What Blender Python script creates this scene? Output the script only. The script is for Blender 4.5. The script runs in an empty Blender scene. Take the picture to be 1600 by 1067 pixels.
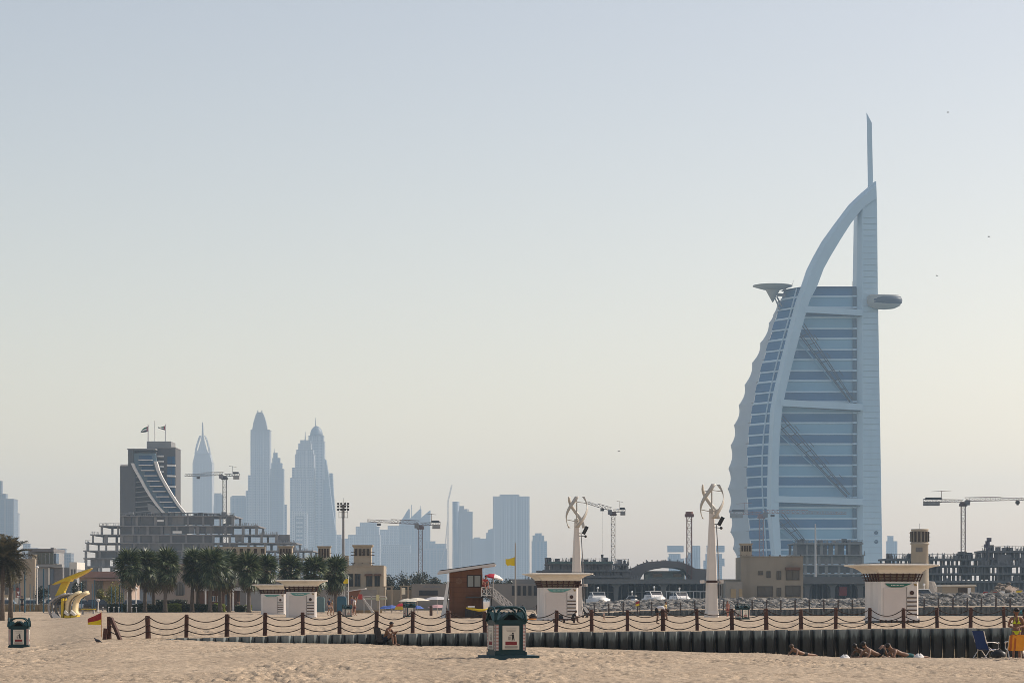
import bpy, bmesh, math, random
import numpy as np
from mathutils import Vector, Matrix
rng = random.Random(7)
C = bpy.context.scene.collection
S = bpy.context.scene
pi = math.pi

# ------------------------------------------------------------------ camera, sky, sun, exposure
F, HZ, CZ = 4000.0, 938.0, 1.4          # focal length and horizon in photograph pixels, eye height
cam = bpy.data.objects.new('camera', bpy.data.cameras.new('camera'))
C.objects.link(cam)
cam.location = (0, 0, CZ)
cam.rotation_euler = (pi/2, 0, 0)
cam.data.sensor_width = 36.0
cam.data.lens = 36.0*F/1600.0
cam.data.shift_y = (HZ-533.5)/1600.0
cam.data.clip_start = 1.0
cam.data.clip_end = 40000.0
S.camera = cam

SUN_AZ, SUN_EL = 70.0, 38.0             # degrees to the right of the view, and up
W = bpy.data.worlds.new('World'); S.world = W; W.use_nodes = True
nt = W.node_tree
sky = nt.nodes.new('ShaderNodeTexSky'); sky.sky_type = 'NISHITA'; sky.sun_disc = False
sky.sun_elevation = math.radians(SUN_EL); sky.sun_rotation = math.radians(SUN_AZ)
sky.air_density = 1.0; sky.dust_density = 1.3; sky.ozone_density = 1.0; sky.altitude = 0.0
tint = nt.nodes.new('ShaderNodeVectorMath'); tint.operation = 'MULTIPLY'; tint.inputs[1].default_value = (1.22, 0.93, 0.735)   # dusty air
nt.links.new(sky.outputs[0], tint.inputs[0]); nt.links.new(tint.outputs[0], nt.nodes['Background'].inputs[0])
nt.nodes['Background'].inputs[1].default_value = 0.15
sun = bpy.data.objects.new('sun', bpy.data.lights.new('sun', 'SUN')); C.objects.link(sun)
sun.data.energy = 3.3; sun.data.angle = math.radians(0.5); sun.data.color = (1.0, 0.93, 0.82)
sd = Vector((math.sin(math.radians(SUN_AZ))*math.cos(math.radians(SUN_EL)), math.cos(math.radians(SUN_AZ))*math.cos(math.radians(SUN_EL)), math.sin(math.radians(SUN_EL))))
sun.rotation_euler = sd.to_track_quat('Z', 'Y').to_euler()
sun.location = (0, 0, 500)
S.view_settings.view_transform = 'Standard'; S.view_settings.look = 'None'
S.view_settings.exposure = 0.27; S.view_settings.gamma = 1.0; S.view_settings.use_curve_mapping = False
S.render.engine = 'CYCLES'
S.cycles.use_denoising = True; S.cycles.denoising_prefilter = 'ACCURATE'
S.cycles.pixel_filter_type = 'BLACKMAN_HARRIS'; S.cycles.filter_width = 0.9
S.cycles.max_bounces = 5; S.cycles.diffuse_bounces = 2; S.cycles.glossy_bounces = 2; S.cycles.transmission_bounces = 3
S.cycles.volume_bounces = 1; S.cycles.transparent_max_bounces = 8
S.cycles.caustics_reflective = False; S.cycles.caustics_refractive = False
HAZE_DENSITY = 1.3e-4

# ------------------------------------------------------------------ helpers
def X(px, d): return (px-800.0)*d/F
def Zw(py, d): return CZ+(HZ-py)*d/F

class MB:
    """collects shapes and links them as ONE mesh object"""
    def __init__(s): s.v = []; s.f = []
    def add(s, vs, fs):
        n = len(s.v); s.v += [tuple(v) for v in vs]; s.f += [tuple(i+n for i in f) for f in fs]; return s
    def box(s, x0, x1, y0, y1, z0, z1):
        return s.add([(x0,y0,z0),(x1,y0,z0),(x1,y1,z0),(x0,y1,z0),(x0,y0,z1),(x1,y0,z1),(x1,y1,z1),(x0,y1,z1)],
                     [(0,3,2,1),(4,5,6,7),(0,1,5,4),(1,2,6,5),(2,3,7,6),(3,0,4,7)])
    def bar(s, p, q, w, h=None):
        p = Vector(p); q = Vector(q); h = h or w
        d = (q-p); 
        if d.length < 1e-6: return s
        d.normalize(); up = Vector((0,0,1)) if abs(d.z) < .95 else Vector((0,1,0))
        a = d.cross(up).normalized()*(w/2); b = a.cross(d).normalized()*(h/2)
        return s.add([p-a-b,p+a-b,p+a+b,p-a+b,q-a-b,q+a-b,q+a+b,q-a+b],[(0,1,2,3),(7,6,5,4),(0,4,5,1),(1,5,6,2),(2,6,7,3),(3,7,4,0)])
    def tube(s, pts, rad, n=8, caps=True):
        pts = [Vector(p) for p in pts]
        if not hasattr(rad, '__len__'): rad = [rad]*len(pts)
        vs = []; fs = []
        for i, p in enumerate(pts):
            d = (pts[min(i+1,len(pts)-1)]-pts[max(i-1,0)]).normalized()
            up = Vector((0,0,1)) if abs(d.z) < .9 else Vector((0,1,0))
            a = d.cross(up).normalized(); b = a.cross(d).normalized()
            for k in range(n):
                t = 2*pi*k/n
                vs.append(p+(a*math.cos(t)+b*math.sin(t))*rad[i])
        for i in range(len(pts)-1):
            for k in range(n):
                fs.append((i*n+k, i*n+(k+1)%n, (i+1)*n+(k+1)%n, (i+1)*n+k))
        if caps:
            fs.append(tuple(range(n))[::-1]); fs.append(tuple((len(pts)-1)*n+k for k in range(n)))
        return s.add(vs, fs)
    def loft(s, rings, caps=True):
        n = len(rings[0]); vs = [v for r in rings for v in r]; fs = []
        for i in range(len(rings)-1):
            for k in range(n):
                fs.append((i*n+k, i*n+(k+1)%n, (i+1)*n+(k+1)%n, (i+1)*n+k))
        if caps: fs.append(tuple(range(n))[::-1]); fs.append(tuple((len(rings)-1)*n+k for k in range(n)))
        return s.add(vs, fs)
    def lathe(s, prof, cx=0, cy=0, n=16, sx=1, sy=1):
        return s.loft([[(cx+r*sx*math.cos(2*pi*k/n), cy+r*sy*math.sin(2*pi*k/n), z) for k in range(n)] for r, z in prof])
    def prism(s, poly, y0, y1):          # (x,z) outline pushed along y
        n = len(poly)
        return s.add([(x,y0,z) for x,z in poly]+[(x,y1,z) for x,z in poly],
                     [tuple(range(n)), tuple(range(2*n-1,n-1,-1))]+[(k,k+n,(k+1)%n+n,(k+1)%n) for k in range(n)])
    def slab(s, poly, z0, z1):           # (x,y) outline pushed along z
        n = len(poly)
        return s.add([(x,y,z0) for x,y in poly]+[(x,y,z1) for x,y in poly],
                     [tuple(range(n))[::-1], tuple(range(n,2*n))]+[(k,(k+1)%n,(k+1)%n+n,k+n) for k in range(n)])
    def sheet(s, rows):                  # grid of points
        m = len(rows[0]); 
        return s.add([p for r in rows for p in r], [(i*m+j,i*m+j+1,(i+1)*m+j+1,(i+1)*m+j) for i in range(len(rows)-1) for j in range(m-1)])
    def ball(s, c, r, n=10, m=6, sx=1, sy=1, sz=1):
        prof = [(max(.001,math.sin(pi*i/m))*r, -math.cos(pi*i/m)*r*sz+c[2]) for i in range(m+1)]
        return s.lathe(prof, c[0], c[1], n, sx, sy)
    def mesh(s, name, m=None, smooth=False):
        me = bpy.data.meshes.new(name); me.from_pydata(s.v, [], s.f)
        bm = bmesh.new(); bm.from_mesh(me); bmesh.ops.recalc_face_normals(bm, faces=bm.faces); bm.to_mesh(me); bm.free()
        if m: me.materials.append(m)
        if smooth: me.polygons.foreach_set('use_smooth', [True]*len(me.polygons))
        me.update(); return me
    def build(s, name, m, parent=None, smooth=False, loc=None, kind=None):
        o = link(name, s.mesh(name, m, smooth), parent, loc)
        if kind: o['kind'] = kind
        return o

def link(name, me, parent=None, loc=None, rot=None, scale=None):
    o = bpy.data.objects.new(name, me); C.objects.link(o)
    if parent: o.parent = parent
    if loc is not None: o.location = loc
    if rot is not None: o.rotation_euler = rot
    if scale is not None: o.scale = (scale,)*3 if not hasattr(scale,'__len__') else scale
    return o
def tag(o, label=None, cat=None, group=None, kind=None):
    if label: o['label'] = label
    if cat: o['category'] = cat
    if group: o['group'] = group
    if kind: o['kind'] = kind
    return o
def thing(name, label, cat, loc=(0,0,0), rz=0, group=None, scale=None):
    o = link(name, None, None, loc, (0,0,rz), scale); o.empty_display_size = .2
    return tag(o, label, cat, group)
KIDS = {}
def copy_tree(o, loc, rz, label, scale=None, group=None):
    def rec(a, par):
        c = a.copy(); C.objects.link(c)
        if par: c.parent = par
        for ch in a.children: rec(ch, c)
        return c
    r = rec(o, None); r.location = loc; r.rotation_euler = (0,0,rz)
    if scale is not None: r.scale = (scale,)*3 if not hasattr(scale,'__len__') else scale
    r['label'] = label
    if group: r['group'] = group
    return r

def col(r, g, b): return (r, g, b, 1)
MATS = {}
def mat(name, c, rough=.75, var=.12, vs=1.5, metal=0, bump=0, bs=20, spec=.3, dirt=0, emit=None, trans=0, coords='Object', rnd=0):
    """painted / mineral surface: base colour broken up by two noises, fine relief, optional dirt runs"""
    if name in MATS: return MATS[name]
    m = bpy.data.materials.new(name); m.use_nodes = True; n = m.node_tree; L = n.links
    b = n.nodes['Principled BSDF']; b.inputs['Roughness'].default_value = rough; b.inputs['Metallic'].default_value = metal
    b.inputs['Specular IOR Level'].default_value = spec
    tc = n.nodes.new('ShaderNodeTexCoord')
    nz = n.nodes.new('ShaderNodeTexNoise'); nz.inputs['Scale'].default_value = vs; nz.inputs['Detail'].default_value = 6; nz.inputs['Roughness'].default_value = .65
    L.new(tc.outputs[coords], nz.inputs['Vector'])
    mr = n.nodes.new('ShaderNodeMapRange'); mr.inputs[1].default_value = .25; mr.inputs[2].default_value = .75
    mr.inputs[3].default_value = 1-var; mr.inputs[4].default_value = 1+var
    L.new(nz.outputs[0], mr.inputs[0])
    val = mr.outputs[0]
    if rnd:
        oi = n.nodes.new('ShaderNodeObjectInfo'); r2 = n.nodes.new('ShaderNodeMapRange'); r2.inputs[3].default_value = 1-rnd; r2.inputs[4].default_value = 1+rnd
        L.new(oi.outputs['Random'], r2.inputs[0]); mu = n.nodes.new('ShaderNodeMath'); mu.operation = 'MULTIPLY'
        L.new(val, mu.inputs[0]); L.new(r2.outputs[0], mu.inputs[1]); val = mu.outputs[0]
    if dirt:
        mp = n.nodes.new('ShaderNodeMapping'); mp.inputs['Scale'].default_value = (vs*2.5, vs*2.5, vs*.35)
        L.new(tc.outputs[coords], mp.inputs[0]); n2 = n.nodes.new('ShaderNodeTexNoise'); n2.inputs['Scale'].default_value = 1.0; n2.inputs['Detail'].default_value = 5
        L.new(mp.outputs[0], n2.inputs['Vector']); r3 = n.nodes.new('ShaderNodeMapRange'); r3.inputs[1].default_value = .5; r3.inputs[2].default_value = .75
        r3.inputs[3].default_value = 1; r3.inputs[4].default_value = 1-dirt; L.new(n2.outputs[0], r3.inputs[0])
        mu = n.nodes.new('ShaderNodeMath'); mu.operation = 'MULTIPLY'; L.new(val, mu.inputs[0]); L.new(r3.outputs[0], mu.inputs[1]); val = mu.outputs[0]
    vm = n.nodes.new('ShaderNodeVectorMath'); vm.operation = 'SCALE'; vm.inputs[0].default_value = c[:3]
    L.new(val, vm.inputs['Scale']); L.new(vm.outputs[0], b.inputs['Base Color'])
    if bump:
        n3 = n.nodes.new('ShaderNodeTexNoise'); n3.inputs['Scale'].default_value = bs; n3.inputs['Detail'].default_value = 4; L.new(tc.outputs[coords], n3.inputs['Vector'])
        bp = n.nodes.new('ShaderNodeBump'); bp.inputs['Strength'].default_value = bump; bp.inputs['Distance'].default_value = .05
        L.new(n3.outputs[0], bp.inputs['Height']); L.new(bp.outputs[0], b.inputs['Normal'])
    if trans:
        b.inputs['Transmission Weight'].default_value = trans
    MATS[name] = m; return m
def leafmat(name, c, c2=None, tl=.25):
    if name in MATS: return MATS[name]
    m = bpy.data.materials.new(name); m.use_nodes = True; n = m.node_tree; L = n.links
    b = n.nodes['Principled BSDF']; b.inputs['Roughness'].default_value = .38; b.inputs['Specular IOR Level'].default_value = .5
    g = n.nodes.new('ShaderNodeNewGeometry'); cr = n.nodes.new('ShaderNodeValToRGB')
    c2 = c2 or (c[0]*1.9, c[1]*1.7, c[2]*1.2)
    cr.color_ramp.elements[0].color = col(c[0]*.6, c[1]*.6, c[2]*.6); cr.color_ramp.elements[1].color = col(*c2)
    e = cr.color_ramp.elements.new(.5); e.color = col(*c)
    L.new(g.outputs['Random Per Island'], cr.inputs[0]); L.new(cr.outputs[0], b.inputs['Base Color'])
    t = n.nodes.new('ShaderNodeBsdfTranslucent'); L.new(cr.outputs[0], t.inputs[0])
    mx = n.nodes.new('ShaderNodeMixShader'); mx.inputs[0].default_value = tl
    L.new(b.outputs[0], mx.inputs[1]); L.new(t.outputs[0], mx.inputs[2]); L.new(mx.outputs[0], n.nodes['Material Output'].inputs[0])
    MATS[name] = m; return m
def glassmat(name, c, rough=.08, spec=.8, var=.1):
    return mat(name, c, rough, var, .3, 0, 0, 20, spec)
def gridmat(name, wall, glass, sx, sz, frac=.55, fz=.6):
    """far facade: window cells laid out in world metres (colour only)"""
    if name in MATS: return MATS[name]
    m = bpy.data.materials.new(name); m.use_nodes = True; n = m.node_tree; L = n.links
    b = n.nodes['Principled BSDF']; b.inputs['Roughness'].default_value = .5
    tc = n.nodes.new('ShaderNodeTexCoord'); sp = n.nodes.new('ShaderNodeSeparateXYZ'); L.new(tc.outputs['Object'], sp.inputs[0])
    ad = n.nodes.new('ShaderNodeMath'); ad.operation = 'ADD'; L.new(sp.outputs[0], ad.inputs[0]); L.new(sp.outputs[1], ad.inputs[1])
    def cell(o, step, fr):
        a = n.nodes.new('ShaderNodeMath'); a.operation = 'DIVIDE'; a.inputs[1].default_value = step; L.new(o, a.inputs[0])
        f = n.nodes.new('ShaderNodeMath'); f.operation = 'FRACT'; L.new(a.outputs[0], f.inputs[0])
        l = n.nodes.new('ShaderNodeMath'); l.operation = 'LESS_THAN'; l.inputs[1].default_value = fr; L.new(f.outputs[0], l.inputs[0]); return l.outputs[0]
    mu = n.nodes.new('ShaderNodeMath'); mu.operation = 'MULTIPLY'; L.new(cell(ad.outputs[0], sx, frac), mu.inputs[0]); L.new(cell(sp.outputs[2], sz, fz), mu.inputs[1])
    mx = n.nodes.new('ShaderNodeMix'); mx.data_type = 'RGBA'; L.new(mu.outputs[0], mx.inputs[0]); mx.inputs[6].default_value = col(*wall); mx.inputs[7].default_value = col(*glass)
    L.new(mx.outputs[2], b.inputs['Base Color']); MATS[name] = m; return m

white = mat('white_paint', (.74,.73,.71), .5, .05, .8, dirt=.12)
cream = mat('cream_render', (.60,.52,.40), .8, .08, .4, dirt=.15)
tan = mat('tan_render', (.38,.325,.25), .85, .1, .4, dirt=.2)
concrete = mat('grey_concrete', (.27,.26,.25), .85, .2, .25, dirt=.25)
darkconc = mat('dark_concrete', (.15,.15,.155), .85, .25, .2, dirt=.2)
steel = mat('grey_steel', (.20,.20,.21), .5, .1, 2)
darksteel = mat('dark_steel', (.05,.05,.055), .5, .1, 2)
redsteel = mat('red_oxide_steel', (.17,.075,.065), .6, .15, 1)
black = mat('black_plastic', (.015,.015,.017), .4, .1, 3)
timber = mat('red_brown_timber', (.075,.033,.024), .7, .3, 6, dirt=.3, rnd=.25)
brownpaint = mat('brown_board', (.16,.068,.032), .65, .12, 1.2, dirt=.25)
darkglass = glassmat('dark_window_glass', (.035,.045,.055))
blueglass = glassmat('blue_facade_glass', (.05,.10,.17), .15)
yellow = mat('yellow_paint', (.62,.44,.02), .45, .08, 2)
bluepole = mat('teal_blue_paint', (.03,.10,.15), .5, .1, 3)
# ------------------------------------------------------------------ terrain
def interp(x, xs, ys): return float(np.interp(x, xs, ys))
S_FENCE = lambda px: interp(px, [100,170,560,1621,1700], [38.5,38,36,33,32.8])
def fence_d(px): return F/S_FENCE(px)
def z_up(px): return interp(px, [150,200,532,1000,1516,1700], [-.2,-.18,-.04,.03,.13,.15])
ZW_PX = [-400,0,170,230,300,400,600,800,1000,1200,1300,1550,1900]
ZW = [-.55,-.5,-.2,-.19,-.24,-.36,-.53,-.63,-.84,-1.05,-1.25,-1.4,-1.5]
def vnoise(x, y, seed=0):
    xi = np.floor(x).astype(np.int64); yi = np.floor(y).astype(np.int64); fx = x-xi; fy = y-yi
    def h(a, b):
        n = (a*374761393+b*668265263+seed*1442695041) & 0x7fffffff
        n = ((n ^ (n >> 13))*1274126177) & 0x7fffffff
        return ((n ^ (n >> 16)) & 0xffff)/65535.0
    u = fx*fx*(3-2*fx); v = fy*fy*(3-2*fy)
    return (h(xi,yi)*(1-u)+h(xi+1,yi)*u)*(1-v)+(h(xi,yi+1)*(1-u)+h(xi+1,yi+1)*u)*v
def near_z(px, d):
    dw = fence_d(px)
    m75 = interp(px, [-400,0,170,400,800,1100,1300,1600,1900], [-.42,-.38,-.26,-.2,-.13,-.3,-.46,-.50,-.5])
    m88 = interp(px, [-400,0,170,400,800,1100,1300,1600,1900], [-.5,-.45,-.22,-.24,-.3,-.48,-.56,-.56,-.56])
    if px < 170:
        w = min(1, max(0, (170-px)/110)); w = w*w*(3-2*w)
        return (1-w)*interp(d, [35,55,75,87,dw], [-.33,-.36,m75,m88,-.2])+w*interp(d, [35,55,75,90,108], [-.33,-.35,m75,m88,-.57])
    return interp(d, [35,55,75,87,dw], [-.33,-.36,m75,m88,interp(px, ZW_PX, ZW)])
def far_z(px, d):
    dw = fence_d(px)
    w = min(1, max(0, (170-px)/110)); w = w*w*(3-2*w)
    a = z_up(170)*(1-w)-.57*w if px < 170 else z_up(px)
    if px < 60: return interp(d, [dw,160,270,300,340], [a,-.6,-.66,0,0])
    if px < 170: return w*interp(d, [dw,160,270,300,340], [a,-.6,-.66,0,0])+(1-w)*interp(d, [dw,135,210,286,300,340], [a,-.18,-.12,-.02,0,.05])
    mid = interp(px, [170,300,700,1000,1400,1700], [-.18,.05,.1,.1,.2,.22])
    e = interp(px, [110,820,900,1700], [.0,.0,-.33,-.35])
    return interp(d, [dw,135,210,286,300,340], [a,max(mid,a),interp(px,[170,300,700,1700],[-.12,.08,.1,.12]),e if px > 110 else e,interp(px,[110,850,930,1700],[.02,.05,.1,.3]),.05])
pxs = np.linspace(-420, 2020, 900)
NR, FR = 400, 150
rows = []
for i in range(NR+1):
    t = i/NR
    rows.append(('n', t))
fd = []
for j in range(FR+1): fd.append(j/FR)
V = np.zeros((NR+1+FR+1, len(pxs), 3))
for j, px in enumerate(pxs):
    dw = fence_d(px)
    ds = np.array([38+(dw-38)*i/NR for i in range(NR+1)])
    zs = np.array([near_z(px, d) for d in ds[::6]]); zs = np.interp(ds, ds[::6], zs)
    V[:NR+1, j, 0] = (px-800)*ds/F; V[:NR+1, j, 1] = ds; V[:NR+1, j, 2] = zs
    d2 = np.array([dw+.02+(345-dw)*(k/FR)**1.3 for k in range(FR+1)])
    z2 = np.array([far_z(px, d) for d in d2])
    V[NR+1:, j, 0] = (px-800)*d2/F; V[NR+1:, j, 1] = d2; V[NR+1:, j, 2] = z2
x, y = V[...,0], V[...,1]
# trampled sand: dimples of footprints, ripples and low drifts
foot = vnoise(x*4.0, y*2.6, 1); fine = vnoise(x*9.0, y*5.5, 2); big = vnoise(x*.45, y*.22, 3); huge = vnoise(x*.08, y*.05, 4)
tr = np.clip(vnoise(x*.35+7, y*.12, 9)*1.6-.35, .25, 1)
vf = vnoise(x*13.0, y*7.0, 12)
lump = tr*(-.20*np.clip(foot-.45,0,1)*1.7+.085*(fine-.5)+.045*(vf-.5))+.06*(big-.5)+.06*(huge-.5)
damp = np.where(y < 135, 1.0, .45)
wallish = np.ones_like(lump); wallish[NR-1:NR+3] = .15
V[...,2] += lump*damp*wallish
# low heaped berms and ruts near the camera, and vehicle ruts crossing
for (px0, d0, ln, w, h, an) in [(520,88,5,1.1,.07,.5),(1000,80,6,1.4,.09,-.3),(870,66,4,1.2,.06,.2),(1050,66,5,1.3,-.05,.15),(130,92,4,1.0,.06,.3),(300,60,6,1.8,.06,-.1),(640,64,5,1.5,-.05,.1),(1230,60,7,1.7,.05,.05),(1430,70,4,1.2,.05,.0)]:
    cx = X(px0, d0); ax = (x-cx)*math.cos(an)+(y-d0)*math.sin(an)*.25; ay = -(x-cx)*math.sin(an)+(y-d0)*math.cos(an)
    V[...,2] += h*np.exp(-(ax/ln*2)**2-(ay/w)**2)*(y < 100)
# tyre tracks: pairs of shallow cleated ruts that curve over the sand
for (px0, d0, px1, d1, bow) in [(860,72,1090,86,2.0),(-100,60,900,54.5,-1.2),(500,56,1700,62,1.0),(60,78,420,92,1.5),(1100,52,1700,50,.6)]:
    x0, x1 = X(px0,d0), X(px1,d1); t_ = np.clip((x-x0)/(x1-x0), 0, 1); cy = d0+(d1-d0)*t_+bow*np.sin(pi*t_)
    fade = np.clip(np.minimum((x-x0)/(x1-x0), 1-(x-x0)/(x1-x0))*8, 0, 1)
    for off in (-.85, .85):
        u_ = (y-cy-off)/.20; V[...,2] += fade*(-.055*np.exp(-u_**2)+.05*np.exp(-(np.abs(u_)-1.6)**2*3)+.02*np.exp(-u_**2)*np.sin(x*21))
nr, nc = V.shape[:2]
vv = V.reshape(-1, 3); idx = np.arange(nr*nc).reshape(nr, nc)
q = np.stack([idx[:-1,:-1], idx[:-1,1:], idx[1:,1:], idx[1:,:-1]], -1).reshape(-1, 4)
me = bpy.data.meshes.new('sand_beach'); me.vertices.add(len(vv)); me.vertices.foreach_set('co', vv.ravel())
me.loops.add(q.size); me.loops.foreach_set('vertex_index', q.ravel()); me.polygons.add(len(q))
me.polygons.foreach_set('loop_start', np.arange(0, q.size, 4)); me.polygons.foreach_set('loop_total', np.full(len(q), 4)); me.update(calc_edges=True); me.validate()
me.polygons.foreach_set('use_smooth', [True]*len(q))
def sandmat():
    m = bpy.data.materials.new('beach_sand'); m.use_nodes = True; n = m.node_tree; L = n.links; b = n.nodes['Principled BSDF']
    b.inputs['Roughness'].default_value = .95; b.inputs['Specular IOR Level'].default_value = .1
    g = n.nodes.new('ShaderNodeNewGeometry')
    def noise(sc, det, sx=1, sy=1):
        mp = n.nodes.new('ShaderNodeMapping'); mp.inputs['Scale'].default_value = (sx, sy, 1); L.new(g.outputs['Position'], mp.inputs[0])
        z = n.nodes.new('ShaderNodeTexNoise'); z.inputs['Scale'].default_value = sc; z.inputs['Detail'].default_value = det; z.inputs['Roughness'].default_value = .7; L.new(mp.outputs[0], z.inputs['Vector']); return z.outputs[0]
    a = noise(.35, 6, 1, .5); c = noise(7, 4); s = noise(26, 2)
    cr = n.nodes.new('ShaderNodeValToRGB'); cr.color_ramp.elements[0].position = .3; cr.color_ramp.elements[1].position = .72
    cr.color_ramp.elements[0].color = col(.345,.272,.197); cr.color_ramp.elements[1].color = col(.485,.388,.282)
    L.new(a, cr.inputs[0])
    r = n.nodes.new('ShaderNodeMapRange'); r.inputs[1].default_value = .3; r.inputs[2].default_value = .7; r.inputs[3].default_value = .58; r.inputs[4].default_value = 1.30; L.new(c, r.inputs[0])
    # scattered dark grains: seaweed crumbs, shells, twigs
    r2 = n.nodes.new('ShaderNodeMapRange'); r2.inputs[1].default_value = .30; r2.inputs[2].default_value = .36; r2.inputs[3].default_value = .42; r2.inputs[4].default_value = 1; L.new(s, r2.inputs[0])
    mu = n.nodes.new('ShaderNodeMath'); mu.operation = 'MULTIPLY'; L.new(r.outputs[0], mu.inputs[0]); L.new(r2.outputs[0], mu.inputs[1])
    vm = n.nodes.new('ShaderNodeVectorMath'); vm.operation = 'SCALE'; L.new(cr.outputs[0], vm.inputs[0]); L.new(mu.outputs[0], vm.inputs['Scale']); L.new(vm.outputs[0], b.inputs['Base Color'])
    bp = n.nodes.new('ShaderNodeBump'); bp.inputs['Strength'].default_value = .8; bp.inputs['Distance'].default_value = .04; L.new(c, bp.inputs['Height'])
    b2 = n.nodes.new('ShaderNodeBump'); b2.inputs['Strength'].default_value = .35; b2.inputs['Distance'].default_value = .012; L.new(s, b2.inputs['Height']); L.new(bp.outputs[0], b2.inputs['Normal'])
    L.new(b2.outputs[0], b.inputs['Normal']); return m
me.materials.append(sandmat())
tag(link('beach', me), 'pale trampled sand beach running up to the fence and huts', kind='structure')
VZ = V
def ground(px, d):
    """height of the built beach under a spot"""
    j = int(np.clip(round((px+420)/2440*899), 0, 899)); colm = VZ[:, j]
    dw = fence_d(px)
    return float(np.interp(d, colm[:NR+1,1], colm[:NR+1,2]) if d < dw else np.interp(d, colm[NR+1:,1], colm[NR+1:,2]))

groundm = mat('dusty_ground', (.36,.29,.21), .95, .2, .05, coords='Object')
MB().sheet([[(-9000,342,-.02),(X(850,342),342,-.02)],[(-9000,9000,-.02),(X(850,342),9000,-.02)]]).build('land', groundm)
tag(bpy.data.objects['land'], 'flat dusty land behind the beach', kind='structure')
watm = mat('sea_water', (.03,.075,.085), .12, .1, .1, bump=.3, bs=.6, spec=.5)
MB().sheet([[(X(850,342)-20,330,-1.7),(9000,330,-1.7)],[(X(850,342)-20,9000,-1.7),(9000,9000,-1.7)]]).build('sea', watm)
tag(bpy.data.objects['sea'], 'calm grey sea behind the breakwater', kind='structure')
road = mat('asphalt', (.055,.055,.055), .9, .2, .3)
MB().box(X(-600,352), X(640,352), 346, 356, -.02, .03).build('road', road); tag(bpy.data.objects['road'], 'asphalt street behind the palms', kind='structure')
MB().slab([(X(1080,330),326),(X(2000,330),326),(X(2000,400),425),(X(1080,400),425)], -1.9, .55).build('quay', mat('quay_concrete',(.38,.35,.31),.9,.15,.3)); tag(bpy.data.objects['quay'], 'raised quay of the harbour behind the rocks', kind='structure')
MB().slab([(X(1060,1640),1640),(X(1560,1640),1640),(X(1560,1640),1960),(X(1060,1640),1960)], -1.9, .3).build('island', mat('island_concrete',(.3,.29,.27),.9,.1,.05)); tag(bpy.data.objects['island'], 'low made island under the sail tower', kind='structure')
# gentle air over everything
hz = MB().box(-4200, 4200, -60, 7400, -3.2, 346).build('haze', None)
tag(hz, 'pale sunlit sea haze over the coast', kind='stuff')
hm = bpy.data.materials.new('haze_air'); hm.use_nodes = True; n = hm.node_tree
n.nodes.remove(n.nodes['Principled BSDF']); pv = n.nodes.new('ShaderNodeVolumePrincipled')
pv.inputs['Color'].default_value = col(.57,.78,1.0); pv.inputs['Density'].default_value = HAZE_DENSITY; pv.inputs['Anisotropy'].default_value = .35
n.links.new(pv.outputs[0], n.nodes['Material Output'].inputs['Volume']); hz.data.materials.append(hm)
try: hm.cycles.homogeneous_volume = True
except Exception: pass
try: hm.volume_intersection_method = 'FAST'
except Exception: pass

# ------------------------------------------------------------------ sail tower
D = 1746.0; SC = F/D
sail = thing('sail_tower', 'tall white sail-shaped hotel tower with curved spine, blue glass bands and needle mast', 'tower', (X(1300,D), D, .3))
def hx(px): return (px-1300)/SC
def hz_(py): return CZ+(HZ-py)/SC-.3
sw = mat('sail_white_hazed', (.47,.62,.72), .45, .05, .05, dirt=.06)  # white with the blue of haze and shade put into its colour
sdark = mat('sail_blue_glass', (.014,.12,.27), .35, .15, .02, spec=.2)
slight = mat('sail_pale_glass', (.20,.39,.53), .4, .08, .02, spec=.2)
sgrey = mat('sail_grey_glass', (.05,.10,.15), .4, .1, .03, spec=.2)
sfab = mat('sail_fabric', (.42,.48,.52), .8, .06, .05)
sblue = mat('sail_side_blue', (.01,.06,.15), .4, .08, .03, spec=.2)
SY = [430,447,480,512,545,578,612,640,676,709,742,775,809,842,870,938]
SXL = [1233,1229,1223,1210.6,1200,1191.6,1184.5,1180,1175,1172,1171.5,1172,1173.8,1176,1178.5,1184]
XF = np.polyfit(np.array(SY[:-1]), np.array(SXL[:-1]), 4)
def xl(y): return float(np.polyval(XF, min(y, 880)))
def xc(y): return xl(y)+interp(y, [447,640,870], [26,30,32])      # corner between the front and the bow windows
def wing(y0, y1, inset=0):
    r = []
    for y in (y1, y0):
        z = hz_(y); r.append([(hx(xl(y))+inset, 24, z), (hx(xc(y))+inset*.3, 6+inset, z), (hx(1347), 6+inset, z), (hx(1347), 40, z), (hx(xl(y))+20, 48, z)])
    return r
y = 447.0
m = MB(); m.loft(wing(446, 449)); 
k = 0
ys = [447+33.05*i for i in range(15)]
for i, yd in enumerate(ys):
    if yd > 900: break
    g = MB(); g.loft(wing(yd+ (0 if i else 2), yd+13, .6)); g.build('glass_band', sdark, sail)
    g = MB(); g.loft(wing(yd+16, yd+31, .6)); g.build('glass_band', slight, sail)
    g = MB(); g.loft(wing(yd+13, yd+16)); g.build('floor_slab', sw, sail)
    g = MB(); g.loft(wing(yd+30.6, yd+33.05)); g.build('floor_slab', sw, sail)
m.build('roof_slab', sblue, sail)
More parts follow.
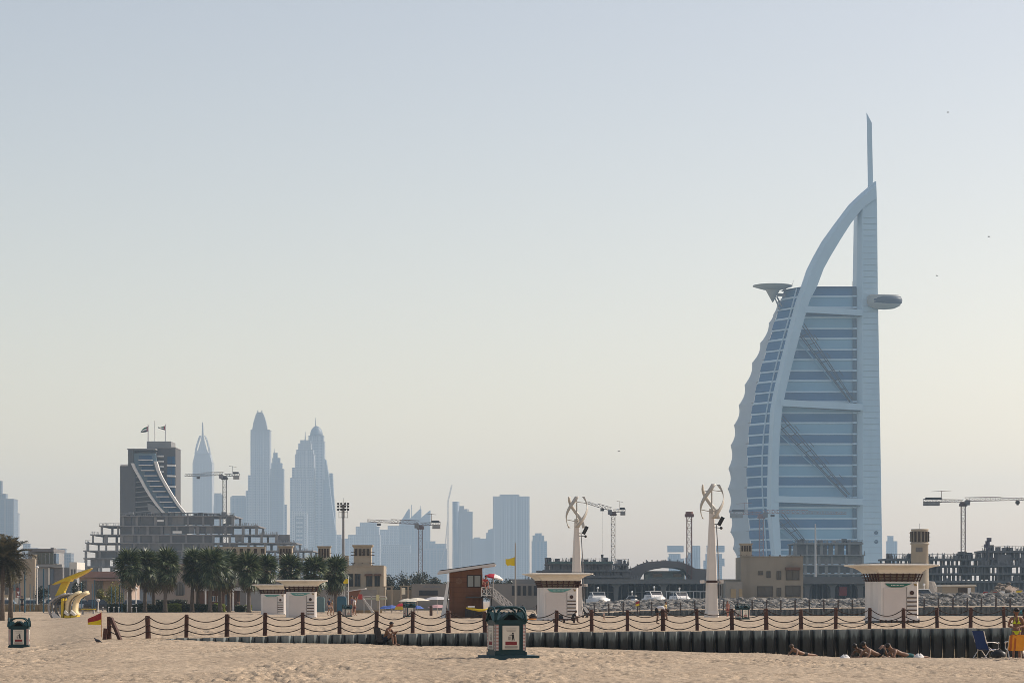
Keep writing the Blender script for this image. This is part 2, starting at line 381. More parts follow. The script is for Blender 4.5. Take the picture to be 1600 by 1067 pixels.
# the bow windows keep dark glass on every storey, parted by white bars
g = MB(); mu = MB()
for i, yd in enumerate(ys):
    for (a, b) in ((yd+17, yd+30),):
        if b > 895: continue
        r = []
        for yy in (b, a):
            z = hz_(yy); p = Vector((hx(xl(yy)), 24.0, z)); q = Vector((hx(xc(yy)), 6.0, z)); nn = Vector((-.6,-.8,0))*.35
            r.append([p+nn*.2, q+nn*.2, q+Vector((.5,1,0)), p+Vector((1,.5,0))])
        g.loft(r)
g.build('bow_window', mat('sail_bow_glass', (.02,.12,.27), .35, .12, .03, spec=.2), sail)
for f in (.70, .98):
    for i in range(len(SY)-2):
        a, b = SY[i+1], SY[i+2]
        if b > 900: break
        pa = Vector((hx(xl(a)+(xc(a)-xl(a))*f), 24-18*f-.5, hz_(a))); pb = Vector((hx(xl(b)+(xc(b)-xl(b))*f), 24-18*f-.5, hz_(b))); mu.bar(pa, pb, .9, .9)
mu.build('mullion', sw, sail)
# dark recess beside the spine
g = MB(); g.box(hx(1334), hx(1340), 5.2, 5.9, hz_(868), hz_(448)); g.build('spine_window_strip', sgrey, sail)
g = MB()
for i, yd in enumerate(ys):
    for a in (yd+13, yd+30.6):
        if a < 868: MB().box(hx(1333.5), hx(1340.5), 4.6, 5.4, hz_(a+2.6), hz_(a)).build('strip_slab', sw, sail)
# fabric sail: scalloped between its ribs
cusp = [(1226,462),(1219.7,481.5),(1212,494),(1198,525.6),(1185,557),(1173,592.5),(1163.6,625),(1156,657),(1150.6,689.5),(1147,726.6),(1146,759),(1147.7,795),(1150,828),(1154,855),(1159,880)]
rows = []; ribs = MB()
for (x0, y0), (x1, y1) in zip(cusp[:-1], cusp[1:]):
    for t in [i/8 for i in range(8)]:
        yy = y0+(y1-y0)*t; xx = x0+(x1-x0)*t+min(4.2,(y1-y0)*.16)*math.sin(pi*t)
        z = hz_(yy); A = Vector((hx(xl(yy)+.5), 24, z)); B = Vector((hx(xx), 46, z)); Cc = Vector((hx(xl(yy))+8, 66, z))
        r = [A+(B-A)*u+Vector((-2.2*math.sin(pi*u)*.6, 0, 0)) for u in (0,.2,.4,.6,.8,1)]
        r[-1] = B; r += [B+(Cc-B)*u for u in (.3,.6,1)]
        rows.append(r)
MB().sheet(rows).build('fabric_sail', sfab, sail, True)
for (x0, y0) in cusp[1:]:
    MB().tube([(hx(xl(y0)+.5), 23.8, hz_(y0)), (hx(x0)+.4, 45.6, hz_(y0))], .45, 6).build('fabric_rib', mat('rib_grey', (.3,.31,.32), .6), sail)
# curved leg
out = [(1207,938),(1207,870),(1200,800),(1200,760),(1201.5,720),(1203,680),(1205,640),(1210.5,610),(1222,560),(1235,508),(1245,470),(1253,447),(1262,420),(1272,400),(1286,375),(1304,350),(1328,318),(1347,300),(1369,281.5)]
inn = [(1222,938),(1221,870),(1217,800),(1216.5,760),(1217,720),(1219,680),(1222,640),(1228,610),(1240,560),(1254,508),(1265,470),(1277,447),(1287,420),(1298,400),(1313,375),(1329,350),(1345,329),(1352,322),(1370,310)]
rings = []
for (a, b), (c, d) in zip(out, inn):
    o = Vector((hx(a), 0, hz_(b))); i = Vector((hx(c), 0, hz_(d))); e = o+(i-o)*.3
    rings.append([o+Vector((0,4.5,0)), e, i, i+Vector((0,9,0)), o+Vector((0,9,0))])
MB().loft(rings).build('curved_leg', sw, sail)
# spine
rings = []
for yy, a, b, c in [(938,1340,1349,1381),(870,1340,1349,1379),(650,1340,1348.5,1375.5),(447,1340,1347.5,1372),(331,1342,1348,1371),(304,1343,1348,1370.3)]:
    z = hz_(yy); rings.append([(hx(a),6,z),(hx(b),1.5,z),(hx(c),1.5,z),(hx(c),26,z),(hx(a),26,z)])
rings.append([(hx(1366),6,hz_(284)),(hx(1366.5),3,hz_(284)),(hx(1370),3,hz_(282)),(hx(1370),22,hz_(282)),(hx(1366),22,hz_(284))])
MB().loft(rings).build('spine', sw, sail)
g = MB()
for i in range(58):
    yy = 340+i*9.2
    c = interp(yy, [331,447,650,870], [1371,1372,1375.5,1379]); g.box(hx(1349.5), hx(c)-.4, 1.1, 1.6, hz_(yy), hz_(yy)+.25)
g.build('spine_joint', mat('joint_grey', (.40,.52,.60), .6), sail, kind='stuff')
rings = []
for yy, c in [(938,1389),(870,1386.8),(650,1382.5),(447.5,1380)]:
    z = hz_(yy); rings.append([(hx(1350),26.2,z),(hx(c),26.2,z),(hx(c)+4,70,z),(hx(1350),70,z)])
MB().loft(rings).build('rear_wing', sblue, sail)
# needle
rings = []
for yy, a, b in [(300,1359.8,1368.4),(283,1359.8,1368.2),(230,1359,1367),(187,1358.4,1366)]:
    z = hz_(yy); mmid = (a+b)/2; rings.append([(hx(a),12,z),(hx(b),12,z),(hx(b)-.4,15,z),(hx(a)+.4,15,z)])
z = hz_(171); rings.append([(hx(1357.9),12.8,z),(hx(1358.9),12.8,hz_(172.5)),(hx(1358.9),13.4,hz_(172.5)),(hx(1357.9),13.4,z)])
MB().loft(rings).build('needle_mast', sw, sail)
# horizontal beams, tapered, and crossed trusses
for ya, yb in [((478,488),(484,493)), ((624,634),(631,641)), ((774.5,784),(779,789))]:
    xa = interp(ya[0], [447,508,640,700,800,870],[1275,1252,1222,1217,1217,1221])-6
    g = MB(); r = []
    for px, (t, b) in ((xa, ya), (1348, yb)):
        r.append([(hx(px),-.5,hz_(b)),(hx(px),4.8,hz_(b)),(hx(px),4.8,hz_(t)),(hx(px),-.5,hz_(t))])
    g.loft(r); g.build('cross_beam', sw, sail)
    MB().loft([[(hx(p),y0_,hz_(a)) for (p,a) in ((xa+8,ya[1]+.3),(xa+40,ya[1]+2.6),(1345,yb[1]+1.2),(1345,yb[1]+.2))] for y0_ in (2.5,5.3)]).build('beam_under_shadow', sgrey, sail)  # dark sliver under each beam, its shadow built as a shape
trd = mat('truss_dark', (.012,.02,.035), .6, .1, .1)
for (p0, p1) in [((1250,510),(1331,626)), ((1218,655),(1326,774)), ((1218,806),(1268,861))]:
    g = MB(); a = Vector((hx(p0[0]),2.0,hz_(p0[1]))); b = Vector((hx(p1[0]),2.0,hz_(p1[1]))); L_ = (b-a).length; u = (b-a)/L_; nn = Vector((u.z,0,-u.x))
    w = 3.6
    for s in (-1, -.5, .6, 1): g.bar(a+nn*w*s, b+nn*w*s*.4, .5, .5)
    for i in range(1, int(L_/7.5)):
        p = a+u*i*7.5; g.bar(p-nn*w*1.0*(1-.6*i*7.5/L_), p+nn*w*(1-.6*i*7.5/L_)-u*1.5, .5, .5)
        if i % 2 == 0: g.bar(p-nn*w*1.4, p-nn*w*1.4-u*5, .4, .4)
    g.build('cross_truss', trd, sail)
    g = MB()
    for off, y_ in ((6.5, 3.4), (9.8, 3.6)):
        g.bar(a+nn*off*1+Vector((0,1.5,0))+Vector((4,0,0)), b+nn*off*.35+Vector((3,1.5,0)), .7, .6)
    g.build('stay', slight, sail)
# helipad on its bracket
g = MB(); cx = hx(1212)
g.lathe([(.5,hz_(447.5)),(7,hz_(446.6)),(13.6,hz_(442)),(13.8,hz_(440.6)),(12,hz_(440.1))], cx, 20, 32); g.build('helipad', mat('helipad_grey',(.33,.35,.33),.6,.08,.2), sail, True)
g = MB(); g.lathe([(.3,hz_(467)),(4.6,hz_(449)),(5.2,hz_(446.2))], cx, 20, 20); g.build('helipad_cone', mat('helipad_grey',(.33,.35,.33)), sail, True)
g = MB()
g.bar((cx+3,20,hz_(455)),(hx(1232),20,hz_(456)),1.6,2.0); g.bar((cx+1,19,hz_(458)),(hx(1223),18,hz_(480)),.8); g.bar((cx+3,21,hz_(458)),(hx(1226),18,hz_(474)),.8); g.bar((cx+9,18,hz_(446)),(hx(1226),19,hz_(450)),.8)
g.bar((cx+13,14,hz_(441)),(cx+13.6,14,hz_(434)),.22); g.bar((hx(1335),9,hz_(447)),(hx(1335),9,hz_(437)),.22); g.box(hx(1318),hx(1326),9,12,hz_(447.5),hz_(445.5))
g.build('bracket', steel, sail, kind='stuff')
# restaurant pod
g = MB(); cx = hx(1381)
g.lathe([(1,hz_(484)),(7,hz_(482.5)),(11,hz_(478)),(11.8,hz_(472)),(11.6,hz_(464)),(10.4,hz_(461.5)),(2,hz_(460.4))], 0, 0, 24, 1, .55)
o = g.build('restaurant_pod', mat('helipad_grey',(.33,.35,.33)), sail, True, (cx, -1, 0))
g = MB(); g.lathe([(9,hz_(478)),(11.6,hz_(474)),(11.9,hz_(469.5)),(11,hz_(464.5))], 0, -.35, 24, .98, .56); g.build('pod_window', mat('pod_glass',(.02,.04,.07),.5,spec=.3), o, True, (.8,0,0))
for yy in (832, 846):
    g = MB(); g.tube([(hx(1369.5),1.2,hz_(yy)),(hx(1369.5),1.6,hz_(yy))], 1.35, 14); g.build('round_vent', sgrey, sail)
g = MB(); g.box(hx(1205), hx(1378), 3, 30, 0, hz_(866)); g.build('podium', sw, sail)
# ------------------------------------------------------------------ far skyline
hazegrid = gridmat('far_facade', (.30,.31,.32), (.06,.09,.13), 4.2, 3.6)
hazegrid2 = gridmat('far_glass_facade', (.17,.20,.23), (.05,.08,.12), 3.0, 4.0, .75, .75)
hazewhite = gridmat('far_pale_facade', (.42,.42,.41), (.08,.11,.15), 5.0, 3.6, .5, .5)
fardark = mat('far_concrete', (.2,.2,.2), .8, .1, .02)
def tower(label, d, boxes, m=hazegrid, depth=None, extra=None, cat='tower', loc_px=None, group='hazy towers of the far skyline', rib=0):
    """boxes: (px0, px1, ytop[, ybottom]) in photograph pixels at distance d, turned into storeys of real size"""
    s = F/d; c = (boxes[0][0]+boxes[0][1])/2
    t = thing('skyscraper', label, cat, (X(c,d), d, 0), 0, group)
    fx = lambda p: (p-c)/s
    fz = lambda y: CZ+(HZ-y)/s
    for i, b in enumerate(boxes):
        w = fx(b[1])-fx(b[0]); dep = min(45, max(10, w))*(1-.06*i); zb = fz(b[3]) if len(b) > 3 else 0
        MB().box(fx(b[0]), fx(b[1]), 3+i*.7, 3+i*.7+dep, zb, fz(b[2])).build('tier', m, t)
        if w > 7:
            g = MB(); g.box(fx(b[0])-.5, fx(b[1])+.5, 2.5+i*.7, 3.5+i*.7+dep, fz(b[2]), fz(b[2])+1.2); g.build('parapet', fardark, t)
            nb = max(2, int(w/7)); g = MB()
            for k in range(nb+1):
                x = fx(b[0])+w*k/nb; g.box(x-.5, x+.5, 2.2+i*.7, 2.98+i*.7, zb, fz(b[2])-.5)
            g.build('pilaster', hazewhite if rib else fardark, t, kind='stuff')
    if extra: extra(t, fx, fz)
    return t
def spire(px, y0, y1, r=1.2, name='spire', m=fardark):
    return lambda t, fx, fz: MB().tube([(fx(px),8,fz(y0)),(fx(px),8,fz(y1))], [r, r*.25], 8).build(name, m, t)
def ex1(t, fx, fz):
    MB().loft([[(fx(316-a),8-a*.8,fz(y)),(fx(316+a),8-a*.8,fz(y)),(fx(316+a),8+a*.8,fz(y)),(fx(316-a),8+a*.8,fz(y))] for a, y in ((10.5,709),(7,703),(3.4,690),(1.5,680),(1,665),(.5,659))]).build('spire', hazewhite, t)
    for s in (-1, 1):
        for yy in (5, 22):
            MB().tube([(fx(315.6+s*a),yy+(10.4-a)*.3,fz(y)) for a, y in ((11.4,709),(10,700),(7.4,690),(3.8,680))], 1.3, 6).build('crown_arm', hazewhite, t)
    MB().loft([[(fx(315.7-a),3-.2,fz(y)),(fx(315.7+a),3-.2,fz(y)),(fx(315.7+a),40,fz(y)),(fx(315.7-a),40,fz(y))] for a, y in ((15,723),(11.6,709))]).build('shoulder', hazewhite, t)
tower('far tower with open curved arms meeting under a needle', 5800, [(301,331,723),(305,327,716)], hazewhite, extra=ex1, rib=1)
def ex2(t, fx, fz):
    MB().loft([[(fx(405.5-a),4,fz(y)),(fx(405.5+a),4,fz(y)),(fx(405.5+a),4+a*1.6,fz(y)),(fx(405.5-a),4+a*1.6,fz(y))] for a, y in ((12,672),(10,660),(7,650),(5.5,646),(3.5,643.5))]).build('crown', hazegrid, t)
    for s in (-1, 1): MB().box(fx(405.5+s*3.2)-1, fx(405.5+s*3.2)+1, 6, 9, fz(645), fz(640.5)).build('horn', fardark, t)
tower('tallest far tower, broad ribbed shaft with tapering two-horned crown', 5700, [(391.5,421,672),(387.5,422.5,743),(384,400,767)], hazegrid, extra=ex2, rib=1)
tower('slim far stepped tower with thin mast right of the tallest', 5650, [(422.5,442.5,733),(424,440,724),(425.5,437,716),(427,433,708)], hazegrid2, extra=spire(428,710,700,1.4))
tower('stepped dark far tower widening downward in front of the domed one', 5500, [(453.5,490.5,747),(456.5,490.5,731),(461,490.5,710),(463,489,703),(466,486,693),(469,485,688)], hazegrid, extra=spire(476.5,689,674,1.6), rib=1)
def ex5(t, fx, fz):
    r = [(fx(493.5+10.3)-fx(493.5))*math.cos(a) for a in (0,.35,.7,1.0,1.3,1.5)]
    MB().lathe([(ra, fz(681)+(fz(664.5)-fz(681))*math.sin(a)) for ra, a in zip(r, (0,.35,.7,1.0,1.3,1.5))], fx(493.5), 18, 20).build('dome', hazegrid2, t, True)
    spire(492.5, 667, 652, 1.3)(t, fx, fz)
tower('far tower topped by a round dome and short needle', 5900, [(483,506.5,690),(482,505,681)], hazegrid, extra=ex5, rib=1)
def ex6(t, fx, fz):
    MB().prism([(fx(x),fz(y)) for x, y in ((507,938),(507,716),(509,718),(513,742),(516,770),(520,800),(524.5,830),(524.5,938))], 0, 30).build('sail_wall', hazegrid2, t)
    MB().prism([(fx(x),fz(y)) for x, y in ((513,938),(513,738),(518,738),(519,765),(522,800),(522,938))], 31, 55).build('rear_slab', hazegrid2, t)
tower('far sloping glass tower leaning against the domed tower', 5800, [(505,512,750)], hazegrid2, extra=ex6)
for lab, d, bx in [
    ('low hazy block between the open-armed tower and the crane', 5900, [(331,347,773),(333,345,771)]),
    ('pale hazy slab left of the tallest tower', 5750, [(360,384,777),(362,382,775)]),
    ('short far wing stepping down right of the slim mast tower', 5700, [(441,447.5,789)]),
    ('tall twin-topped hazy tower cut off by the left edge', 4300, [(-14,20.5,780),(-10,8,772),(-10,1.5,752)]),
    ('lower hazy tower beside the one at the left edge', 4400, [(14,27.5,803),(16,26.5,802)]),
    ('wide hazy slab with flat penthouse, standing alone', 5200, [(770.5,827,776),(781,811,773)]),
    ('stepped hazy tower right of the lone wide slab', 5300, [(831,854.5,846),(832.5,850,837),(836,846,833.5)]),
    ('stepped hazy block left of the lone wide slab', 5400, [(760,784,833),(763,774,828),(766,771,826)]),
    ('low flat hazy block between the paired tower and the slab', 5500, [(738,764,842),(741,750,840)]),
    ('hazy broad block with flat roof behind the lattice crane', 6000, [(544,593,836),(556,592,823),(562.5,588,816.5)]),
    ('hazy block left of the sawtooth-roofed tower', 6100, [(590,626,828),(606,624,822)]),
    ('low hazy building right of the lattice crane mast', 5600, [(661,698,858),(672,697,850),(664,680,846)]),
    ('low hazy building at the foot of the sawtooth tower', 5500, [(596,655,865),(598,640,852)]),
    ('hazy low block left of the floodlight mast', 6200, [(520,548,842),(524,533,836)]),
    ('small hazy tower just right of the sail tower', 5000, [(1387,1402,846),(1388,1396,838)]),
    ('hazy stacked-block building, its left wing', 4800, [(1046,1063,866),(1044,1068,853,862),(1048,1069,873),(1044,1058,880,870)]),
    ('hazy stacked-block building, its middle wing', 4850, [(1072,1094,872),(1082,1094,853),(1076,1086,864)]),
    ('hazy stacked-block building, its right wing', 4900, [(1104,1128,866),(1106,1132,853,862),(1100,1112,876),(1118,1132,884,872)]),
    ('low pale hazy block behind the white villas', 3200, [(82,110,865),(88,101,858)]),
    ('tiny hazy pyramid-roofed block behind the villas', 4200, [(35,58,857),(36,46,850)])]:
    tower(lab, d, bx, [hazegrid, hazegrid2, hazewhite][len(lab) % 3], cat='building')
def ex7(t, fx, fz):
    for x0, y0, x1, y1, x2 in ((624,818,638,795,640),(638,812,656,795,658),(654,812,671.5,797,672.5)):
        MB().prism([(fx(x0),fz(y0+8)),(fx(x0),fz(y0)),(fx(x1),fz(y1)),(fx(x2),fz(y1)),(fx(x2),fz(y0+8))], 2, 24).build('roof_blade', hazegrid2, t)
    for p, y in ((643,788),(656.5,790)): MB().tube([(fx(p),10,fz(815)),(fx(p),10,fz(y))], .9, 6).build('mast', fardark, t)
tower('hazy tower with sawtooth blades on its roof', 5900, [(624,671.5,816),(630,671,850)], hazegrid2, extra=ex7)
def ex8(t, fx, fz):
    MB().lathe([(fx(718)-fx(712.5), 0), (fx(718)-fx(712.5), fz(783.5))], fx(712.3), 6, 18).build('round_corner', hazegrid2, t, True)
    MB().box(fx(716),fx(725),8,20,fz(795),fz(790)).build('roof_frame', fardark, t)
    for k in range(4): MB().box(fx(720+k*4)-.5,fx(720+k*4)+.5,9,10,fz(800),fz(792+k)).build('roof_post', fardark, t)
tower('hazy tower with rounded left corner and open roof frames', 4900, [(711,738,800),(716,730,796)], hazegrid, extra=ex8)
def ex9(t, fx, fz):
    MB().box(fx(456),fx(480),-1,1,fz(806),fz(799)).build('portal_lintel', hazewhite, t)
    for k in (456, 475.5): MB().box(fx(k),fx(k+4.5),-1,1,0,fz(806)).build('portal_leg', hazewhite, t)
    for k in range(22): MB().box(fx(463),fx(473),.4,1.8,8+k*9,12+k*9).build('balcony', hazewhite, t)
tower('pale hazy block with portal frame at the foot of the stepped tower', 5300, [(457,479,803)], hazegrid2, extra=ex9, cat='building')

# ------------------------------------------------------------------ tower cranes
def lattice(a, b, w, step, r, g, tri=False):
    a = Vector(a); b = Vector(b); L_ = (b-a).length; u = (b-a)/L_
    if abs(u.z) > .7: p, q = Vector((1,0,0)), Vector((0,1,0))
    else: p, q = Vector((0,1,0)), Vector((0,0,1))
    cs = [p*w/2+q*w/2, p*w/2-q*w/2, -p*w/2-q*w/2, -p*w/2+q*w/2] if not tri else [q*w*.9, p*w*.5, -p*w*.5]
    n = max(2, int(L_/step)); k = len(cs)
    for c in cs: g.bar(a+c, b+c, r*1.25)
    for i in range(n):
        for j in range(k):
            c0, c1 = cs[j], cs[(j+1) % k]; p0 = a+u*L_*i/n; p1 = a+u*L_*(i+1)/n
            if i % 2: c0, c1 = c1, c0
            g.bar(p0+c0, p1+c1, r*.8); g.bar(p1+c0, p1+c1, r*.7)
def crane(label, d, mast_px, y_top, w_px, jib_px, jib_y, back_px, y_base=938, m=steel, hook=None, thick=1.0, hat=True):
    s = F/d; t = thing('tower_crane', label, 'crane', (X(mast_px,d), d, 0), 0, 'tower cranes over the building sites')
    fx = lambda p: (p-mast_px)/s; fz = lambda y: CZ+(HZ-y)/s
    w = w_px/s; zt = fz(y_top); r = w*.075*thick
    g = MB(); lattice((0,0,0), (0,0,zt), w*.85, w*1.15, r, g); g.build('mast', m, t, kind='stuff')
    g = MB(); g.box(-w*.75,w*.75,-w*.75,w*.75,zt-w*.5,zt); g.lathe([(w*.65,zt),(w*.65,zt+w*.4)],0,0,12); g.build('slewing_ring', m, t)
    if jib_px is not None:
        zj = zt+w*.55; zj1 = fz(jib_y); sg = 1 if jib_px > mast_px else -1
        g = MB(); lattice((sg*w*.3,0,zj), (fx(jib_px)*.55,0,zj+(zj1-zj)*.5), w*.85, w*.95, r, g, True); lattice((fx(jib_px)*.55,0,zj+(zj1-zj)*.5), (fx(jib_px),0,zj1), w*.55, w*.95, r*.85, g, True)
        g.build('jib', m, t, kind='stuff')
        g = MB(); bx_ = fx(back_px); lattice((0,0,zj), (bx_,0,zj+w*.15), w*.6, w*.9, r, g); g.build('counter_jib', m, t, kind='stuff')
        MB().box(min(bx_,bx_*.6),max(bx_,bx_*.6),-w*.5,w*.5,zj-w*.95,zj-w*.1).build('counterweight', concrete, t)
        MB().box(min(bx_*.55,bx_*.95),max(bx_*.55,bx_*.95),-w*.5,w*.5,zj+w*.35,zj+w*.8).build('winch', darksteel, t)
        c = MB().box(-sg*w*.2-w*.9*(sg<0)+sg*w*.5, -sg*w*.2+w*.9*(sg>0)+sg*w*.5, -w*1.4,-w*.45, zt-w*.3, zt+w*.75); c.build('cab', mat('cab_grey',(.16,.16,.17),.5), t)
        if hat:
            g = MB(); g.bar((bx_*.55,0,zj+w*.5),(bx_*.55,0,zj+w*2.2),r*1.3); g.bar((bx_*.3,0,zj+w*2.2),(bx_*.8,0,zj+w*2.0),r); g.build('anemometer_mast', m, t, kind='stuff')
        if hook:
            hp, hy = hook; x = fx(hp); z0 = zj+(zj1-zj)*(x/fx(jib_px)); zz = fz(hy)
            MB().box(x-w*.4,x+w*.4,-w*.4,w*.4,z0-w*.7,z0-w*.2).build('trolley', darksteel, t)
            if zz < z0-w: MB().bar((x,0,zz),(x,0,z0-w*.5),r*.5).build('hoist_rope', darksteel, t); MB().loft([[(x-w*.2,-.2,zz),(x+w*.2,-.2,zz),(x+w*.2,.2,zz),(x-w*.2,.2,zz)],[(x-w*.3,-.25,zz+w),(x+w*.3,-.25,zz+w),(x+w*.3,.25,zz+w),(x-w*.3,.25,zz+w)]]).build('hook_block', darksteel, t)
    return t
crane('grey tower crane above the concrete shell beside the wave-fronted hotel', 1040, 351, 746, 6.5, 289, 744, 374, 808, mat('crane_grey',(.075,.07,.072),.6), hook=(310,744))
crane('reddish tower crane standing over dark trees', 800, 657, 823, 7.5, 574, 815, 688, 900, mat('crane_brown',(.13,.09,.09),.6), hook=(592,815))
crane('tower crane with short jib seen nearly end-on left of the arch', 650, 958, 802, 7, 915, 786, 977, 880, mat('crane_brown',(.13,.09,.09)), hook=(941,873))
crane('red crane mast without jib beside the arched roof', 640, 1077, 803, 9, None, 0, 0, 885, redsteel, thick=1.25)
crane('faint red crane in front of the foot of the sail tower', 1400, 1189.5, 806, 7.5, 1322, 803, 1141, 938, mat('crane_red',(.28,.15,.14),.6), hook=(1207,805))
crane('tower crane reaching past the right edge over the grey frame', 620, 1505, 787, 7.5, 1612, 781, 1443, 872, mat('crane_brown',(.13,.09,.09)), hook=(1590,789))
t = thing('tower_crane', 'faint distant luffing crane leaning up beside the rounded-corner tower', 'crane', (X(700,4700), 4700, 0), 0, 'tower cranes over the building sites')
g = MB(); lattice((0,0,0),(0,0,CZ+(HZ-783)/F*4700),3.2,5,.5,g); g.build('mast', mat('far_crane',(.35,.33,.33),.6), t, kind='stuff')
g = MB(); lattice((0,0,CZ+(HZ-783)/F*4700),(7,0,CZ+(HZ-758)/F*4700),2,4,.4,g); g.build('jib', MATS['far_crane'], t, kind='stuff')
g = MB(); lattice((-6,0,CZ+(HZ-860)/F*4700),(-1,0,CZ+(HZ-815)/F*4700),1.2,4,.3,g); lattice((-14,0,CZ+(HZ-880)/F*4700),(-6,0,CZ+(HZ-858)/F*4700),1.2,4,.3,g); g.build('tie_lattice', MATS['far_crane'], t, kind='stuff')

# ------------------------------------------------------------------ wave-fronted hotel (left)
D = 1200.0; SC = F/D
wh = thing('wave_hotel', 'dark hotel with a swooping wave-shaped glass front and flags on its roof', 'hotel', (X(235,D), D, 0))
hx = lambda p: (p-235)/SC
hz_ = lambda y: CZ+(HZ-y)/SC
hwall = mat('hotel_grey_wall', (.085,.083,.085), .7, .08, .1, dirt=.1); hlight = mat('hotel_pale_rail', (.66,.65,.63), .6); hglass = glassmat('hotel_glass', (.012,.075,.17), .35, .2); hmid = mat('hotel_mid_wall',(.22,.22,.22),.7,.1,.1)
MB().box(hx(188),hx(212),-1,14,0,hz_(728)).build('stair_block', hwall, wh)
MB().box(hx(189),hx(209),-1.6,14.4,hz_(728),hz_(725.5)).build('stair_cap', hlight, wh)
MB().box(hx(201),hx(209),-2,12,hz_(728),hz_(702)).build('lift_block', hwall, wh)
MB().box(hx(209),hx(243),2,20,0,hz_(705)).build('main_block', hwall, wh)
MB().box(hx(200),hx(244),-2.5,20.5,hz_(703),hz_(701)).build('roof_slab', hmid, wh)
MB().box(hx(226.5),hx(264.5),6,22,hz_(701),hz_(688)).build('penthouse', hmid, wh)
MB().box(hx(243),hx(272),5,24,0,hz_(699)).build('tower_block', hwall, wh)
MB().box(hx(242),hx(272.5),4.5,24.5,hz_(699),hz_(697.5)).build('block_roof', hmid, wh)
for k in range(4):
    y0 = 712+k*16.6
    for a, b in ((259.5,265),(266,271)): MB().box(hx(a),hx(b),4.4,5.2,hz_(y0+12),hz_(y0)).build('window', hglass, wh)
    MB().prism([(hx(259),hz_(y0+15.5)),(hx(259),hz_(y0+12.6)),(hx(272),hz_(y0+13.2)),(hx(272),hz_(y0+15.8))], 3.6, 5.0).build('balcony', hlight, wh)
for k in range(4): MB().box(hx(244),hx(254),3.6,5.0,hz_(713+k*8.2),hz_(710.5+k*8.2)).build('balcony', hlight, wh)
# wave front: curved pale rails with stepped glass bands between them
ra = [(208,724),(212,733),(219,745),(227,760),(236,775),(247,790),(257,801.5)]; rb = [(244,721),(248,735),(253,746),(261,760),(270,775),(280,790),(289,801)]
def rail(pts, n):
    MB().loft([[(hx(x)-.7,-3.2,hz_(y)),(hx(x)+.7,-3.2,hz_(y)),(hx(x)+.7,.5,hz_(y)),(hx(x)-.7,.5,hz_(y))] for x, y in pts]).build('curved_rail', hlight, wh)
rail(ra, 0); rail(rb, 1)
li = lambda pts, y: float(np.interp(y, [p[1] for p in pts], [p[0] for p in pts]))
MB().prism([(hx(x),hz_(y)) for x, y in [(209,708)]+ra+[(257,938),(290,938)]+[(x,y) for x, y in rb[::-1]]+[(243,708)]], 0, 1.9).build('wave_wall', mat('hotel_wave_wall',(.15,.23,.29),.6,.08,.1), wh)
for k in range(11):
    y0 = 712+k*8.2; xa, xb = (li(ra,y0+6) if y0 > 720 else 209), (li(rb,y0+6) if y0 > 717 else 244)
    w = xb-xa; MB().box(hx(xa+w*.26),hx(xb-w*.18),-.9,.3,hz_(y0+5.6),hz_(y0)).build('window_band', hglass, wh)
    MB().box(hx(xa+w*.24),hx(xb-w*.16),-2.4,.2,hz_(y0+7.4),hz_(y0+6)).build('balcony', hlight, wh)
for k in range(9):
    y0 = 744+k*7.6; x1 = li(ra, y0)-1.5
    MB().prism([(hx(211),hz_(y0+3.2)),(hx(211),hz_(y0+1.8)),(hx(x1),hz_(y0-.2)),(hx(x1),hz_(y0+1.2))], -.8, 1.9).build('ledge', hmid, wh)
MB().prism([(hx(231),hz_(786)),(hx(241),hz_(790)),(hx(253),hz_(802)),(hx(238),hz_(802)),(hx(232),hz_(796))], -1.6, -.5).build('side_wing', hmid, wh)
red, flagw, green, blk = mat('flag_red',(.40,.02,.03),.8), mat('flag_white',(.75,.74,.72),.8), mat('flag_green',(.02,.15,.05),.8), mat('flag_black',(.012,.012,.012),.8)
def roofflag(px, y0, y1, pts, label, z0):
    d = D+8; t = thing('flag', label, 'flag', (X(px,d), d, hz_(688)), 0, 'flags on the wave-fronted hotel')
    s = F/d; h = (688-y0)/s; MB().tube([(0,0,0),(0,0,h)], .25, 8).build('flagpole', hlight, t)
    n = len(pts)
    def strip(a, b, i0, i1, m):
        rows = []
        for i in range(i0, i1+1):
            (x, yt, yb) = pts[i]; rows.append([((x-px)/s, .5*math.sin(i*1.3), (688-(yt+(yb-yt)*f))/s) for f in (a, b)])
        MB().sheet(rows).build('stripe', m, t)
    strip(0,1,0,1,red); strip(0,.33,1,n-1,green); strip(.33,.66,1,n-1,flagw); strip(.66,1,1,n-1,blk)
roofflag(231.5, 661, 688, [(231.5,664,672),(229,665,673),(226,666,673.5),(223,668.5,674),(220,672.5,674.5)], 'flag drooping left on the left roof pole of the dark hotel', 0)
roofflag(258.7, 661, 688, [(258.7,663.5,670.5),(256,663.8,670),(253,665,669),(250,666,668),(247.5,665,667.3)], 'flag blowing flat on the right roof pole of the dark hotel', 0)
MB().tube([(X(242,D+9),D+9,hz_(690)),(X(242,D+9),D+9,hz_(655))], .2, 6).build('roof_aerial', hlight)
tag(bpy.data.objects['roof_aerial'], 'thin aerial between two flagpoles on the dark hotel roof', 'aerial')

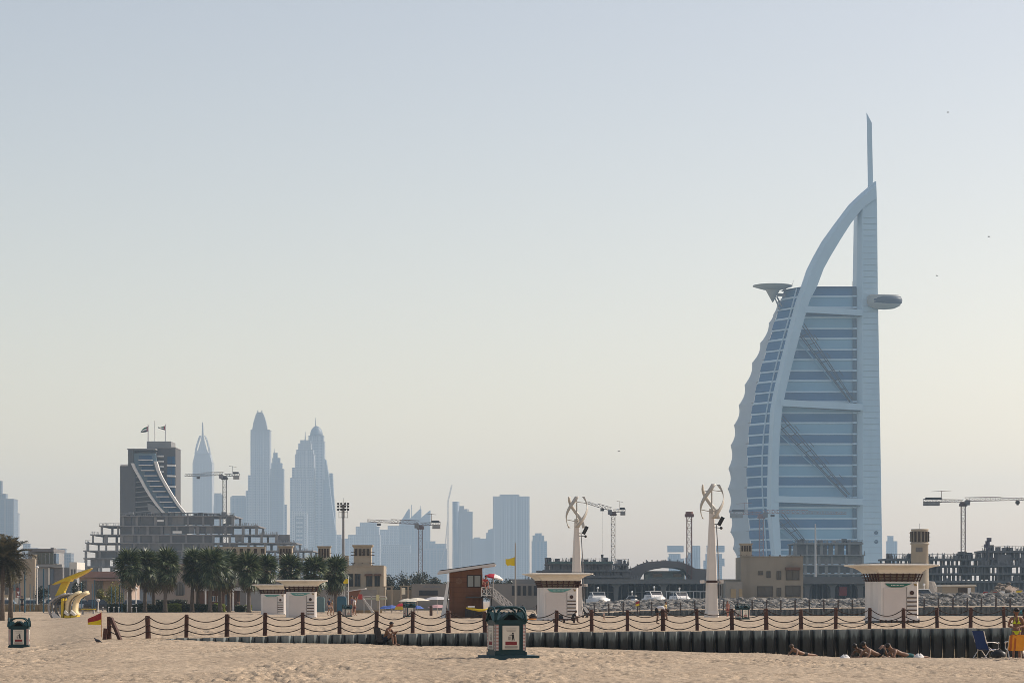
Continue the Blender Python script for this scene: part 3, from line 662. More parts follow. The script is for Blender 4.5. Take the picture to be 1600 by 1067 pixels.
# ------------------------------------------------------------------ concrete shells under construction
def shell(label, d, floors, base_y=938, walls=(), posts=9, depth=22, m=concrete, mw=darkconc, name='concrete_shell', post_w=1.0, infill=(), clutter=0, seed=1, cols=None):
    """floors: (y, px0, px1) slab tops from the highest down; infill: (px0, px1, y0, y1) dark walls"""
    s = F/d; c = (floors[0][1]+floors[0][2])/2; r = random.Random(seed)
    t = thing(name, label, 'building', (X(c,d), d, 0), 0); fx = lambda p: (p-c)/s; fz = lambda y: CZ+(HZ-y)/s
    for i, (y, a, b) in enumerate(floors):
        z = fz(y); MB().box(fx(a),fx(b),0,depth,z-.45,z).build('floor_slab', m, t)
        zb = fz(floors[i+1][0]) if i+1 < len(floors) else max(0, fz(base_y))
        n = max(2, int((b-a)/posts/(1.0 if posts < 10 else 1.6)))
        for k in range(n+1):
            x = fx(a+3.5+(b-a-7)*(k+r.uniform(-.25,.25)*(0<k<n))/n)
            for yy in (.8, depth-1.5):
                w = post_w*r.uniform(.35,.6); MB().box(x-w,x+w,yy,yy+.7,zb,z-.45).build('column', m, t)
        if i == 0 or a < floors[i-1][1]-1 or b > floors[i-1][2]+1:
            g = MB()
            for k in range(int((b-a)*1.0)):
                x = fx(a+r.random()*(b-a)); h = r.uniform(.3,1.3)
                if i and floors[i-1][1] < a+(x-fx(a))*s < floors[i-1][2]: continue
                g.box(x-.05*1,x+.07,.2,.3,z,z+h)
            g.bar((fx(a),.25,z+1),(fx(b) if i==0 else fx(floors[i-1][1]),.25,z+1),.08)
            g.build('edge_rail', steel, t, kind='stuff')
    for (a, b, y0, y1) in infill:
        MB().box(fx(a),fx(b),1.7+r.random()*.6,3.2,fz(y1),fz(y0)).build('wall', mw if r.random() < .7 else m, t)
    for k in range(clutter):
        y, a, b = floors[0] if r.random() < .6 else r.choice(floors[:4]); x = fx(a+r.random()*(b-a)); q = r.uniform(.4,1.6); z = fz(y)
        MB().box(x-q*.6,x+q*.6,1,2.5,z,z+q).build('site_crate', r.choice([steel,darksteel,m]), t)
    return t
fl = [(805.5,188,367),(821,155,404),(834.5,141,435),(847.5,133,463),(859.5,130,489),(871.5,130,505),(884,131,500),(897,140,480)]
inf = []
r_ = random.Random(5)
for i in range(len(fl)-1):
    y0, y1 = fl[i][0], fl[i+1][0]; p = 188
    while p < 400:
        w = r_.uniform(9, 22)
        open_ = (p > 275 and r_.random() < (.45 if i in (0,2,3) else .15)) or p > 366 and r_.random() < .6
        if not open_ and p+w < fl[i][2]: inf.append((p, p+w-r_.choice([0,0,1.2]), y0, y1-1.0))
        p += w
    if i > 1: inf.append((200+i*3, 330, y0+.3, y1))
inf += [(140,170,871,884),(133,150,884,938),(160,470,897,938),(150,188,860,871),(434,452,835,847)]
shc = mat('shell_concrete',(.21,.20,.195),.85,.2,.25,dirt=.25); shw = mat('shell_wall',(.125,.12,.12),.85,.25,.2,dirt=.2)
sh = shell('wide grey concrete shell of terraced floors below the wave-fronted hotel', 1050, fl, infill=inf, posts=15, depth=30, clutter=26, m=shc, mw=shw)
fx = lambda p: (p-277.5)*1050/F; fz = lambda y: CZ+(HZ-y)*1050/F
MB().sheet([[(fx(190+ (366-190)*k/16),yy,fz(806-5.2*math.sin(pi*k/16)**.7)) for k in range(17)] for yy in (0,12)]).build('curved_deck', darksteel, sh)
for k in range(18): x = fx(192+172*k/17); MB().box(x-.25,x+.25,0,.6,fz(806),fz(806-5.0*math.sin(pi*k/17)**.7)).build('prop', darksteel, sh)
MB().box(fx(270),fx(284),-.6,-.3,fz(833),fz(829.5)).build('banner', flagw, sh)
MB().box(fx(246),fx(256),-.6,-.3,fz(815),fz(812)).build('banner', flagw, sh)
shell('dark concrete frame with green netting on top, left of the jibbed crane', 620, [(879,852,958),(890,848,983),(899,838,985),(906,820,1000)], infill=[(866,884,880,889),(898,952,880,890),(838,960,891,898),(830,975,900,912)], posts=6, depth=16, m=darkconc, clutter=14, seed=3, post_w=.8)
o = MB().box(X(856,619.5),X(958,619.5),619.0,619.6,Zw(880,619),Zw(877,619)).build('safety_net', mat('green_net',(.10,.15,.14),.9)); tag(o, 'greenish safety net along the top of the dark concrete frame', 'net')
shell('low dark frame with jutting columns just right of the jibbed crane', 630, [(880,960,983),(891,958,986)], base_y=905, infill=[], posts=3.6, depth=8, m=darkconc, clutter=2, seed=8, post_w=.7)
# arched roof
D = 640.0; t = thing('arched_hall', 'dark arched roof shell with a glazed opening, behind the moored yachts', 'building', (X(1036,D), D, 0)); s = F/D
fx = lambda p: (p-1036)/s; fz = lambda y: CZ+(HZ-y)/s
arc = [(983,888),(992,886),(1000,881),(1010,878),(1024,876.5),(1040,875.8),(1056,876.5),(1068,879),(1078,883),(1087,888),(1106,889)]
inn_ = [(983,906),(1000,905),(1004,898),(1010,892),(1026,888),(1040,886),(1056,886.5),(1068,889),(1075,895),(1080,904),(1106,906)]
MB().loft([[(fx(a),0,fz(b)),(fx(c),0,fz(e)),(fx(c),14,fz(e)),(fx(a),14,fz(b))] for (a,b),(c,e) in zip(arc,inn_)]).build('arch', mat('arch_grey',(.16,.145,.14),.85,.15,.1), t)
MB().box(fx(1010),fx(1074),10,13,fz(906),fz(891)).build('glazed_wall', mat('pale_hall_wall',(.55,.57,.58),.5), t)
for a, b in ((1024,1038),(1056,1070)): MB().box(fx(a),fx(b),9.4,10.2,fz(900.5),fz(895.5)).build('window', darkglass, t)
MB().box(fx(1011),fx(1016),9.2,10.2,fz(905),fz(897)).build('door', white, t)
r = random.Random(4)
for k in range(16): p = r.uniform(990,1085); yy = float(np.interp(p,[a for a,b in arc],[b for a,b in arc])); MB().box(fx(p)-.12,fx(p)+.14,2,2.3,fz(yy),fz(yy-r.uniform(1.5,4))).build('roof_post', darksteel, t)
# long bridge deck with corbels over the marina
D = 600.0; s = F/D; fx = lambda p: (p-980)/s; fz = lambda y: CZ+(HZ-y)/s
t = thing('long_deck', 'long grey concrete deck on corbelled piers crossing behind the yachts', 'bridge', (X(980,D), D, 0))
MB().box(fx(795),fx(1160),0,10,fz(912),fz(904.5)).build('deck', mat('deck_grey',(.16,.15,.145),.85,.1,.1,dirt=.2), t)
for p in (850,963,1037,1110):
    MB().prism([(fx(p-9),fz(912)),(fx(p+9),fz(912)),(fx(p+4),fz(917)),(fx(p+3),fz(938)),(fx(p-3),fz(938)),(fx(p-4),fz(917))], 1, 4).build('pier', mat('deck_grey',(.16,.15,.145)), t)
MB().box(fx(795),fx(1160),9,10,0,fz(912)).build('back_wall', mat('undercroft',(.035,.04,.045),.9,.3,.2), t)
for k in range(34):
    p = 800+k*10.8; MB().box(fx(p)-.15,fx(p)+.15,6,6.3,0,fz(912)).build('column', steel, t)
for k in range(6): MB().box(fx(820+k*55),fx(850+k*55),7,7.4,fz(925),fz(923.6)).build('rail', steel, t)
# right of the tan house: the same deck goes on
t = thing('long_deck', 'grey concrete deck on piers right of the sandy house with turret', 'bridge', (X(1320,D), D, 0)); fx = lambda p: (p-1320)/s
MB().box(fx(1230),fx(1400),0,10,fz(912),fz(901)).build('deck', mat('deck_grey',(.16,.15,.145)), t)
for p in (1262,1302,1345): MB().prism([(fx(p-9),fz(911.9)),(fx(p+9),fz(911.9)),(fx(p+4),fz(917)),(fx(p+3),fz(938)),(fx(p-3),fz(938)),(fx(p-4),fz(917))], 1, 4).build('pier', mat('deck_grey',(.16,.15,.145)), t)
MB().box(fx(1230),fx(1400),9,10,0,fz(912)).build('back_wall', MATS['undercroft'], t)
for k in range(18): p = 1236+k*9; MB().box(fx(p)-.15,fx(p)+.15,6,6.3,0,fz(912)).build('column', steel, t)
MB().box(fx(1313),fx(1325),2,5,fz(930),fz(916)).build('red_panel', mat('dull_red',(.25,.03,.03),.7), t)
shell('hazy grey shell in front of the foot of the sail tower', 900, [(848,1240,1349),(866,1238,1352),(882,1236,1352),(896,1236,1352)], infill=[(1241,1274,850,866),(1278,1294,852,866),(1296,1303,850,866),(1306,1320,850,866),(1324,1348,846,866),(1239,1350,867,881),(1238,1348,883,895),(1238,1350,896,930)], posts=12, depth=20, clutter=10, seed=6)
o = MB().tube([(X(1274,890),890,0),(X(1274,890),890,Zw(818,890))], [.45,.25], 8).build('white_pylon', mat('pylon_white',(.5,.47,.46),.6)); tag(o, 'slim pale pylon rising in front of the sail tower', 'pylon')
inf = [(1454,1474,883,895),(1453,1474,896,907),(1505,1519,873,905),(1534,1548,873,905),(1562,1583,866,908),(1455,1600,907,930),(1600,1625,866,905)]
shell('dark concrete frame of columns along the right edge under the long crane', 600, [(872,1385,1534),(882.5,1440,1600),(895,1440,1625),(907,1440,1630)], infill=inf, posts=7, depth=14, m=darkconc, clutter=22, seed=9, post_w=.42)
shell('taller scaffolded bay of the frame at the right edge', 605, [(860,1534,1625),(871,1532,1625)], base_y=884, infill=[(1560,1565,854,871),(1580,1585,855,871)], posts=5, depth=10, m=darkconc, clutter=4, seed=10, post_w=.5)
t = thing('concrete_boom', 'dark folded concrete-pump boom standing up from the right-hand frame', 'boom', (X(1543,598), 598, 0)); s = F/598
MB().tube([(0,0,Zw(875,598)),(0,0,Zw(852,598))], .35, 8).build('boom_mast', darksteel, t)
for dx, y0, y1, w in ((0,852,845,.9),(.35,846,840,1.0),(-.4,855,850,.8),(.1,858,855,.8)): MB().box(dx-w/2,dx+w/2,-.4,.4,Zw(y0,598),Zw(y1,598)).build('boom_joint', mat('boom_violet',(.09,.07,.11),.5), t)
# ------------------------------------------------------------------ buildings of the middle distance
def spot(px, d, dz=0): return (X(px,d), d, dz)
def house(name, label, d, px, cat='house'):
    t = thing(name, label, cat, (X(px,d), d, 0)); s = F/d
    return t, (lambda p: (p-px)/s), (lambda y: CZ+(HZ-y)/s)
def windows(t, lst, fx, fz, y0, m=darkglass, fr=None, rec=.12):
    """window recess, frame proud of the wall, glass set back in it"""
    for a, b, c, e in lst:
        x0, x1, z0, z1 = fx(a), fx(b), fz(e), fz(c); fw = min(.1, (x1-x0)*.1)
        g = MB(); g.box(x0-fw,x0,y0-.08,y0,z0-fw,z1+fw); g.box(x1,x1+fw,y0-.08,y0,z0-fw,z1+fw); g.box(x0,x1,y0-.08,y0,z1,z1+fw); g.box(x0,x1,y0-.08,y0,z0-fw,z0)
        mx = (x0+x1)/2; g.box(mx-.03,mx+.03,y0-.06,y0-.021,z0,z1)
        o = g.build('window', fr or steel, t); MB().box(x0,x1,y0-.02,y0+.01,z0,z1).build('pane', m, o)
# sandy house with turret
t, fx, fz = house('sandy_house', 'flat-roofed sandy house with small windcatcher turret at its left corner, behind the rocks', 385, 1206)
taupe = mat('taupe_render', (.27,.24,.195), .85, .08, .3, dirt=.15)
MB().box(fx(1157.5),fx(1255),0,9,0,fz(870)).build('wall', taupe, t)
MB().box(fx(1157),fx(1255.5),-.12,.4,fz(870),fz(868.6)).build('parapet', taupe, t)
MB().box(fx(1129),fx(1157.4),1,7,0,fz(905)).build('side_wing', taupe, t)
MB().box(fx(1131),fx(1157.4),-3,1-.01,0,fz(908.5)).build('porch', mat('porch_grey',(.25,.235,.21),.85), t)
windows(t, [(1185,1191.5,892.5,897.5),(1198,1203.5,892.5,902),(1214,1220,892.5,905),(1229,1248,891.5,905),(1184,1206.5,916.5,931),(1214,1220,918.5,931),(1228,1250,915.5,931)], fx, fz, 0, fr=mat('frame_dark',(.06,.055,.05),.6))
MB().box(fx(1227),fx(1249.5),-.9,-.02,fz(890.5),fz(886)).build('awning', mat('awning_brown',(.13,.07,.05),.7), t)
for a, b in ((1139,1147),(1152,1157)): MB().box(fx(a),fx(b),-3.1,-3.0,.3,fz(920)).build('shutter_door', mat('door_sand',(.33,.25,.15),.7), t)
for p in (1205,1221,1254): MB().ball((fx(p),2,fz(868.4)+.1),.14,8,6).build('roof_lamp', darksteel, t)
def windtower(t, fx, fz, a, b, y0, y1, yb, m, yy=0, dp=None):
    w = fx(b)-fx(a); dp = dp or w
    MB().box(fx(a)+w*.06,fx(b)-w*.06,yy+w*.06,yy+dp-w*.06,fz(yb),fz(y0)-w*.12).build('turret', m, t)
    MB().loft([[(fx(a)+w*q,yy+w*q,z),(fx(b)-w*q,yy+w*q,z),(fx(b)-w*q,yy+dp-w*q,z),(fx(a)+w*q,yy+dp-w*q,z)] for q, z in ((.05,fz(y0)-w*.14),(-.02,fz(y0)-w*.05),(-.02,fz(y0)))]).build('turret_cap', m, t)
    zt, zb = fz(y0)-w*.2, fz(y1)
    for k in range(4):
        x = fx(a)+w*(.12+.2*k); MB().box(x,x+w*.13,yy+w*.03,yy+w*.09,zb,zt).build('vent_slot', mat('vent_shadow',(.06,.045,.035),.9), t)
    for z in (zb+.1, (zb+zt)/2, fz(yb)-(fz(yb)-zb)*.3):
        for k in range(3): x = fx(a)+w*(.1+.4*k); MB().bar((x,yy-w*.08,z),(x,yy+w*.07,z),w*.035).build('timber_peg', timber, t)
        MB().bar((fx(a)-w*.1,yy+w*.3,z),(fx(b)+w*.1,yy+w*.3,z),w*.035).build('timber_peg', timber, t)
windtower(t, fx, fz, 1156.5, 1176, 848.5, 861, 870, tan, .05, 1.9)
# windcatcher house behind the palms
t, fx, fz = house('windcatcher_house', 'sandy two-storey house with a square windcatcher tower beside the last palm', 370, 555)
MB().box(fx(540),fx(599.5),0,8,0,fz(883.5)).build('wall', tan, t)
MB().box(fx(505),fx(542),1.2,9,0,fz(887)).build('side_wing', tan, t)
MB().box(fx(533),fx(600),-.15,.3,fz(884.5),fz(882.8)).build('parapet', tan, t)
MB().box(fx(566),fx(567.2),-.02,0,fz(930),fz(885)).build('wall_step', tan, t)
windows(t, [(573,581,897,915),(586,593,897,915)], fx, fz, 0, fr=mat('frame_dark',(.06,.055,.05)))
windows(t, [(542.5,551,897,915),(555,562.5,897,915)], fx, fz, 0, fr=mat('frame_dark',(.06,.055,.05)))
for a, b in ((570,582),(585,596)): MB().box(fx(a),fx(b),-.5,-.1,fz(899.5),fz(896.5)).build('window_hood', mat('awning_brown',(.13,.07,.05)), t)
MB().box(fx(500),fx(590),-1.6,-1.3,0,fz(921)).build('garden_wall', mat('garden_wall_grey',(.24,.22,.2),.85,.1,.3), t)
windtower(t, fx, fz, 550.5, 581.5, 851, 868, 884, tan, .05)
windtower(t, fx, fz, 494.5, 515.5, 852.5, 871, 895, tan, 1.3)
MB().box(fx(533),fx(543),.6,3,fz(887),fz(867.5)).build('chimney', tan, t)
for k in range(5): p = 540+k*9.5; MB().box(fx(p),fx(p)+.35,1.5,1.9,fz(883),fz(881.4-(k%2))).build('roof_vent', concrete, t)
t, fx, fz = house('windcatcher_house', 'low sandy roof row with windcatchers peeping over the middle palms', 380, 400)
MB().box(fx(334),fx(418),0,6,0,fz(868)).build('wall', tan, t); MB().box(fx(330),fx(470),-2,5.9,0,fz(905)).build('front_block', mat('grey_render',(.22,.205,.19),.85,.1,.3), t)
windows(t, [(338+k*12.5,344+k*12.5,856.8,864) for k in range(0)]+[(340,345,859,866)], fx, fz, 0)
MB().box(fx(333),fx(415),-.2,.2,fz(869),fz(854)).build('upper_wall', tan, t)
for k in range(7): MB().box(fx(342+k*11),fx(347+k*11),-.27,-.21,fz(865),fz(857)).build('vent_slot', mat('vent_shadow',(.06,.045,.035)), t)
windtower(t, fx, fz, 434, 457, 852.5, 870, 905, tan, .3)
# round windcatcher on the mound
t, fx, fz = house('round_tower', 'round sandy windcatcher tower rising behind the widest-roofed white hut', 365, 1439.7, 'tower'); s = F/365
MB().lathe([(14.2/s,.4),(14/s,fz(905)),(13.2/s,fz(851)),(14.6/s,fz(850)),(14.8/s,fz(848)),(13.2/s,fz(847)),(13.0/s,fz(829)),(13.6/s,fz(828)),(13.8/s,fz(826)),(.2,fz(825.8))],0,1.5,28).build('shaft', tan, t, True)
for k in range(28):
    a = 2*pi*k/28; g = MB(); r = 13.4/s; g.bar((r*math.cos(a),1.5+r*math.sin(a),fz(846)),(r*math.cos(a),1.5+r*math.sin(a),fz(830)),.09 if k%2 else .28,.14)
    g.build('vent_slot' if k%2 == 0 else 'vent_rib', mat('vent_shadow',(.06,.045,.035)) if k%2 == 0 else tan, t)
for z in (832,838,844):
    for sx in (-1,1): MB().bar((sx*12/s,1.5,fz(z)),(sx*16.5/s,1.5,fz(z)),.06).build('timber_peg', timber, t)
MB().tube([(0,1.5,fz(826)),(0,1.5,fz(817))],.03,6).build('lightning_rod', steel, t)
MB().loft([[(14.35/s*math.sin(a),1.5-14.0/s*math.cos(a)-.03,fz(y)) for a in (-.6,-.3,0,.15)]+[(14.35/s*math.sin(a),1.5-13.2/s*math.cos(a),fz(y)) for a in (.15,0,-.3,-.6)] for y in (862,855.5)]).build('faded_sign', mat('faded_grey_sign',(.17,.16,.15),.8,.3,3), t)
MB().lathe([(30/s,0),(27/s,fz(928)),(20/s,fz(917)),(15/s,fz(908)),(.3,fz(907))],1.0,3,18).build('mound', mat('rubble_grey',(.22,.2,.18),.95,.3,1), t)
# low pink house and arched wall left
t, fx, fz = house('pink_house', 'low pinkish house with red roof edge behind the yellow canopy', 400, 170)
MB().box(fx(124),fx(205),0,9,0,fz(902)).build('wall', mat('pink_render',(.38,.30,.25),.85,.1,.3,dirt=.15), t)
MB().prism([(fx(118),fz(902)),(fx(212),fz(902)),(fx(206),fz(892.5)),(fx(124),fz(892.5))],-.6,9.6).build('roof', mat('pink_roof',(.29,.19,.16),.8,.12,.5), t)
windows(t, [(128,135,907,920),(148,160,908,930)], fx, fz, 0)
MB().box(fx(146),fx(190),-3,-.05,fz(907),fz(904.5)).build('porch_roof', mat('pink_roof',(.29,.19,.16)), t)
t, fx, fz = house('arched_house', 'pale pinkish house with a pointed-arch window between two palm groups', 390, 275)
MB().box(fx(240),fx(322),0,8,0,fz(890)).build('wall', mat('rose_render',(.36,.30,.26),.85,.08,.3), t)
MB().prism([(fx(236),fz(890)),(fx(326),fz(890)),(fx(318),fz(881)),(fx(246),fz(881))],-.4,8.4).build('roof', mat('pink_roof',(.29,.19,.16)), t)
arcp = [(-6,930),(-6,918),(-5,913.5),(-2.6,910.5),(0,909),(2.6,910.5),(5,913.5),(6,918),(6,930)]
o = MB().prism([(fx(281+a*1.35),fz(y-1.5)) for a, y in arcp],-.12,-.01).build('window', mat('frame_grey',(.2,.2,.2),.6), t); MB().prism([(fx(281+a),fz(y)) for a, y in arcp],-.17,-.125).build('pane', darkglass, o)
for k in (-1,1): MB().box(fx(281+k*2.2)-.03,fx(281+k*2.2)+.03,-.2,-.175,fz(929),fz(911)).build('glazing_bar', MATS['frame_grey'], o)
# villas at the far left
vwhite = mat('villa_white',(.62,.60,.55),.7,.06,.3,dirt=.08); vgrey = mat('villa_grey',(.26,.27,.28),.7,.08,.3)
t, fx, fz = house('modern_villa', 'grey and white modern villa with big glazed corner behind left palms', 430, 80)
MB().box(fx(44),fx(84),0,10,0,fz(857)).build('wall', vgrey, t)
MB().box(fx(48),fx(84.5),-.5,10.4,fz(862),fz(857.5)).build('roof', mat('villa_roof',(.16,.16,.17),.6), t); MB().box(fx(79),fx(84),0,2,fz(857.4),fz(855)).build('roof_box', vgrey, t)
MB().box(fx(60),fx(83.5),-.25,-.05,fz(880.5),fz(863.5)).build('glazing', glassmat('villa_glass',(.04,.07,.08)), t)
for p in (66,72,78): MB().box(fx(p)-.05,fx(p)+.05,-.32,-.26,fz(880),fz(864)).build('glazing_bar', vgrey, t)
MB().box(fx(58),fx(101),-2.5,-.3,fz(886),fz(881.5)).build('balcony_slab', vgrey, t)
MB().box(fx(63),fx(80),-2,-.4,0,fz(886.2)).build('lower_wall', vgrey, t)
MB().box(fx(80.5),fx(101),-1.9,-.4,0,fz(886.4)).build('garage_recess', mat('villa_roof',(.16,.16,.17)), t)
for a, b in ((79,81.5),(56,58)): MB().box(fx(a),fx(b),-2.3,-2.05,fz(913),fz(887)).build('pillar', vwhite, t)
MB().box(fx(82),fx(87),-2.1,-1.95,fz(912),fz(889)).build('tall_window', blueglass, t)
MB().box(fx(52),fx(59),-1,-.05,fz(902),fz(866)).build('stair_tower', cream, t); MB().box(fx(84.2),fx(87),.2,3,fz(880),fz(864)).build('end_glass', blueglass, t)
t, fx, fz = house('cream_villa', 'cream villa half hidden by the date palms at the left edge', 400, 20)
MB().box(fx(-30),fx(41),0,8,0,fz(906)).build('wall', cream, t); MB().box(fx(20),fx(56),-.8,-.05,0,fz(873)).build('upper_wall', mat('villa_sand',(.36,.30,.23),.8,.06,.3), t)
windows(t, [(4,14,912,928),(22,30,912,922)], fx, fz, -.82); MB().box(fx(-30),fx(36),-2,-.9,fz(905),fz(901)).build('ledge', vwhite, t)
t, fx, fz = house('white_villa', 'small white cube villa with open upper terrace, right of the grey villa', 440, 110)
MB().box(fx(98),fx(120),0,8,0,fz(886)).build('wall', vgrey, t); MB().box(fx(109),fx(120.5),-.3,8,fz(889),fz(878)).build('upper_block', vwhite, t)
for a in (109,114,118.5): MB().box(fx(a),fx(a+2),-.3,-.02,fz(905),fz(889)).build('pillar', vwhite, t)
MB().box(fx(104),fx(124),-3,-.4,0,fz(915)).build('lower_wall', mat('villa_roof',(.16,.16,.17)), t)
t, fx, fz = house('low_building', 'long low grey building with a dark recess behind the beach huts', 375, 672, 'building')
MB().box(fx(643),fx(722),0,10,0,fz(912)).build('wall', mat('grey_render',(.22,.205,.19)), t); MB().box(fx(655),fx(684),-.1,-.01,fz(930),fz(922)).build('recess', MATS['undercroft'], t)
for k in range(14): MB().box(fx(660.5+k*2.1),fx(660.5+k*2.1+[1.5,1.2,1.7][k%3]),-.08,-.02,fz(917.3),fz(915.6)).build('sign_letter', steel, t)
MB().box(fx(600),fx(644),2,8,0,fz(921)).build('side_block', taupe, t)
t, fx, fz = house('low_building', 'low grey flat building behind the yellow flag pole', 380, 800, 'building')
MB().box(fx(765),fx(850),0,10,0,fz(912)).build('wall', mat('grey_render',(.22,.205,.19)), t)
for k in range(5): MB().box(fx(800+k*8.5),fx(805+k*8.5),-.1,-.01,fz(930),fz(915)).build('window', MATS['undercroft'], t)
t, fx, fz = house('pavilion', 'flat-roofed beach cafe with brown front among the palm trunks', 335, 350, 'building')
MB().box(fx(300),fx(391),-1.5,5,fz(922.5),fz(917.5)).build('roof', mat('roof_grey',(.42,.42,.42),.6), t); MB().box(fx(312),fx(370),0,4,0,fz(922.6)).build('wall', mat('cafe_brown',(.15,.085,.06),.8,.15,.5), t)
windows(t, [(331,336,931,939),(340,345,931,939),(352,360,929,945)], fx, fz, 0, blueglass, white)
for p in (303,323,366,388): MB().box(fx(p)-.1,fx(p)+.1,-1.3,-1.1,0,fz(922.6)).build('post', white, t)
MB().box(fx(391),fx(420),-1,4,0,fz(924)).build('side_room', vgrey, t)
t, fx, fz = house('site_shed', 'low pale-roofed shed standing on the rocks at the right', 345, 1498, 'shed')
MB().box(fx(1472),fx(1523),0,4,.3,fz(915.5)).build('wall', mat('shed_wall',(.33,.27,.2),.85,.1,.5), t); MB().prism([(fx(1470),fz(916)),(fx(1526),fz(915.5)),(fx(1523),fz(912.8)),(fx(1471),fz(913.2))],-.4,4.4).build('roof', mat('shed_roof',(.62,.55,.45),.7), t)
MB().box(fx(1497),fx(1511),-.05,0,.4,fz(918)).build('door_opening', mat('vent_shadow',(.06,.045,.035)), t); MB().box(fx(1512),fx(1517),-.08,-.02,.4,fz(918)).build('door', white, t)
t = thing('portable_tank', 'ribbed white tank beside the pale-roofed shed', 'tank', (X(1479,343),343,.5)); s = F/343
MB().tube([(-6/s,0,.6),(6/s,0,.6)],.6,14).build('tank', white, t, True)
for k in range(4): MB().tube([((-5+k*3.3)/s,0,.6),((-5+k*3.3)/s+.07,0,.6)],.64,14).build('tank_rib', concrete, t)
# rubble breakwater: a core and a heap of boulders nobody could count
def rock(g, c, r, rr):
    n1 = [(rr.uniform(.75,1.1)) for _ in range(12)]; vs = []; fs = []
    t_ = (1+5**.5)/2; base = [(-1,t_,0),(1,t_,0),(-1,-t_,0),(1,-t_,0),(0,-1,t_),(0,1,t_),(0,-1,-t_),(0,1,-t_),(t_,0,-1),(t_,0,1),(-t_,0,-1),(-t_,0,1)]
    a = rr.uniform(0,6.28); ca, sa = math.cos(a), math.sin(a); ex = (rr.uniform(.8,1.4),rr.uniform(.8,1.3),rr.uniform(.55,.9))
    for k, (x,y,z) in enumerate(base):
        q = r*n1[k]/1.9; x,y,z = x*q*ex[0],y*q*ex[1],z*q*ex[2]; vs.append((c[0]+x*ca-y*sa, c[1]+x*sa+y*ca, c[2]+z))
    g.add(vs, [(0,11,5),(0,5,1),(0,1,7),(0,7,10),(0,10,11),(1,5,9),(5,11,4),(11,10,2),(10,7,6),(7,1,8),(3,9,4),(3,4,2),(3,2,6),(3,6,8),(3,8,9),(4,9,5),(2,4,11),(6,2,10),(8,6,7),(9,8,1)])
rr = random.Random(11); g = MB()
for k in range(5200):
    px = rr.uniform(850,1660); u = rr.random(); d = 300+26*u
    top = interp(px, [850,980,1180,1320,1460,1660], [.75,1.15,1.45,1.3,2.0,2.1]); prof = min(1, u*2.2)*(1 if u < .8 else 1-(u-.8)*1.5)
    z = .15+(top-.15)*prof*rr.uniform(.8,1.05); rock(g, (X(px,d), d, z), rr.uniform(.22,.55)*(1.25 if rr.random()<.1 else 1), rr)
def rockmat(nm='boulder_stone', c=(.17,.165,.155), c2=(.33,.31,.28)):
    m = leafmat(nm, c, c2, 0); m.node_tree.nodes['Principled BSDF'].inputs['Roughness'].default_value = .95; m.node_tree.nodes['Principled BSDF'].inputs['Specular IOR Level'].default_value = .1; return m
o = g.build('breakwater_rocks', rockmat()); tag(o, 'heap of grey boulders forming the breakwater behind the far fence', kind='stuff')
core = [];
for px in range(840, 1701, 20):
    top = interp(px, [850,980,1180,1320,1460,1660], [.75,1.15,1.45,1.3,2.0,2.1])-.35
    core.append([(X(px,d), d, z) for d, z in ((296,-.3),(300,.0),(312,top),(322,top),(335,-1.8))])
tag(MB().sheet(core).build('breakwater', mat('rubble_grey',(.22,.2,.18))), 'rubble bank under the boulders', kind='structure')
g = MB(); rr = random.Random(13)
for k in range(900):
    px = rr.uniform(1520,1640); u = rr.random(); d = 350+14*u; z = .5+ (2.6*math.exp(-((px-1572)/34)**2)+.8)*(1-abs(u-.6)*1.1)*rr.uniform(.6,1); rock(g,(X(px,d),d,z),rr.uniform(.15,.45),rr)
tag(g.build('rubble_heap', rockmat('rubble_stone',(.20,.17,.14),(.30,.25,.2))), 'heap of brown earth and rubble on the quay at the right edge', kind='stuff')
rows = [[(X(px,d),d,.5+(2.5*math.exp(-((px-1572)/34)**2)+.6)*w) for d, w in ((348,0),(354,.6),(358,1),(366,.8),(374,0))] for px in range(1500,1681,8)]
tag(MB().sheet(rows).build('earth_mound', mat('earth_brown',(.24,.19,.15),.95,.25,.6,bump=.4,bs=2)), 'bank of brown earth on the quay', kind='structure')
for k,(px,w,h,m_,lab) in enumerate([(1592,8,6,yellow,'yellow digger-coloured bin on the rubble at the right edge'),(1566,7,5,white,'white site box on the rubble'),(1540,6,4,mat('dull_red',(.25,.03,.03)),'reddish site box near the shed'),(1555,5,4,mat('dull_red2',(.3,.08,.05),.7),'rust-coloured site box on the rubble')]):
    s = F/347; t = thing('site_box', lab, 'box', (X(px,347),347,Zw(928,347)), 0, 'boxes on the rubble'); MB().loft([[(-w/2/s*q,-.4*q,z),(w/2/s*q,-.4*q,z),(w/2/s*q,.4*q,z),(-w/2/s*q,.4*q,z)] for q,z in ((.8,-.4),(1,.1),(1,h/s*.8),(.9,h/s))]).build('body', m_, t); MB().box(-w/2/s,w/2/s,-.42,.42,h/s+.003,h/s+.06).build('lid', steel, t)
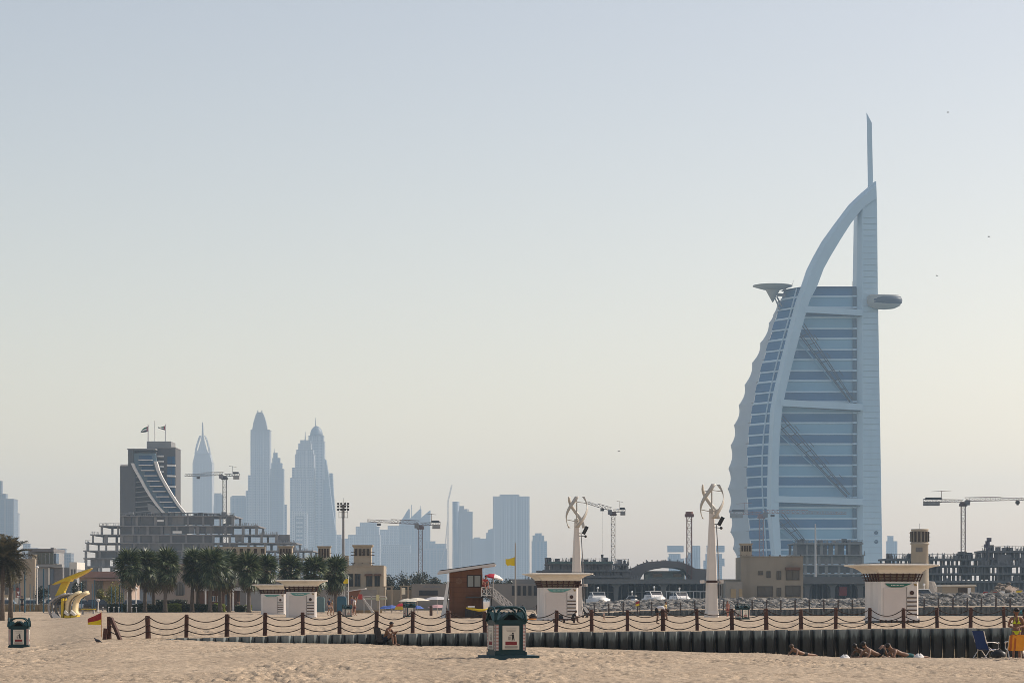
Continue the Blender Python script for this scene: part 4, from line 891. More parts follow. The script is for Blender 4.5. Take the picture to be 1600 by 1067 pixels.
# ------------------------------------------------------------------ yachts
def yacht(label, px, d, wpx, ytop, rz=0):
    t = thing('motor_yacht', label, 'yacht', (X(px,d), d, -1.7), math.radians(rz), 'motor yachts moored behind the breakwater'); s = F/d; L = wpx/s/2; H = CZ+(HZ-ytop)/s+1.7
    h1 = H*.74; g = H-h1
    MB().loft([[(-L,y*1.0,z0),(-L*.2,y*1.15,z0),(L*.75,y*.7,z1),(L*1.25,0,z2),(L*.75,-y*.7,z1),(-L*.2,-y*1.15,z0),(-L,-y,z0)] for y,z0,z1,z2 in ((.9,0,0,.1),(1.6,h1*.55,h1*.6,h1*.75),(1.75,h1,h1*1.05,h1*1.12))]).build('hull', white, t, True)
    MB().loft([[(-L*.85,y,z),(L*(.75-q),y*.8,z),(L*(.75-q),-y*.8,z),(-L*.85,-y,z)] for q,y,z in ((0,1.5,h1+.02),(.45,1.3,h1+g*.5))]).build('cabin', white, t)
    MB().loft([[(-L*.75,y,z),(L*(.30-q),y*.8,z),(L*(.30-q),-y*.8,z),(-L*.75,-y,z)] for q,y,z in ((0,1.25,h1+g*.5+.005),(.3,1.05,H-.10))]).build('cabin_window', darkglass, t)
    MB().loft([[(-L*.85,1.2*q,z),(L*.1*q,1.05*q,z),(L*.1*q,-1.05*q,z),(-L*.85,-1.2*q,z)] for q,z in ((1,H-.10),(.96,H))]).build('hardtop', white, t)
    for y in (-1.2,1.2): MB().bar((L*.32,y*.8,h1+g*.5),(L*.02,y*.85,H-.08),.10).build('windscreen_pillar', white, t)
    MB().tube([(-L*.3,0,H),(-L*.3,0,H+.7)],.05,6).build('mast', white, t); MB().ball((-L*.3,0,H+.6),.17,10,6).build('radar_dome', white, t)
    g = MB()
    for k in range(8):
        f = k/7; x = -L*.1+L*1.25*f; y = 1.5*(1-f*f*.9); g.bar((x,-y,h1*1.02),(x,-y,h1+.4),.03)
    g.bar((-L*.1,-1.5,h1+.4),(L*.6,-1.0,h1+.42),.03); g.build('bow_rail', steel, t, kind='stuff')
yacht('white motor yacht with radar dome moored left of the right-hand turbine', 1024, 400, 26, 923, -62)
yacht('white motor yacht with pale hardtop nearest the right-hand turbine', 1064, 405, 30, 925, -62)
yacht('motor yacht with dark windscreen just right of the left-hand turbine', 935, 400, 20, 924, -75)
yacht('small white boat with raked arch between the turbines', 984, 410, 24, 930, 170)
yacht('sleek white yacht lying beside the round tower mound', 1449, 345, 34, 920, 0)
yacht('white yacht seen behind the yellow flag pole', 797, 395, 26, 924, -50)
t = thing('pontoon_rail', 'thin white gangway rail over the harbour left of the right-hand turbine', 'railing', (X(1070,390),390,0)); s = F/390
MB().box(-30/s,36/s,0,.1,Zw(924.2,390),Zw(923.2,390)).build('handrail', white, t)
for k in range(7): MB().box((-29+k*10.5)/s,(-29+k*10.5)/s+.1,0,.1,Zw(940,390),Zw(924.2,390)).build('post', white, t)
MB().box(-30/s,36/s,-.5,.8,Zw(941.5,390),Zw(940,390)).build('walkway', concrete, t)
MB().tube([(0,2,-1.8),(0,2,Zw(941.5,390))],.3,8).build('pile', concrete, t)
# ------------------------------------------------------------------ sheet-pile walls
def pilemat():
    m = bpy.data.materials.new('sheet_pile_steel'); m.use_nodes = True; n = m.node_tree; L = n.links; b = n.nodes['Principled BSDF']
    b.inputs['Roughness'].default_value = .6; b.inputs['Specular IOR Level'].default_value = .4
    tc = n.nodes.new('ShaderNodeTexCoord'); sp = n.nodes.new('ShaderNodeSeparateXYZ'); L.new(tc.outputs['Object'], sp.inputs[0])
    oi = n.nodes.new('ShaderNodeObjectInfo')
    ad = n.nodes.new('ShaderNodeVectorMath'); L.new(tc.outputs['Object'], ad.inputs[0]); L.new(oi.outputs['Location'], ad.inputs[1])
    mp = n.nodes.new('ShaderNodeMapping'); mp.inputs['Scale'].default_value = (9,9,1.4); L.new(ad.outputs[0], mp.inputs[0])
    nz = n.nodes.new('ShaderNodeTexNoise'); nz.inputs['Scale'].default_value = 1; nz.inputs['Detail'].default_value = 6; L.new(mp.outputs[0], nz.inputs['Vector'])
    # tide-stained below, weathered grey above
    sm = n.nodes.new('ShaderNodeMath'); sm.operation = 'MULTIPLY_ADD'; sm.inputs[1].default_value = .75; L.new(nz.outputs[0], sm.inputs[0]); L.new(sp.outputs[2], sm.inputs[2])
    cr = n.nodes.new('ShaderNodeValToRGB'); e = cr.color_ramp.elements; mr = n.nodes.new('ShaderNodeMapRange'); mr.inputs[1].default_value = -.8; mr.inputs[2].default_value = .55
    L.new(sm.outputs[0], mr.inputs[0]); L.new(mr.outputs[0], cr.inputs[0])
    e[0].position = .34; e[0].color = col(.010,.011,.010); e[1].position = .95; e[1].color = col(.19,.21,.215); x = e.new(.56); x.color = col(.024,.030,.030); x = e.new(.70); x.color = col(.105,.13,.132)
    r = n.nodes.new('ShaderNodeMapRange'); r.inputs[3].default_value = .7; r.inputs[4].default_value = 1.3; L.new(oi.outputs['Random'], r.inputs[0])
    vm = n.nodes.new('ShaderNodeVectorMath'); vm.operation = 'SCALE'; L.new(cr.outputs[0], vm.inputs[0]); L.new(r.outputs[0], vm.inputs['Scale']); L.new(vm.outputs[0], b.inputs['Base Color'])
    return m
pm = pilemat()
pw = thing('sheet_pile_wall', 'long stained steel sheet-pile wall under the near rope fence', 'wall', (0,0,0))
pos = []; px = 262.0
while px < 1700:
    pos.append(px); px += .55*S_FENCE(px)
def pile_mesh(k):
    r = random.Random(k); j = lambda: r.uniform(-.012,.012)
    w = .30; prof = [(-w,.24),(-w*.74+j(),.24),(-w*.52+j(),-.14),(w*.52+j(),-.14),(w*.74+j(),.24),(w,.24)]
    top = r.uniform(-.02,.015); g = MB()
    back = [(w,.29),(-w,.29)]
    ring = [(x,y) for x,y in prof]+back
    g.loft([[(x,y,z) for x,y in ring] for z in (-1.75,top-.25,top)]); return g.mesh('pile', pm)
pv_ = [pile_mesh(k) for k in range(6)]
for k, px in enumerate(pos):
    d = fence_d(px)-.32-.005*(k % 2); link('pile', pv_[(k*5+k//4) % 6], pw, (X(px,d), d, z_up(px)-.02+rng.uniform(-.012,.012)), (0,0,rng.uniform(-.03,.03)))
g = MB()
for a, b in zip(pos[:-1], pos[1:]):
    g.bar((X(a,fence_d(a)-.05),fence_d(a)-.0,z_up(a)-.20),(X(b,fence_d(b)-.05),fence_d(b)-.0,z_up(b)-.20),.1,.3)
g.build('capping_waler', darkconc, pw)
# far wall, its piles too small to lift out one by one
fw = thing('sheet_pile_wall', 'far low steel sheet-pile wall below the boulder breakwater', 'wall', (0,0,0))
ztop = lambda px: interp(px, [900,950,1010,1250,1450,1700], [0,.06,.28,.45,.68,.72])
g = MB(); px = 899.0
while px < 1690:
    d = 287.5; w = .29; x = X(px,d); zt = ztop(px)+rng.uniform(-.03,.03)
    prof = [(-w,.20),(-w*.6,.20),(-w*.45,-.02),(w*.45,-.02),(w*.6,.20),(w,.20),(w,.3),(-w,.3)]
    g.loft([[(x+a,d+b,z) for a,b in prof] for z in (-.8,zt)]); px += .58*F/d
g.build('pile', mat('far_pile',(.13,.14,.14),.7,.5,2.5,dirt=.5), fw, kind='stuff')
MB().sheet([[(X(p,287.7),287.7,ztop(p)-.05),(X(p,296),296,ztop(p)+.08)] for p in range(900,1700,40)]).build('sand_bank', MATS.get('x') or bpy.data.materials['beach_sand'], None); tag(bpy.data.objects['sand_bank'], 'strip of sand behind the far sheet piles', kind='structure')

# ------------------------------------------------------------------ rope fences
FP = [170.6,231.5,291,354.5,414,473,530.5,587.7,644.7,701,757.5,813.5,868.8,924.6,980.3,1036,1089.5,1143.8,1197.5,1252,1305.6,1358.5,1412,1464.3,1516.5,1569,1621.5]
ropem = mat('dark_rope', (.035,.022,.017), .85, .2, 8)
def sag(p, q, s, n=9):
    return [Vector(p).lerp(Vector(q), k/n)-Vector((0,0,s*4*(k/n)*(1-k/n))) for k in range(n+1)]
fence = thing('rope_fence', 'near red-brown timber post fence strung with three sagging dark ropes', 'fence', (0,0,0))
pts = []
for k, px in enumerate(FP):
    d = fence_d(px)+.28; pts.append(Vector((X(px,d), d, z_up(px))))
pvars = []
for v in range(5):
    r = random.Random(50+v); j = r.uniform
    pvars.append(MB().loft([[( (a*.085+j(-.006,.006))*q, (b*.085+j(-.006,.006))*q, z) for a,b in ((-1,-.7),(-.7,-1),(.7,-1),(1,-.7),(1,.7),(.7,1),(-.7,1),(-1,.7))] for q,z in ((1.03,-.4),(1,0),(.97,.5),(.99,.86),(.93,.93),(.7,.95))]).mesh('post', timber))
    # small rope bolts
for k, p in enumerate(pts):
    po = link('post', pvars[k*3 % 5], fence, p+Vector((0,0,0)), (rng.uniform(-.03,.03), rng.uniform(-.035,.035), rng.uniform(-.3,.3)), (rng.uniform(.9,1.12),)*2+(rng.uniform(.98,1.05),))
    if k == 0:
        g = MB(); g.bar(p+Vector((.1,-.12,.88)), p+Vector((.55,-.35,-.12)), .13, .13); g.build('brace', timber, fence)
        g = MB(); g.bar(p+Vector((-.12,-.15,.45)), p+Vector((-.17,-.2,-.15)), .16, .14); g.build('stub_post', timber, fence)
for a, b in zip(pts[:-1], pts[1:]):
    for z, s in ((.88,.27),(.56,.21),(.30,.21)):
        s2 = s*rng.uniform(.78,1.2); MB().tube(sag(a+Vector((.05,-.1,z+rng.uniform(-.02,.02))), b+Vector((-.05,-.1,z+rng.uniform(-.02,.02))), s2), .022, 6).build('rope', ropem, fence, True)
fence2 = thing('rope_fence', 'far row of timber posts and thin ropes along the second sheet-pile wall', 'fence', (0,0,0))
pts = []; px = 772.0
while px < 1680: pts.append((px, Vector((X(px,286.6), 286.6, ztop(px) if px > 900 else interp(px,[772,900],[-.15,.03])))) ); px += 22.4
pm2 = [MB().loft([[(a*.08*q,b*.08*q,z) for a,b in ((-1,-1),(1,-1),(1,1),(-1,1))] for q,z in ((1,-.3),(1,.95),(.8,1.02))]).mesh('post', mat('grey_timber',(.06,.045,.04),.85,.2,5,rnd=.2)) for _ in range(1)]
for px, p in pts: link('post', pm2[0], fence2, p, (0,rng.uniform(-.03,.03),0), (1,1,rng.uniform(.92,1.06)))
for (_, a), (_, b) in zip(pts[:-1], pts[1:]):
    for z, s in ((.9,.25),(.5,.22)): MB().tube(sag(a+Vector((0,-.1,z)), b+Vector((0,-.1,z)), s*rng.uniform(.8,1.15), 6), .02, 4).build('rope', mat('pale_rope',(.12,.10,.085),.85), fence2)

# ------------------------------------------------------------------ beach huts
hutw = mat('hut_white', (.70,.67,.65), .55, .05, .9, dirt=.16)
hutroof = mat('hut_roof_cream', (.80,.76,.68), .55, .05, .8, dirt=.1)
lat = mat('hut_lattice_brown', (.05,.02,.015), .6, .2, 4); teal = mat('hut_sign_teal', (.10,.30,.28), .5, .1, 3); teald = mat('hut_sign_green', (.02,.13,.10), .5, .1, 3)
def rrect(hx_, hy_, z, q=.0):
    c = .12; return [(-hx_+c,-hy_,z),(hx_-c,-hy_,z),(hx_,-hy_+c,z),(hx_,hy_-c,z),(hx_-c,hy_,z),(-hx_+c,hy_,z),(-hx_,hy_-c,z),(-hx_,-hy_+c,z)]
def hut(label, px, ybase, ytop, rz, sign, d=None, stilts=True, roofw=1.0):
    """2.3 m wide, 3 m tall: white body, brown lattice neck, flared cream roof"""
    d = d; s = F/d; z = Zw(ybase, d); k = (ybase-ytop)/s/3.0
    t = thing('beach_hut', label, 'hut', (X(px,d), d, z), math.radians(rz), 'white beach huts with flared roofs', k)
    hw, hd = 1.18, .95
    MB().loft([rrect(hw,hd,0),rrect(hw,hd,2.02)]).build('wall', hutw, t)
    MB().box(-hw-.02,hw+.02,-hd-.02,hd+.02,-.08,.06).build('plinth', hutw, t)
    g = MB(); g.box(-hw*.80,hw*.34,-hd-.035,-hd+.001,.10,1.70); o = g.build('shutter', mat('shutter_grey',(.60,.56,.54),.5,.05,1), t)
    for i in range(9): MB().box(-hw*.795,hw*.335,-hd-.038,-hd-.0351,.25+i*.16,.257+i*.16).build('shutter_slat', MATS['shutter_grey'], o)
    g = MB(); g.box(hw*.36,hw*.385,-hd-.02,-hd+.001,.1,1.72); g.build('door_joint', concrete, t)
    # sign, tapering boat shape
    g = MB(); g.prism([(-hw*.72,1.92),(hw*.62,1.92),(hw*.34,1.80),(hw*.12,1.72),(-hw*.40,1.72),(-hw*.58,1.78)],-hd-.05,-hd+.002); o = g.build('sign', sign, t)
    for i in range(9): x = -hw*.42+i*.085; MB().box(x,x+[.05,.065,.04][i%3],-hd-.056,-hd-.0501,1.80,1.835).build('sign_letter', hutw, o)
    MB().prism([(hw*.70,1.92),(hw*.84,1.90),(hw*.88,1.80),(hw*.78,1.78)],-hd-.03,-hd+.002).build('crest', mat('crest_gold',(.3,.22,.1),.6), t)
    MB().tube([(hw*.62,-hd-.06,1.42),(hw*.62,-hd+.01,1.42)],.115,16).build('round_emblem', lat, t)
    for i in range(5): MB().box(hw*.40,hw*.86,-hd-.05,-hd+.001,1.13-i*.22,1.19-i*.22).build('louvre', lat, t)
    # lattice neck leaning outward
    for row in range(3):
        z0 = 2.08+row*.155; q = 1+.05*row
        g = MB()
        for (a, b) in (((-hw*q,-hd*q),(hw*q,-hd*q)),((hw*q,-hd*q),(hw*q,hd*q)),((hw*q,hd*q),(-hw*q,hd*q)),((-hw*q,hd*q),(-hw*q,-hd*q))):
            g.bar((a[0],a[1],z0),(b[0],b[1],z0),.06,.05)
        g.build('lattice_bar', lat, t)
    for i in range(8):
        x = -hw+2*hw*i/7; MB().bar((x*1.0,-hd-.0,2.03),(x*1.12,-hd*1.12,2.45),.075,.06).build('lattice_stud', lat, t)
    for i in range(1,6):
        y = -hd+2*hd*i/6
        for sx in (-1,1): MB().bar((sx*hw,y,2.03),(sx*hw*1.12,y*1.1,2.45),.075,.06).build('lattice_stud', lat, t)
    MB().loft([rrect(hw*.86,hd*.84,2.02),rrect(hw*.88,hd*.86,2.46)]).build('neck', mat('neck_cream',(.42,.36,.29),.7), t)
    prof = [(1.10,2.44),(1.14,2.52),(1.24,2.64),(1.40,2.75),(1.62,2.83),(1.74,2.86),(1.75,2.93),(1.55,2.945)]
    prof = [(1+(q-1)*roofw, zz) for q, zz in prof]
    MB().loft([rrect(hw*q,hd*q*.98,zz) for q, zz in prof]).build('roof', hutroof, t)
    MB().loft([rrect(hw*1.30*roofw,hd*1.28,2.946),rrect(hw*1.26*roofw,hd*1.24,3.0)]).build('roof_deck', darksteel, t)
    if stilts:
        for i in range(8): MB().box(-hw+.02+i*(2*hw-.1)/7,-hw+.07+i*(2*hw-.1)/7,-hd-.1,-hd-.05,-.32,-.02).build('skid_leg', lat, t)
        MB().box(-hw,hw,-hd+.1,hd-.1,-.30,-.081).build('skid', darkconc, t)
    return t
hut('nearest white beach hut with dark green sign, right of the sandy turret house', 1393, 967, 880, 17, teald, 139, roofw=1.05)
hut('white beach hut with pale teal sign in front of the left-hand turbine', 871, 966.5, 894, 10, teal, 168, roofw=1.0)
hut('white beach hut with teal sign, taller of the pair by the palms', 471, 964, 905, 3, teal, 203, stilts=True)
hut('white beach hut half behind its taller neighbour by the palms', 427, 959.5, 912, 3, teal, 255)

# ------------------------------------------------------------------ helical wind turbines
tw = mat('turbine_cream', (.66,.62,.58), .5, .06, .6, dirt=.1); tg = mat('turbine_blade', (.46,.44,.40), .4, .05, 1)
def turbine(label, px, ybase, ytop, d, rz, brz):
    s = F/d; z = Zw(ybase, d); t = thing('wind_turbine', label, 'turbine', (X(px,d), d, z), rz, 'helical wind turbines on the beach')
    H = (ybase-ytop)/s
    hb = 2.75; zt = H-hb*.98
    def rr4(w, zz): c = w*.22; return [(-w+c,-w,zz),(w-c,-w,zz),(w,-w+c,zz),(w,w-c,zz),(w-c,w,zz),(-w+c,w,zz),(-w,w-c,zz),(-w,-w+c,zz)]
    MB().loft([rr4(.52,-.3),rr4(.50,.2),rr4(.45,.42),rr4(.40,2.6)]).build('pedestal', tw, t)
    MB().loft([rr4(.405,2.6),rr4(.405,2.78)]).build('brown_band', lat, t)
    MB().loft([rr4(.385,2.78),rr4(.30,5.2),rr4(.18,zt-.1),rr4(.17,zt)]).build('shaft', tw, t)
    MB().box(-.80,.80,.06,.18,2.60,2.74).build('bracket_arm', tw, t)
    for sx in (-1,1):
        MB().box(sx*.76-.08,sx*.76+.08,-.55,.5,2.55,2.80).build('flood_lamp', tw, t)
    MB().box(.47,.68,-.4,-.05,1.6,2.45).build('cabinet', darksteel, t)
    r = mk = None
    # cable pole and small solar panel
    MB().tube([(.58,-.4,.3),(.52,-.4,2.6),(.42,-.35,5.2),(.32,-.28,zt-.9)],.04,6).build('cable_pipe', steel, t)
    g = MB(); g.bar((.2,-.2,zt-.85),(.62,-.45,zt-.80),.05); g.bar((.2,-.2,zt-1.1),(.6,-.45,zt-1.15),.05); g.build('panel_bracket', black, t, kind='stuff')
    MB().bar((.45,-.5,zt-.95),(.80,-.5,zt-.30),.08,.30).build('solar_panel', black, t); MB().ball((.66,-.48,zt-1.15),.12,8,6).build('camera', black, t)
    # rotor: hub, arms, three twisted blades
    ro = thing('rotor', None, None, (0,0,zt), brz); ro.parent = t; ro.location = (0,0,zt)
    MB().tube([(0,0,-.05),(0,0,.35)],.2,14).build('hub', tg, ro); MB().tube([(0,0,.3),(0,0,hb*.72)],.06,8).build('axle', tg, ro)
    R = .94
    for k in range(3):
        a0 = 2*pi*k/3; rows = []; n = 14
        for i in range(n+1):
            u = i/n; a = a0+u*2.1; rad = R*(1-.26*(abs(u-.5)*2)**2.2); c = Vector((math.cos(a),math.sin(a),0)); tn = Vector((-math.sin(a),math.cos(a),0)); zz = -.42+hb*u*.98; w = .19
            o = c*rad+Vector((0,0,zz)); rows.append([o-tn*w-c*.012,o-c*.05,o+tn*w-c*.012,o+tn*w+c*.012,o+c*.035,o-tn*w+c*.012])
        MB().loft(rows).build('blade', tg, ro, True)
        for zz, u in ((.12,.2),(hb*.66,.8)):
            a = a0+u*2.1; rad = R*(1-.26*(abs(u-.5)*2)**2.2); MB().bar((0,0,zz),(math.cos(a)*rad,math.sin(a)*rad,zz+(.18 if u<.5 else -.1)),.055).build('rotor_arm', tg, ro)
    return t
turbine('cream wind turbine with twisted blades standing behind a white hut', 901, 962.5, 768, 220, .25, .3)
turbine('cream wind turbine with twisted blades standing alone in front of the harbour', 1112, 962, 748, 200, .12, .55)

# ------------------------------------------------------------------ lifeguard tower
d = 192.0; s = F/d; z0 = Zw(965.2, d)
t = thing('lifeguard_tower', 'brown slant-roofed lifeguard tower with white ramp and porch rail', 'tower', (X(727,d), d, z0)); fx = lambda p: (p-727)/s; fz = lambda y: (965.2-y)/s
MB().loft([[(fx(695+7),0,0),(fx(755.5),0,0),(fx(755.5),2.4,0),(fx(702),2.4,0)],[(fx(702),0,fz(895)),(fx(753),0,fz(887)),(fx(753),2.4,fz(887)),(fx(702),2.4,fz(895))]]) .build('wall', brownpaint, t)
for k in range(1, 9): MB().box(fx(702.3),fx(753)-.02*k*0,-.012,-.001,fz(965.2)+k*.38,fz(965.2)+k*.38+.018).build('board_joint', mat('joint_dark',(.06,.03,.02),.8), t)
MB().loft([[(fx(688.5),-.25,0),(fx(695.5),-.25,0),(fx(695.5),2.6,0),(fx(688.5),2.6,0)],[(fx(698.5),-.25,fz(908)),(fx(702.3),-.25,fz(908)),(fx(702.3),2.6,fz(908)),(fx(698.5),2.6,fz(908))]]).build('side_fin', white, t)
MB().prism([(fx(683),fz(896.5)),(fx(686),fz(892.2)),(fx(773),fz(880)),(fx(775),fz(881.5)),(fx(773),fz(884)),(fx(690),fz(895.8))],-.6,3).build('roof', mat('roof_white',(.55,.53,.52),.5,.05,1), t)
MB().prism([(fx(687),fz(891.8)),(fx(773),fz(879.8)),(fx(772.5),fz(879)),(fx(687),fz(890.8))],-.5,2.9).build('solar_panel', black, t)
wfr = mat('frame_black',(.02,.018,.016),.5)
MB().box(fx(729.5),fx(752),-.06,-.001,fz(917),fz(898)).build('window_frame', wfr, t)
for a, b in ((731,739.5),(741.5,750.5)): MB().box(fx(a),fx(b),-.075,-.061,fz(916),fz(899.3)).build('window_pane', glassmat('pale_pane',(.22,.25,.26),.1), t)
o = MB().tube([(fx(717),-.03,fz(907.5)),(fx(717),-.001,fz(907.5))],.24,20).build('round_emblem', mat('emblem_tan',(.19,.10,.055),.7), t)
for k in range(6): a = k*pi/3; MB().bar((fx(717),-.04,fz(907.5)),(fx(717)+.26*math.cos(a),-.04,fz(907.5)+.26*math.sin(a)),.03,.015).build('emblem_ray', brownpaint, o)
MB().box(fx(728),fx(756),-1.1,-.08,fz(934),fz(931.5)).build('porch_floor', darksteel, t); MB().box(fx(752.5),fx(770),-1.1,2.2,fz(933),fz(931.5)).build('landing', darksteel, t)
MB().box(fx(727),fx(753),-.9,-.1,0,fz(951)).build('store_box', mat('store_dark',(.05,.04,.04),.7), t)
wr = mat('rail_white',(.62,.60,.58),.6,.05,2)
g = MB()
def xrail(t, a, b, za, zb, h, y, n):
    a = Vector((a,y,za)); b = Vector((b,y,zb)); up = Vector((0,0,h))
    MB().bar(a+up,b+up,.07).build('top_rail', wr, t); MB().bar(a+up*.12,b+up*.12,.06).build('bottom_rail', wr, t)
    for k in range(n+1): p = a.lerp(b,k/n); MB().bar(p,p+up,.07).build('rail_post', wr, t)
    for k in range(n):
        p, q = a.lerp(b,k/n), a.lerp(b,(k+1)/n); MB().bar(p+up*.15,q+up*.95,.045).build('rail_cross', wr, t); MB().bar(p+up*.95,q+up*.15,.045).build('rail_cross', wr, t)
xrail(t, fx(752.5), fx(769), fz(931.5), fz(931.5), .68, -1.1, 2)
for y in (-1.1, .3): xrail(t, fx(769), fx(800), fz(931.5), fz(957), .68, y, 5)
MB().prism([(fx(769),fz(932)),(fx(769),fz(934)),(fx(803),fz(962)),(fx(803),fz(960))],-1.05,.25).build('ramp', mat('ramp_grey',(.4,.39,.38),.7), t)
MB().box(fx(753),fx(754.4),-1.0,-.9,0,fz(934)).build('stilt', darksteel, t); MB().box(fx(767),fx(768.4),1.6,1.7,0,fz(934)).build('stilt', darksteel, t)
# parasol on the landing
t2 = thing('parasol', 'red and white parasol over the lifeguard tower landing', 'parasol', (X(770,d), d-.3, z0+fz(931.5))); fy = lambda y: (931.5-y)/s
MB().tube([(0,0,0),(.06,0,fy(898))],.03,8).build('pole', wr, t2)
redc, whc = mat('canvas_red',(.38,.02,.04),.8,.1,4), mat('canvas_white',(.70,.68,.66),.8,.05,4)
tilt = Matrix.Rotation(math.radians(12),3,'Y')
for k in range(8):
    a0, a1 = 2*pi*k/8, 2*pi*(k+1)/8; rows = []
    for rr_, zz in ((.02,.42),(.4,.34),(.72,.16),(.70,.06)):
        rows.append([tilt@Vector((rr_*math.cos(a0+(a1-a0)*u),rr_*math.sin(a0+(a1-a0)*u),zz)) for u in (0,.5,1)])
    MB().sheet([[p+Vector((.06,0,fy(905))) for p in r_] for r_ in rows]).build('canopy_panel', redc if k not in (6,7,0) else whc, t2)
# kayak and boards by the tower
t = thing('rescue_board', 'yellow rescue board lying on a dark rack beside the lifeguard tower', 'board', (X(744,d-2), d-2, z0)); MB().loft([[(x,-.3*w,z_),(x,.3*w,z_),(x,.25*w,z_+h),(x,-.25*w,z_+h)] for x,w,z_,h in ((-.75,.5,.72,.1),(-.4,1,.62,.16),(.2,1,.5,.18),(.6,.9,.52,.16),(.95,.2,.72,.06))]).build('hull', yellow, t, True)
MB().box(-.7,-.1,-.3,.3,0,.58).build('rack', black, t); MB().box(-.62,-.12,-.28,.28,.80,.92).build('crate', white, t)
t = thing('surf_board', 'orange board lying on the sand left of the teal-signed hut', 'board', (X(820,170), 170, ground(820,170)+.02)); MB().loft([[(x,-.25*w,0),(x,.25*w,0),(x,.2*w,.09),(x,-.2*w,.09)] for x,w in ((-.9,.1),(-.4,1),(.3,1),(.9,.15))]).build('deck', mat('board_orange',(.55,.2,.03),.5), t, True); MB().loft([[(-.75,-.02,.1),(-.55,-.02,.1),(-.6,.02,.1),(-.75,.02,.1)],[(-.8,-.01,.25),(-.72,-.01,.25),(-.72,.01,.25),(-.8,.01,.25)]]).build('fin', black, t)

# ------------------------------------------------------------------ litter bins
bg = mat('bin_green', (.004,.036,.044), .5, .1, 2, spec=.3); bgd = mat('bin_base', (.012,.045,.06), .6, .15, 3); paper = mat('poster_cream', (.62,.58,.50), .6, .06, 3, dirt=.1); ink = mat('poster_ink', (.03,.03,.03), .8); inkr = mat('poster_red', (.20,.03,.035), .8); inkg = mat('poster_grey',(.30,.28,.25),.8); strw = mat('stripe_white',(.6,.55,.52),.6); strr = mat('stripe_red',(.36,.14,.12),.6)
def make_bin(label, loc, rz, sc):
    t = thing('litter_bin', label, 'bin', loc, rz, 'green litter bins on the beach', sc)
    w = .43
    MB().loft([[(-w,-w,.08),(w,-w,.08),(w,w,.08),(-w,w,.08)],[(-w,-w,.92),(w,-w,.92),(w,w,.92),(-w,w,.92)]]).build('body', bg, t)
    MB().box(-w-.03,w+.03,-w-.03,w+.03,0,.10).build('foot', bg, t)
    MB().box(-w-.02,w+.02,-w-.02,w+.02,.88,.97).build('collar', bg, t)
    for rz_ in range(4):
        R = Matrix.Rotation(rz_*pi/2,3,'Z'); tr = lambda g: setattr(g,'v',[tuple(R@Vector(v)) for v in g.v]) or g
        o = tr(MB().box(-.24,.24,-w-.03,-w+.001,.17,.83)).build('poster', paper, t)
        for x,x1,z,z1,m_ in ((-.15,.15,.735,.75,inkg),(-.13,.14,.69,.70,inkg),(-.12,.13,.665,.675,inkg),(-.16,.17,.29,.39,inkr),(-.18,.19,.205,.265,inkg),(-.155,.165,.185,.195,inkg)):
            tr(MB().box(x,x1,-w-.034,-w-.0301,z,z1)).build('print', m_, o)
        # pictogram: figure tossing rubbish into a basket
        g = MB(); g.prism([(-.075,.43),(-.015,.43),(-.005,.53),(-.085,.53)],-w-.034,-w-.0301); tr(g).build('pictogram', inkg, o)
        g = MB(); g.tube([(.055,-w-.0335,.615),(.055,-w-.0301,.615)],.025,10); g.prism([(.02,.585),(.085,.59),(.09,.51),(.105,.42),(.08,.42),(.065,.49),(.045,.42),(.02,.42),(.03,.52)],-w-.034,-w-.0301); g.prism([(.02,.585),(-.045,.57),(-.045,.56),(.03,.56)],-w-.034,-w-.0301); tr(g).build('pictogram', ink, o)
        for sx in (-1,1):
            q = tr(MB().box(sx*.385-.032,sx*.385+.032,-w-.018,-w+.001,.14,.86)).build('stripe_panel', strw, t)
            if rz_ in (0,3):
                for i in range(18): tr(MB().box(sx*.385-.033,sx*.385+.033,-w-.02,-w-.0181,.15+i*.04,.167+i*.04)).build('stripe', strr, q)
        # hood opening with gable
        g = MB(); g.prism([(-.36,.97),(.36,.97),(.07,1.2),(-.07,1.2)],-w-.02,-w+.5*w); tr(g).build('hood', bg, t)
        g = MB(); g.prism([(-.22,.985),(.22,.985),(.06,1.13),(-.06,1.13)],-w-.028,-w-.0205); tr(g).build('opening', mat('opening_dark',(.006,.006,.006),1,spec=0), t)
        g = MB(); g.bar((.03,-w-.03,1.215),(.385,-w-.03,.965),.10,.02); g.bar((-.03,-w-.03,1.215),(-.385,-w-.03,.965),.10,.02); tr(g).build('hood_edge', bg, t)
        # arched hoop handle
        g = MB(); g.tube([(.43*math.copysign(abs(math.cos(a))**.6,math.cos(a)),-w-.01,.93+.41*math.sin(a)**.85) for a in [pi*i/18 for i in range(19)]],.034,8); tr(g).build('hoop', bg, t, True)
    MB().loft([[(-.3,-.3,.97),(.3,-.3,.97),(.3,.3,.97),(-.3,.3,.97)],[(-.06,-.06,1.2),(.06,-.06,1.2),(.06,.06,1.2),(-.06,.06,1.2)]]).build('cap', bg, t)
    return t
d = 71.5
b0 = make_bin('nearest dark green litter bin with hooped top standing on a flat slab', (X(791.5,d), d, ground(791.5,d)+.07), .27, 1.0)
MB().box(-.66,.78,-.62,.62,-.12,.0).build('slab', bgd, b0)
def copy_bin(label, px, yb, yt, rz, slab=False):
    d = 40
    while d < 300 and HZ+(CZ-ground(px,d))*F/d > yb+.3: d += .5
    s = F/d; k = (yb-yt)/s/1.33
    c = copy_tree(b0, (X(px,d),d,ground(px,d)-.02), rz, label, k)
    if not slab:
        for ch in list(c.children):
            if ch.name.startswith('slab'): bpy.data.objects.remove(ch)
    return c
copy_bin('dark green litter bin with grey poster standing alone near the left edge', 30, 1011, 965, .12)
copy_bin('green litter bin beside the right-hand turbine, in front of the far fence', 1160, 967, 942.5, .5)
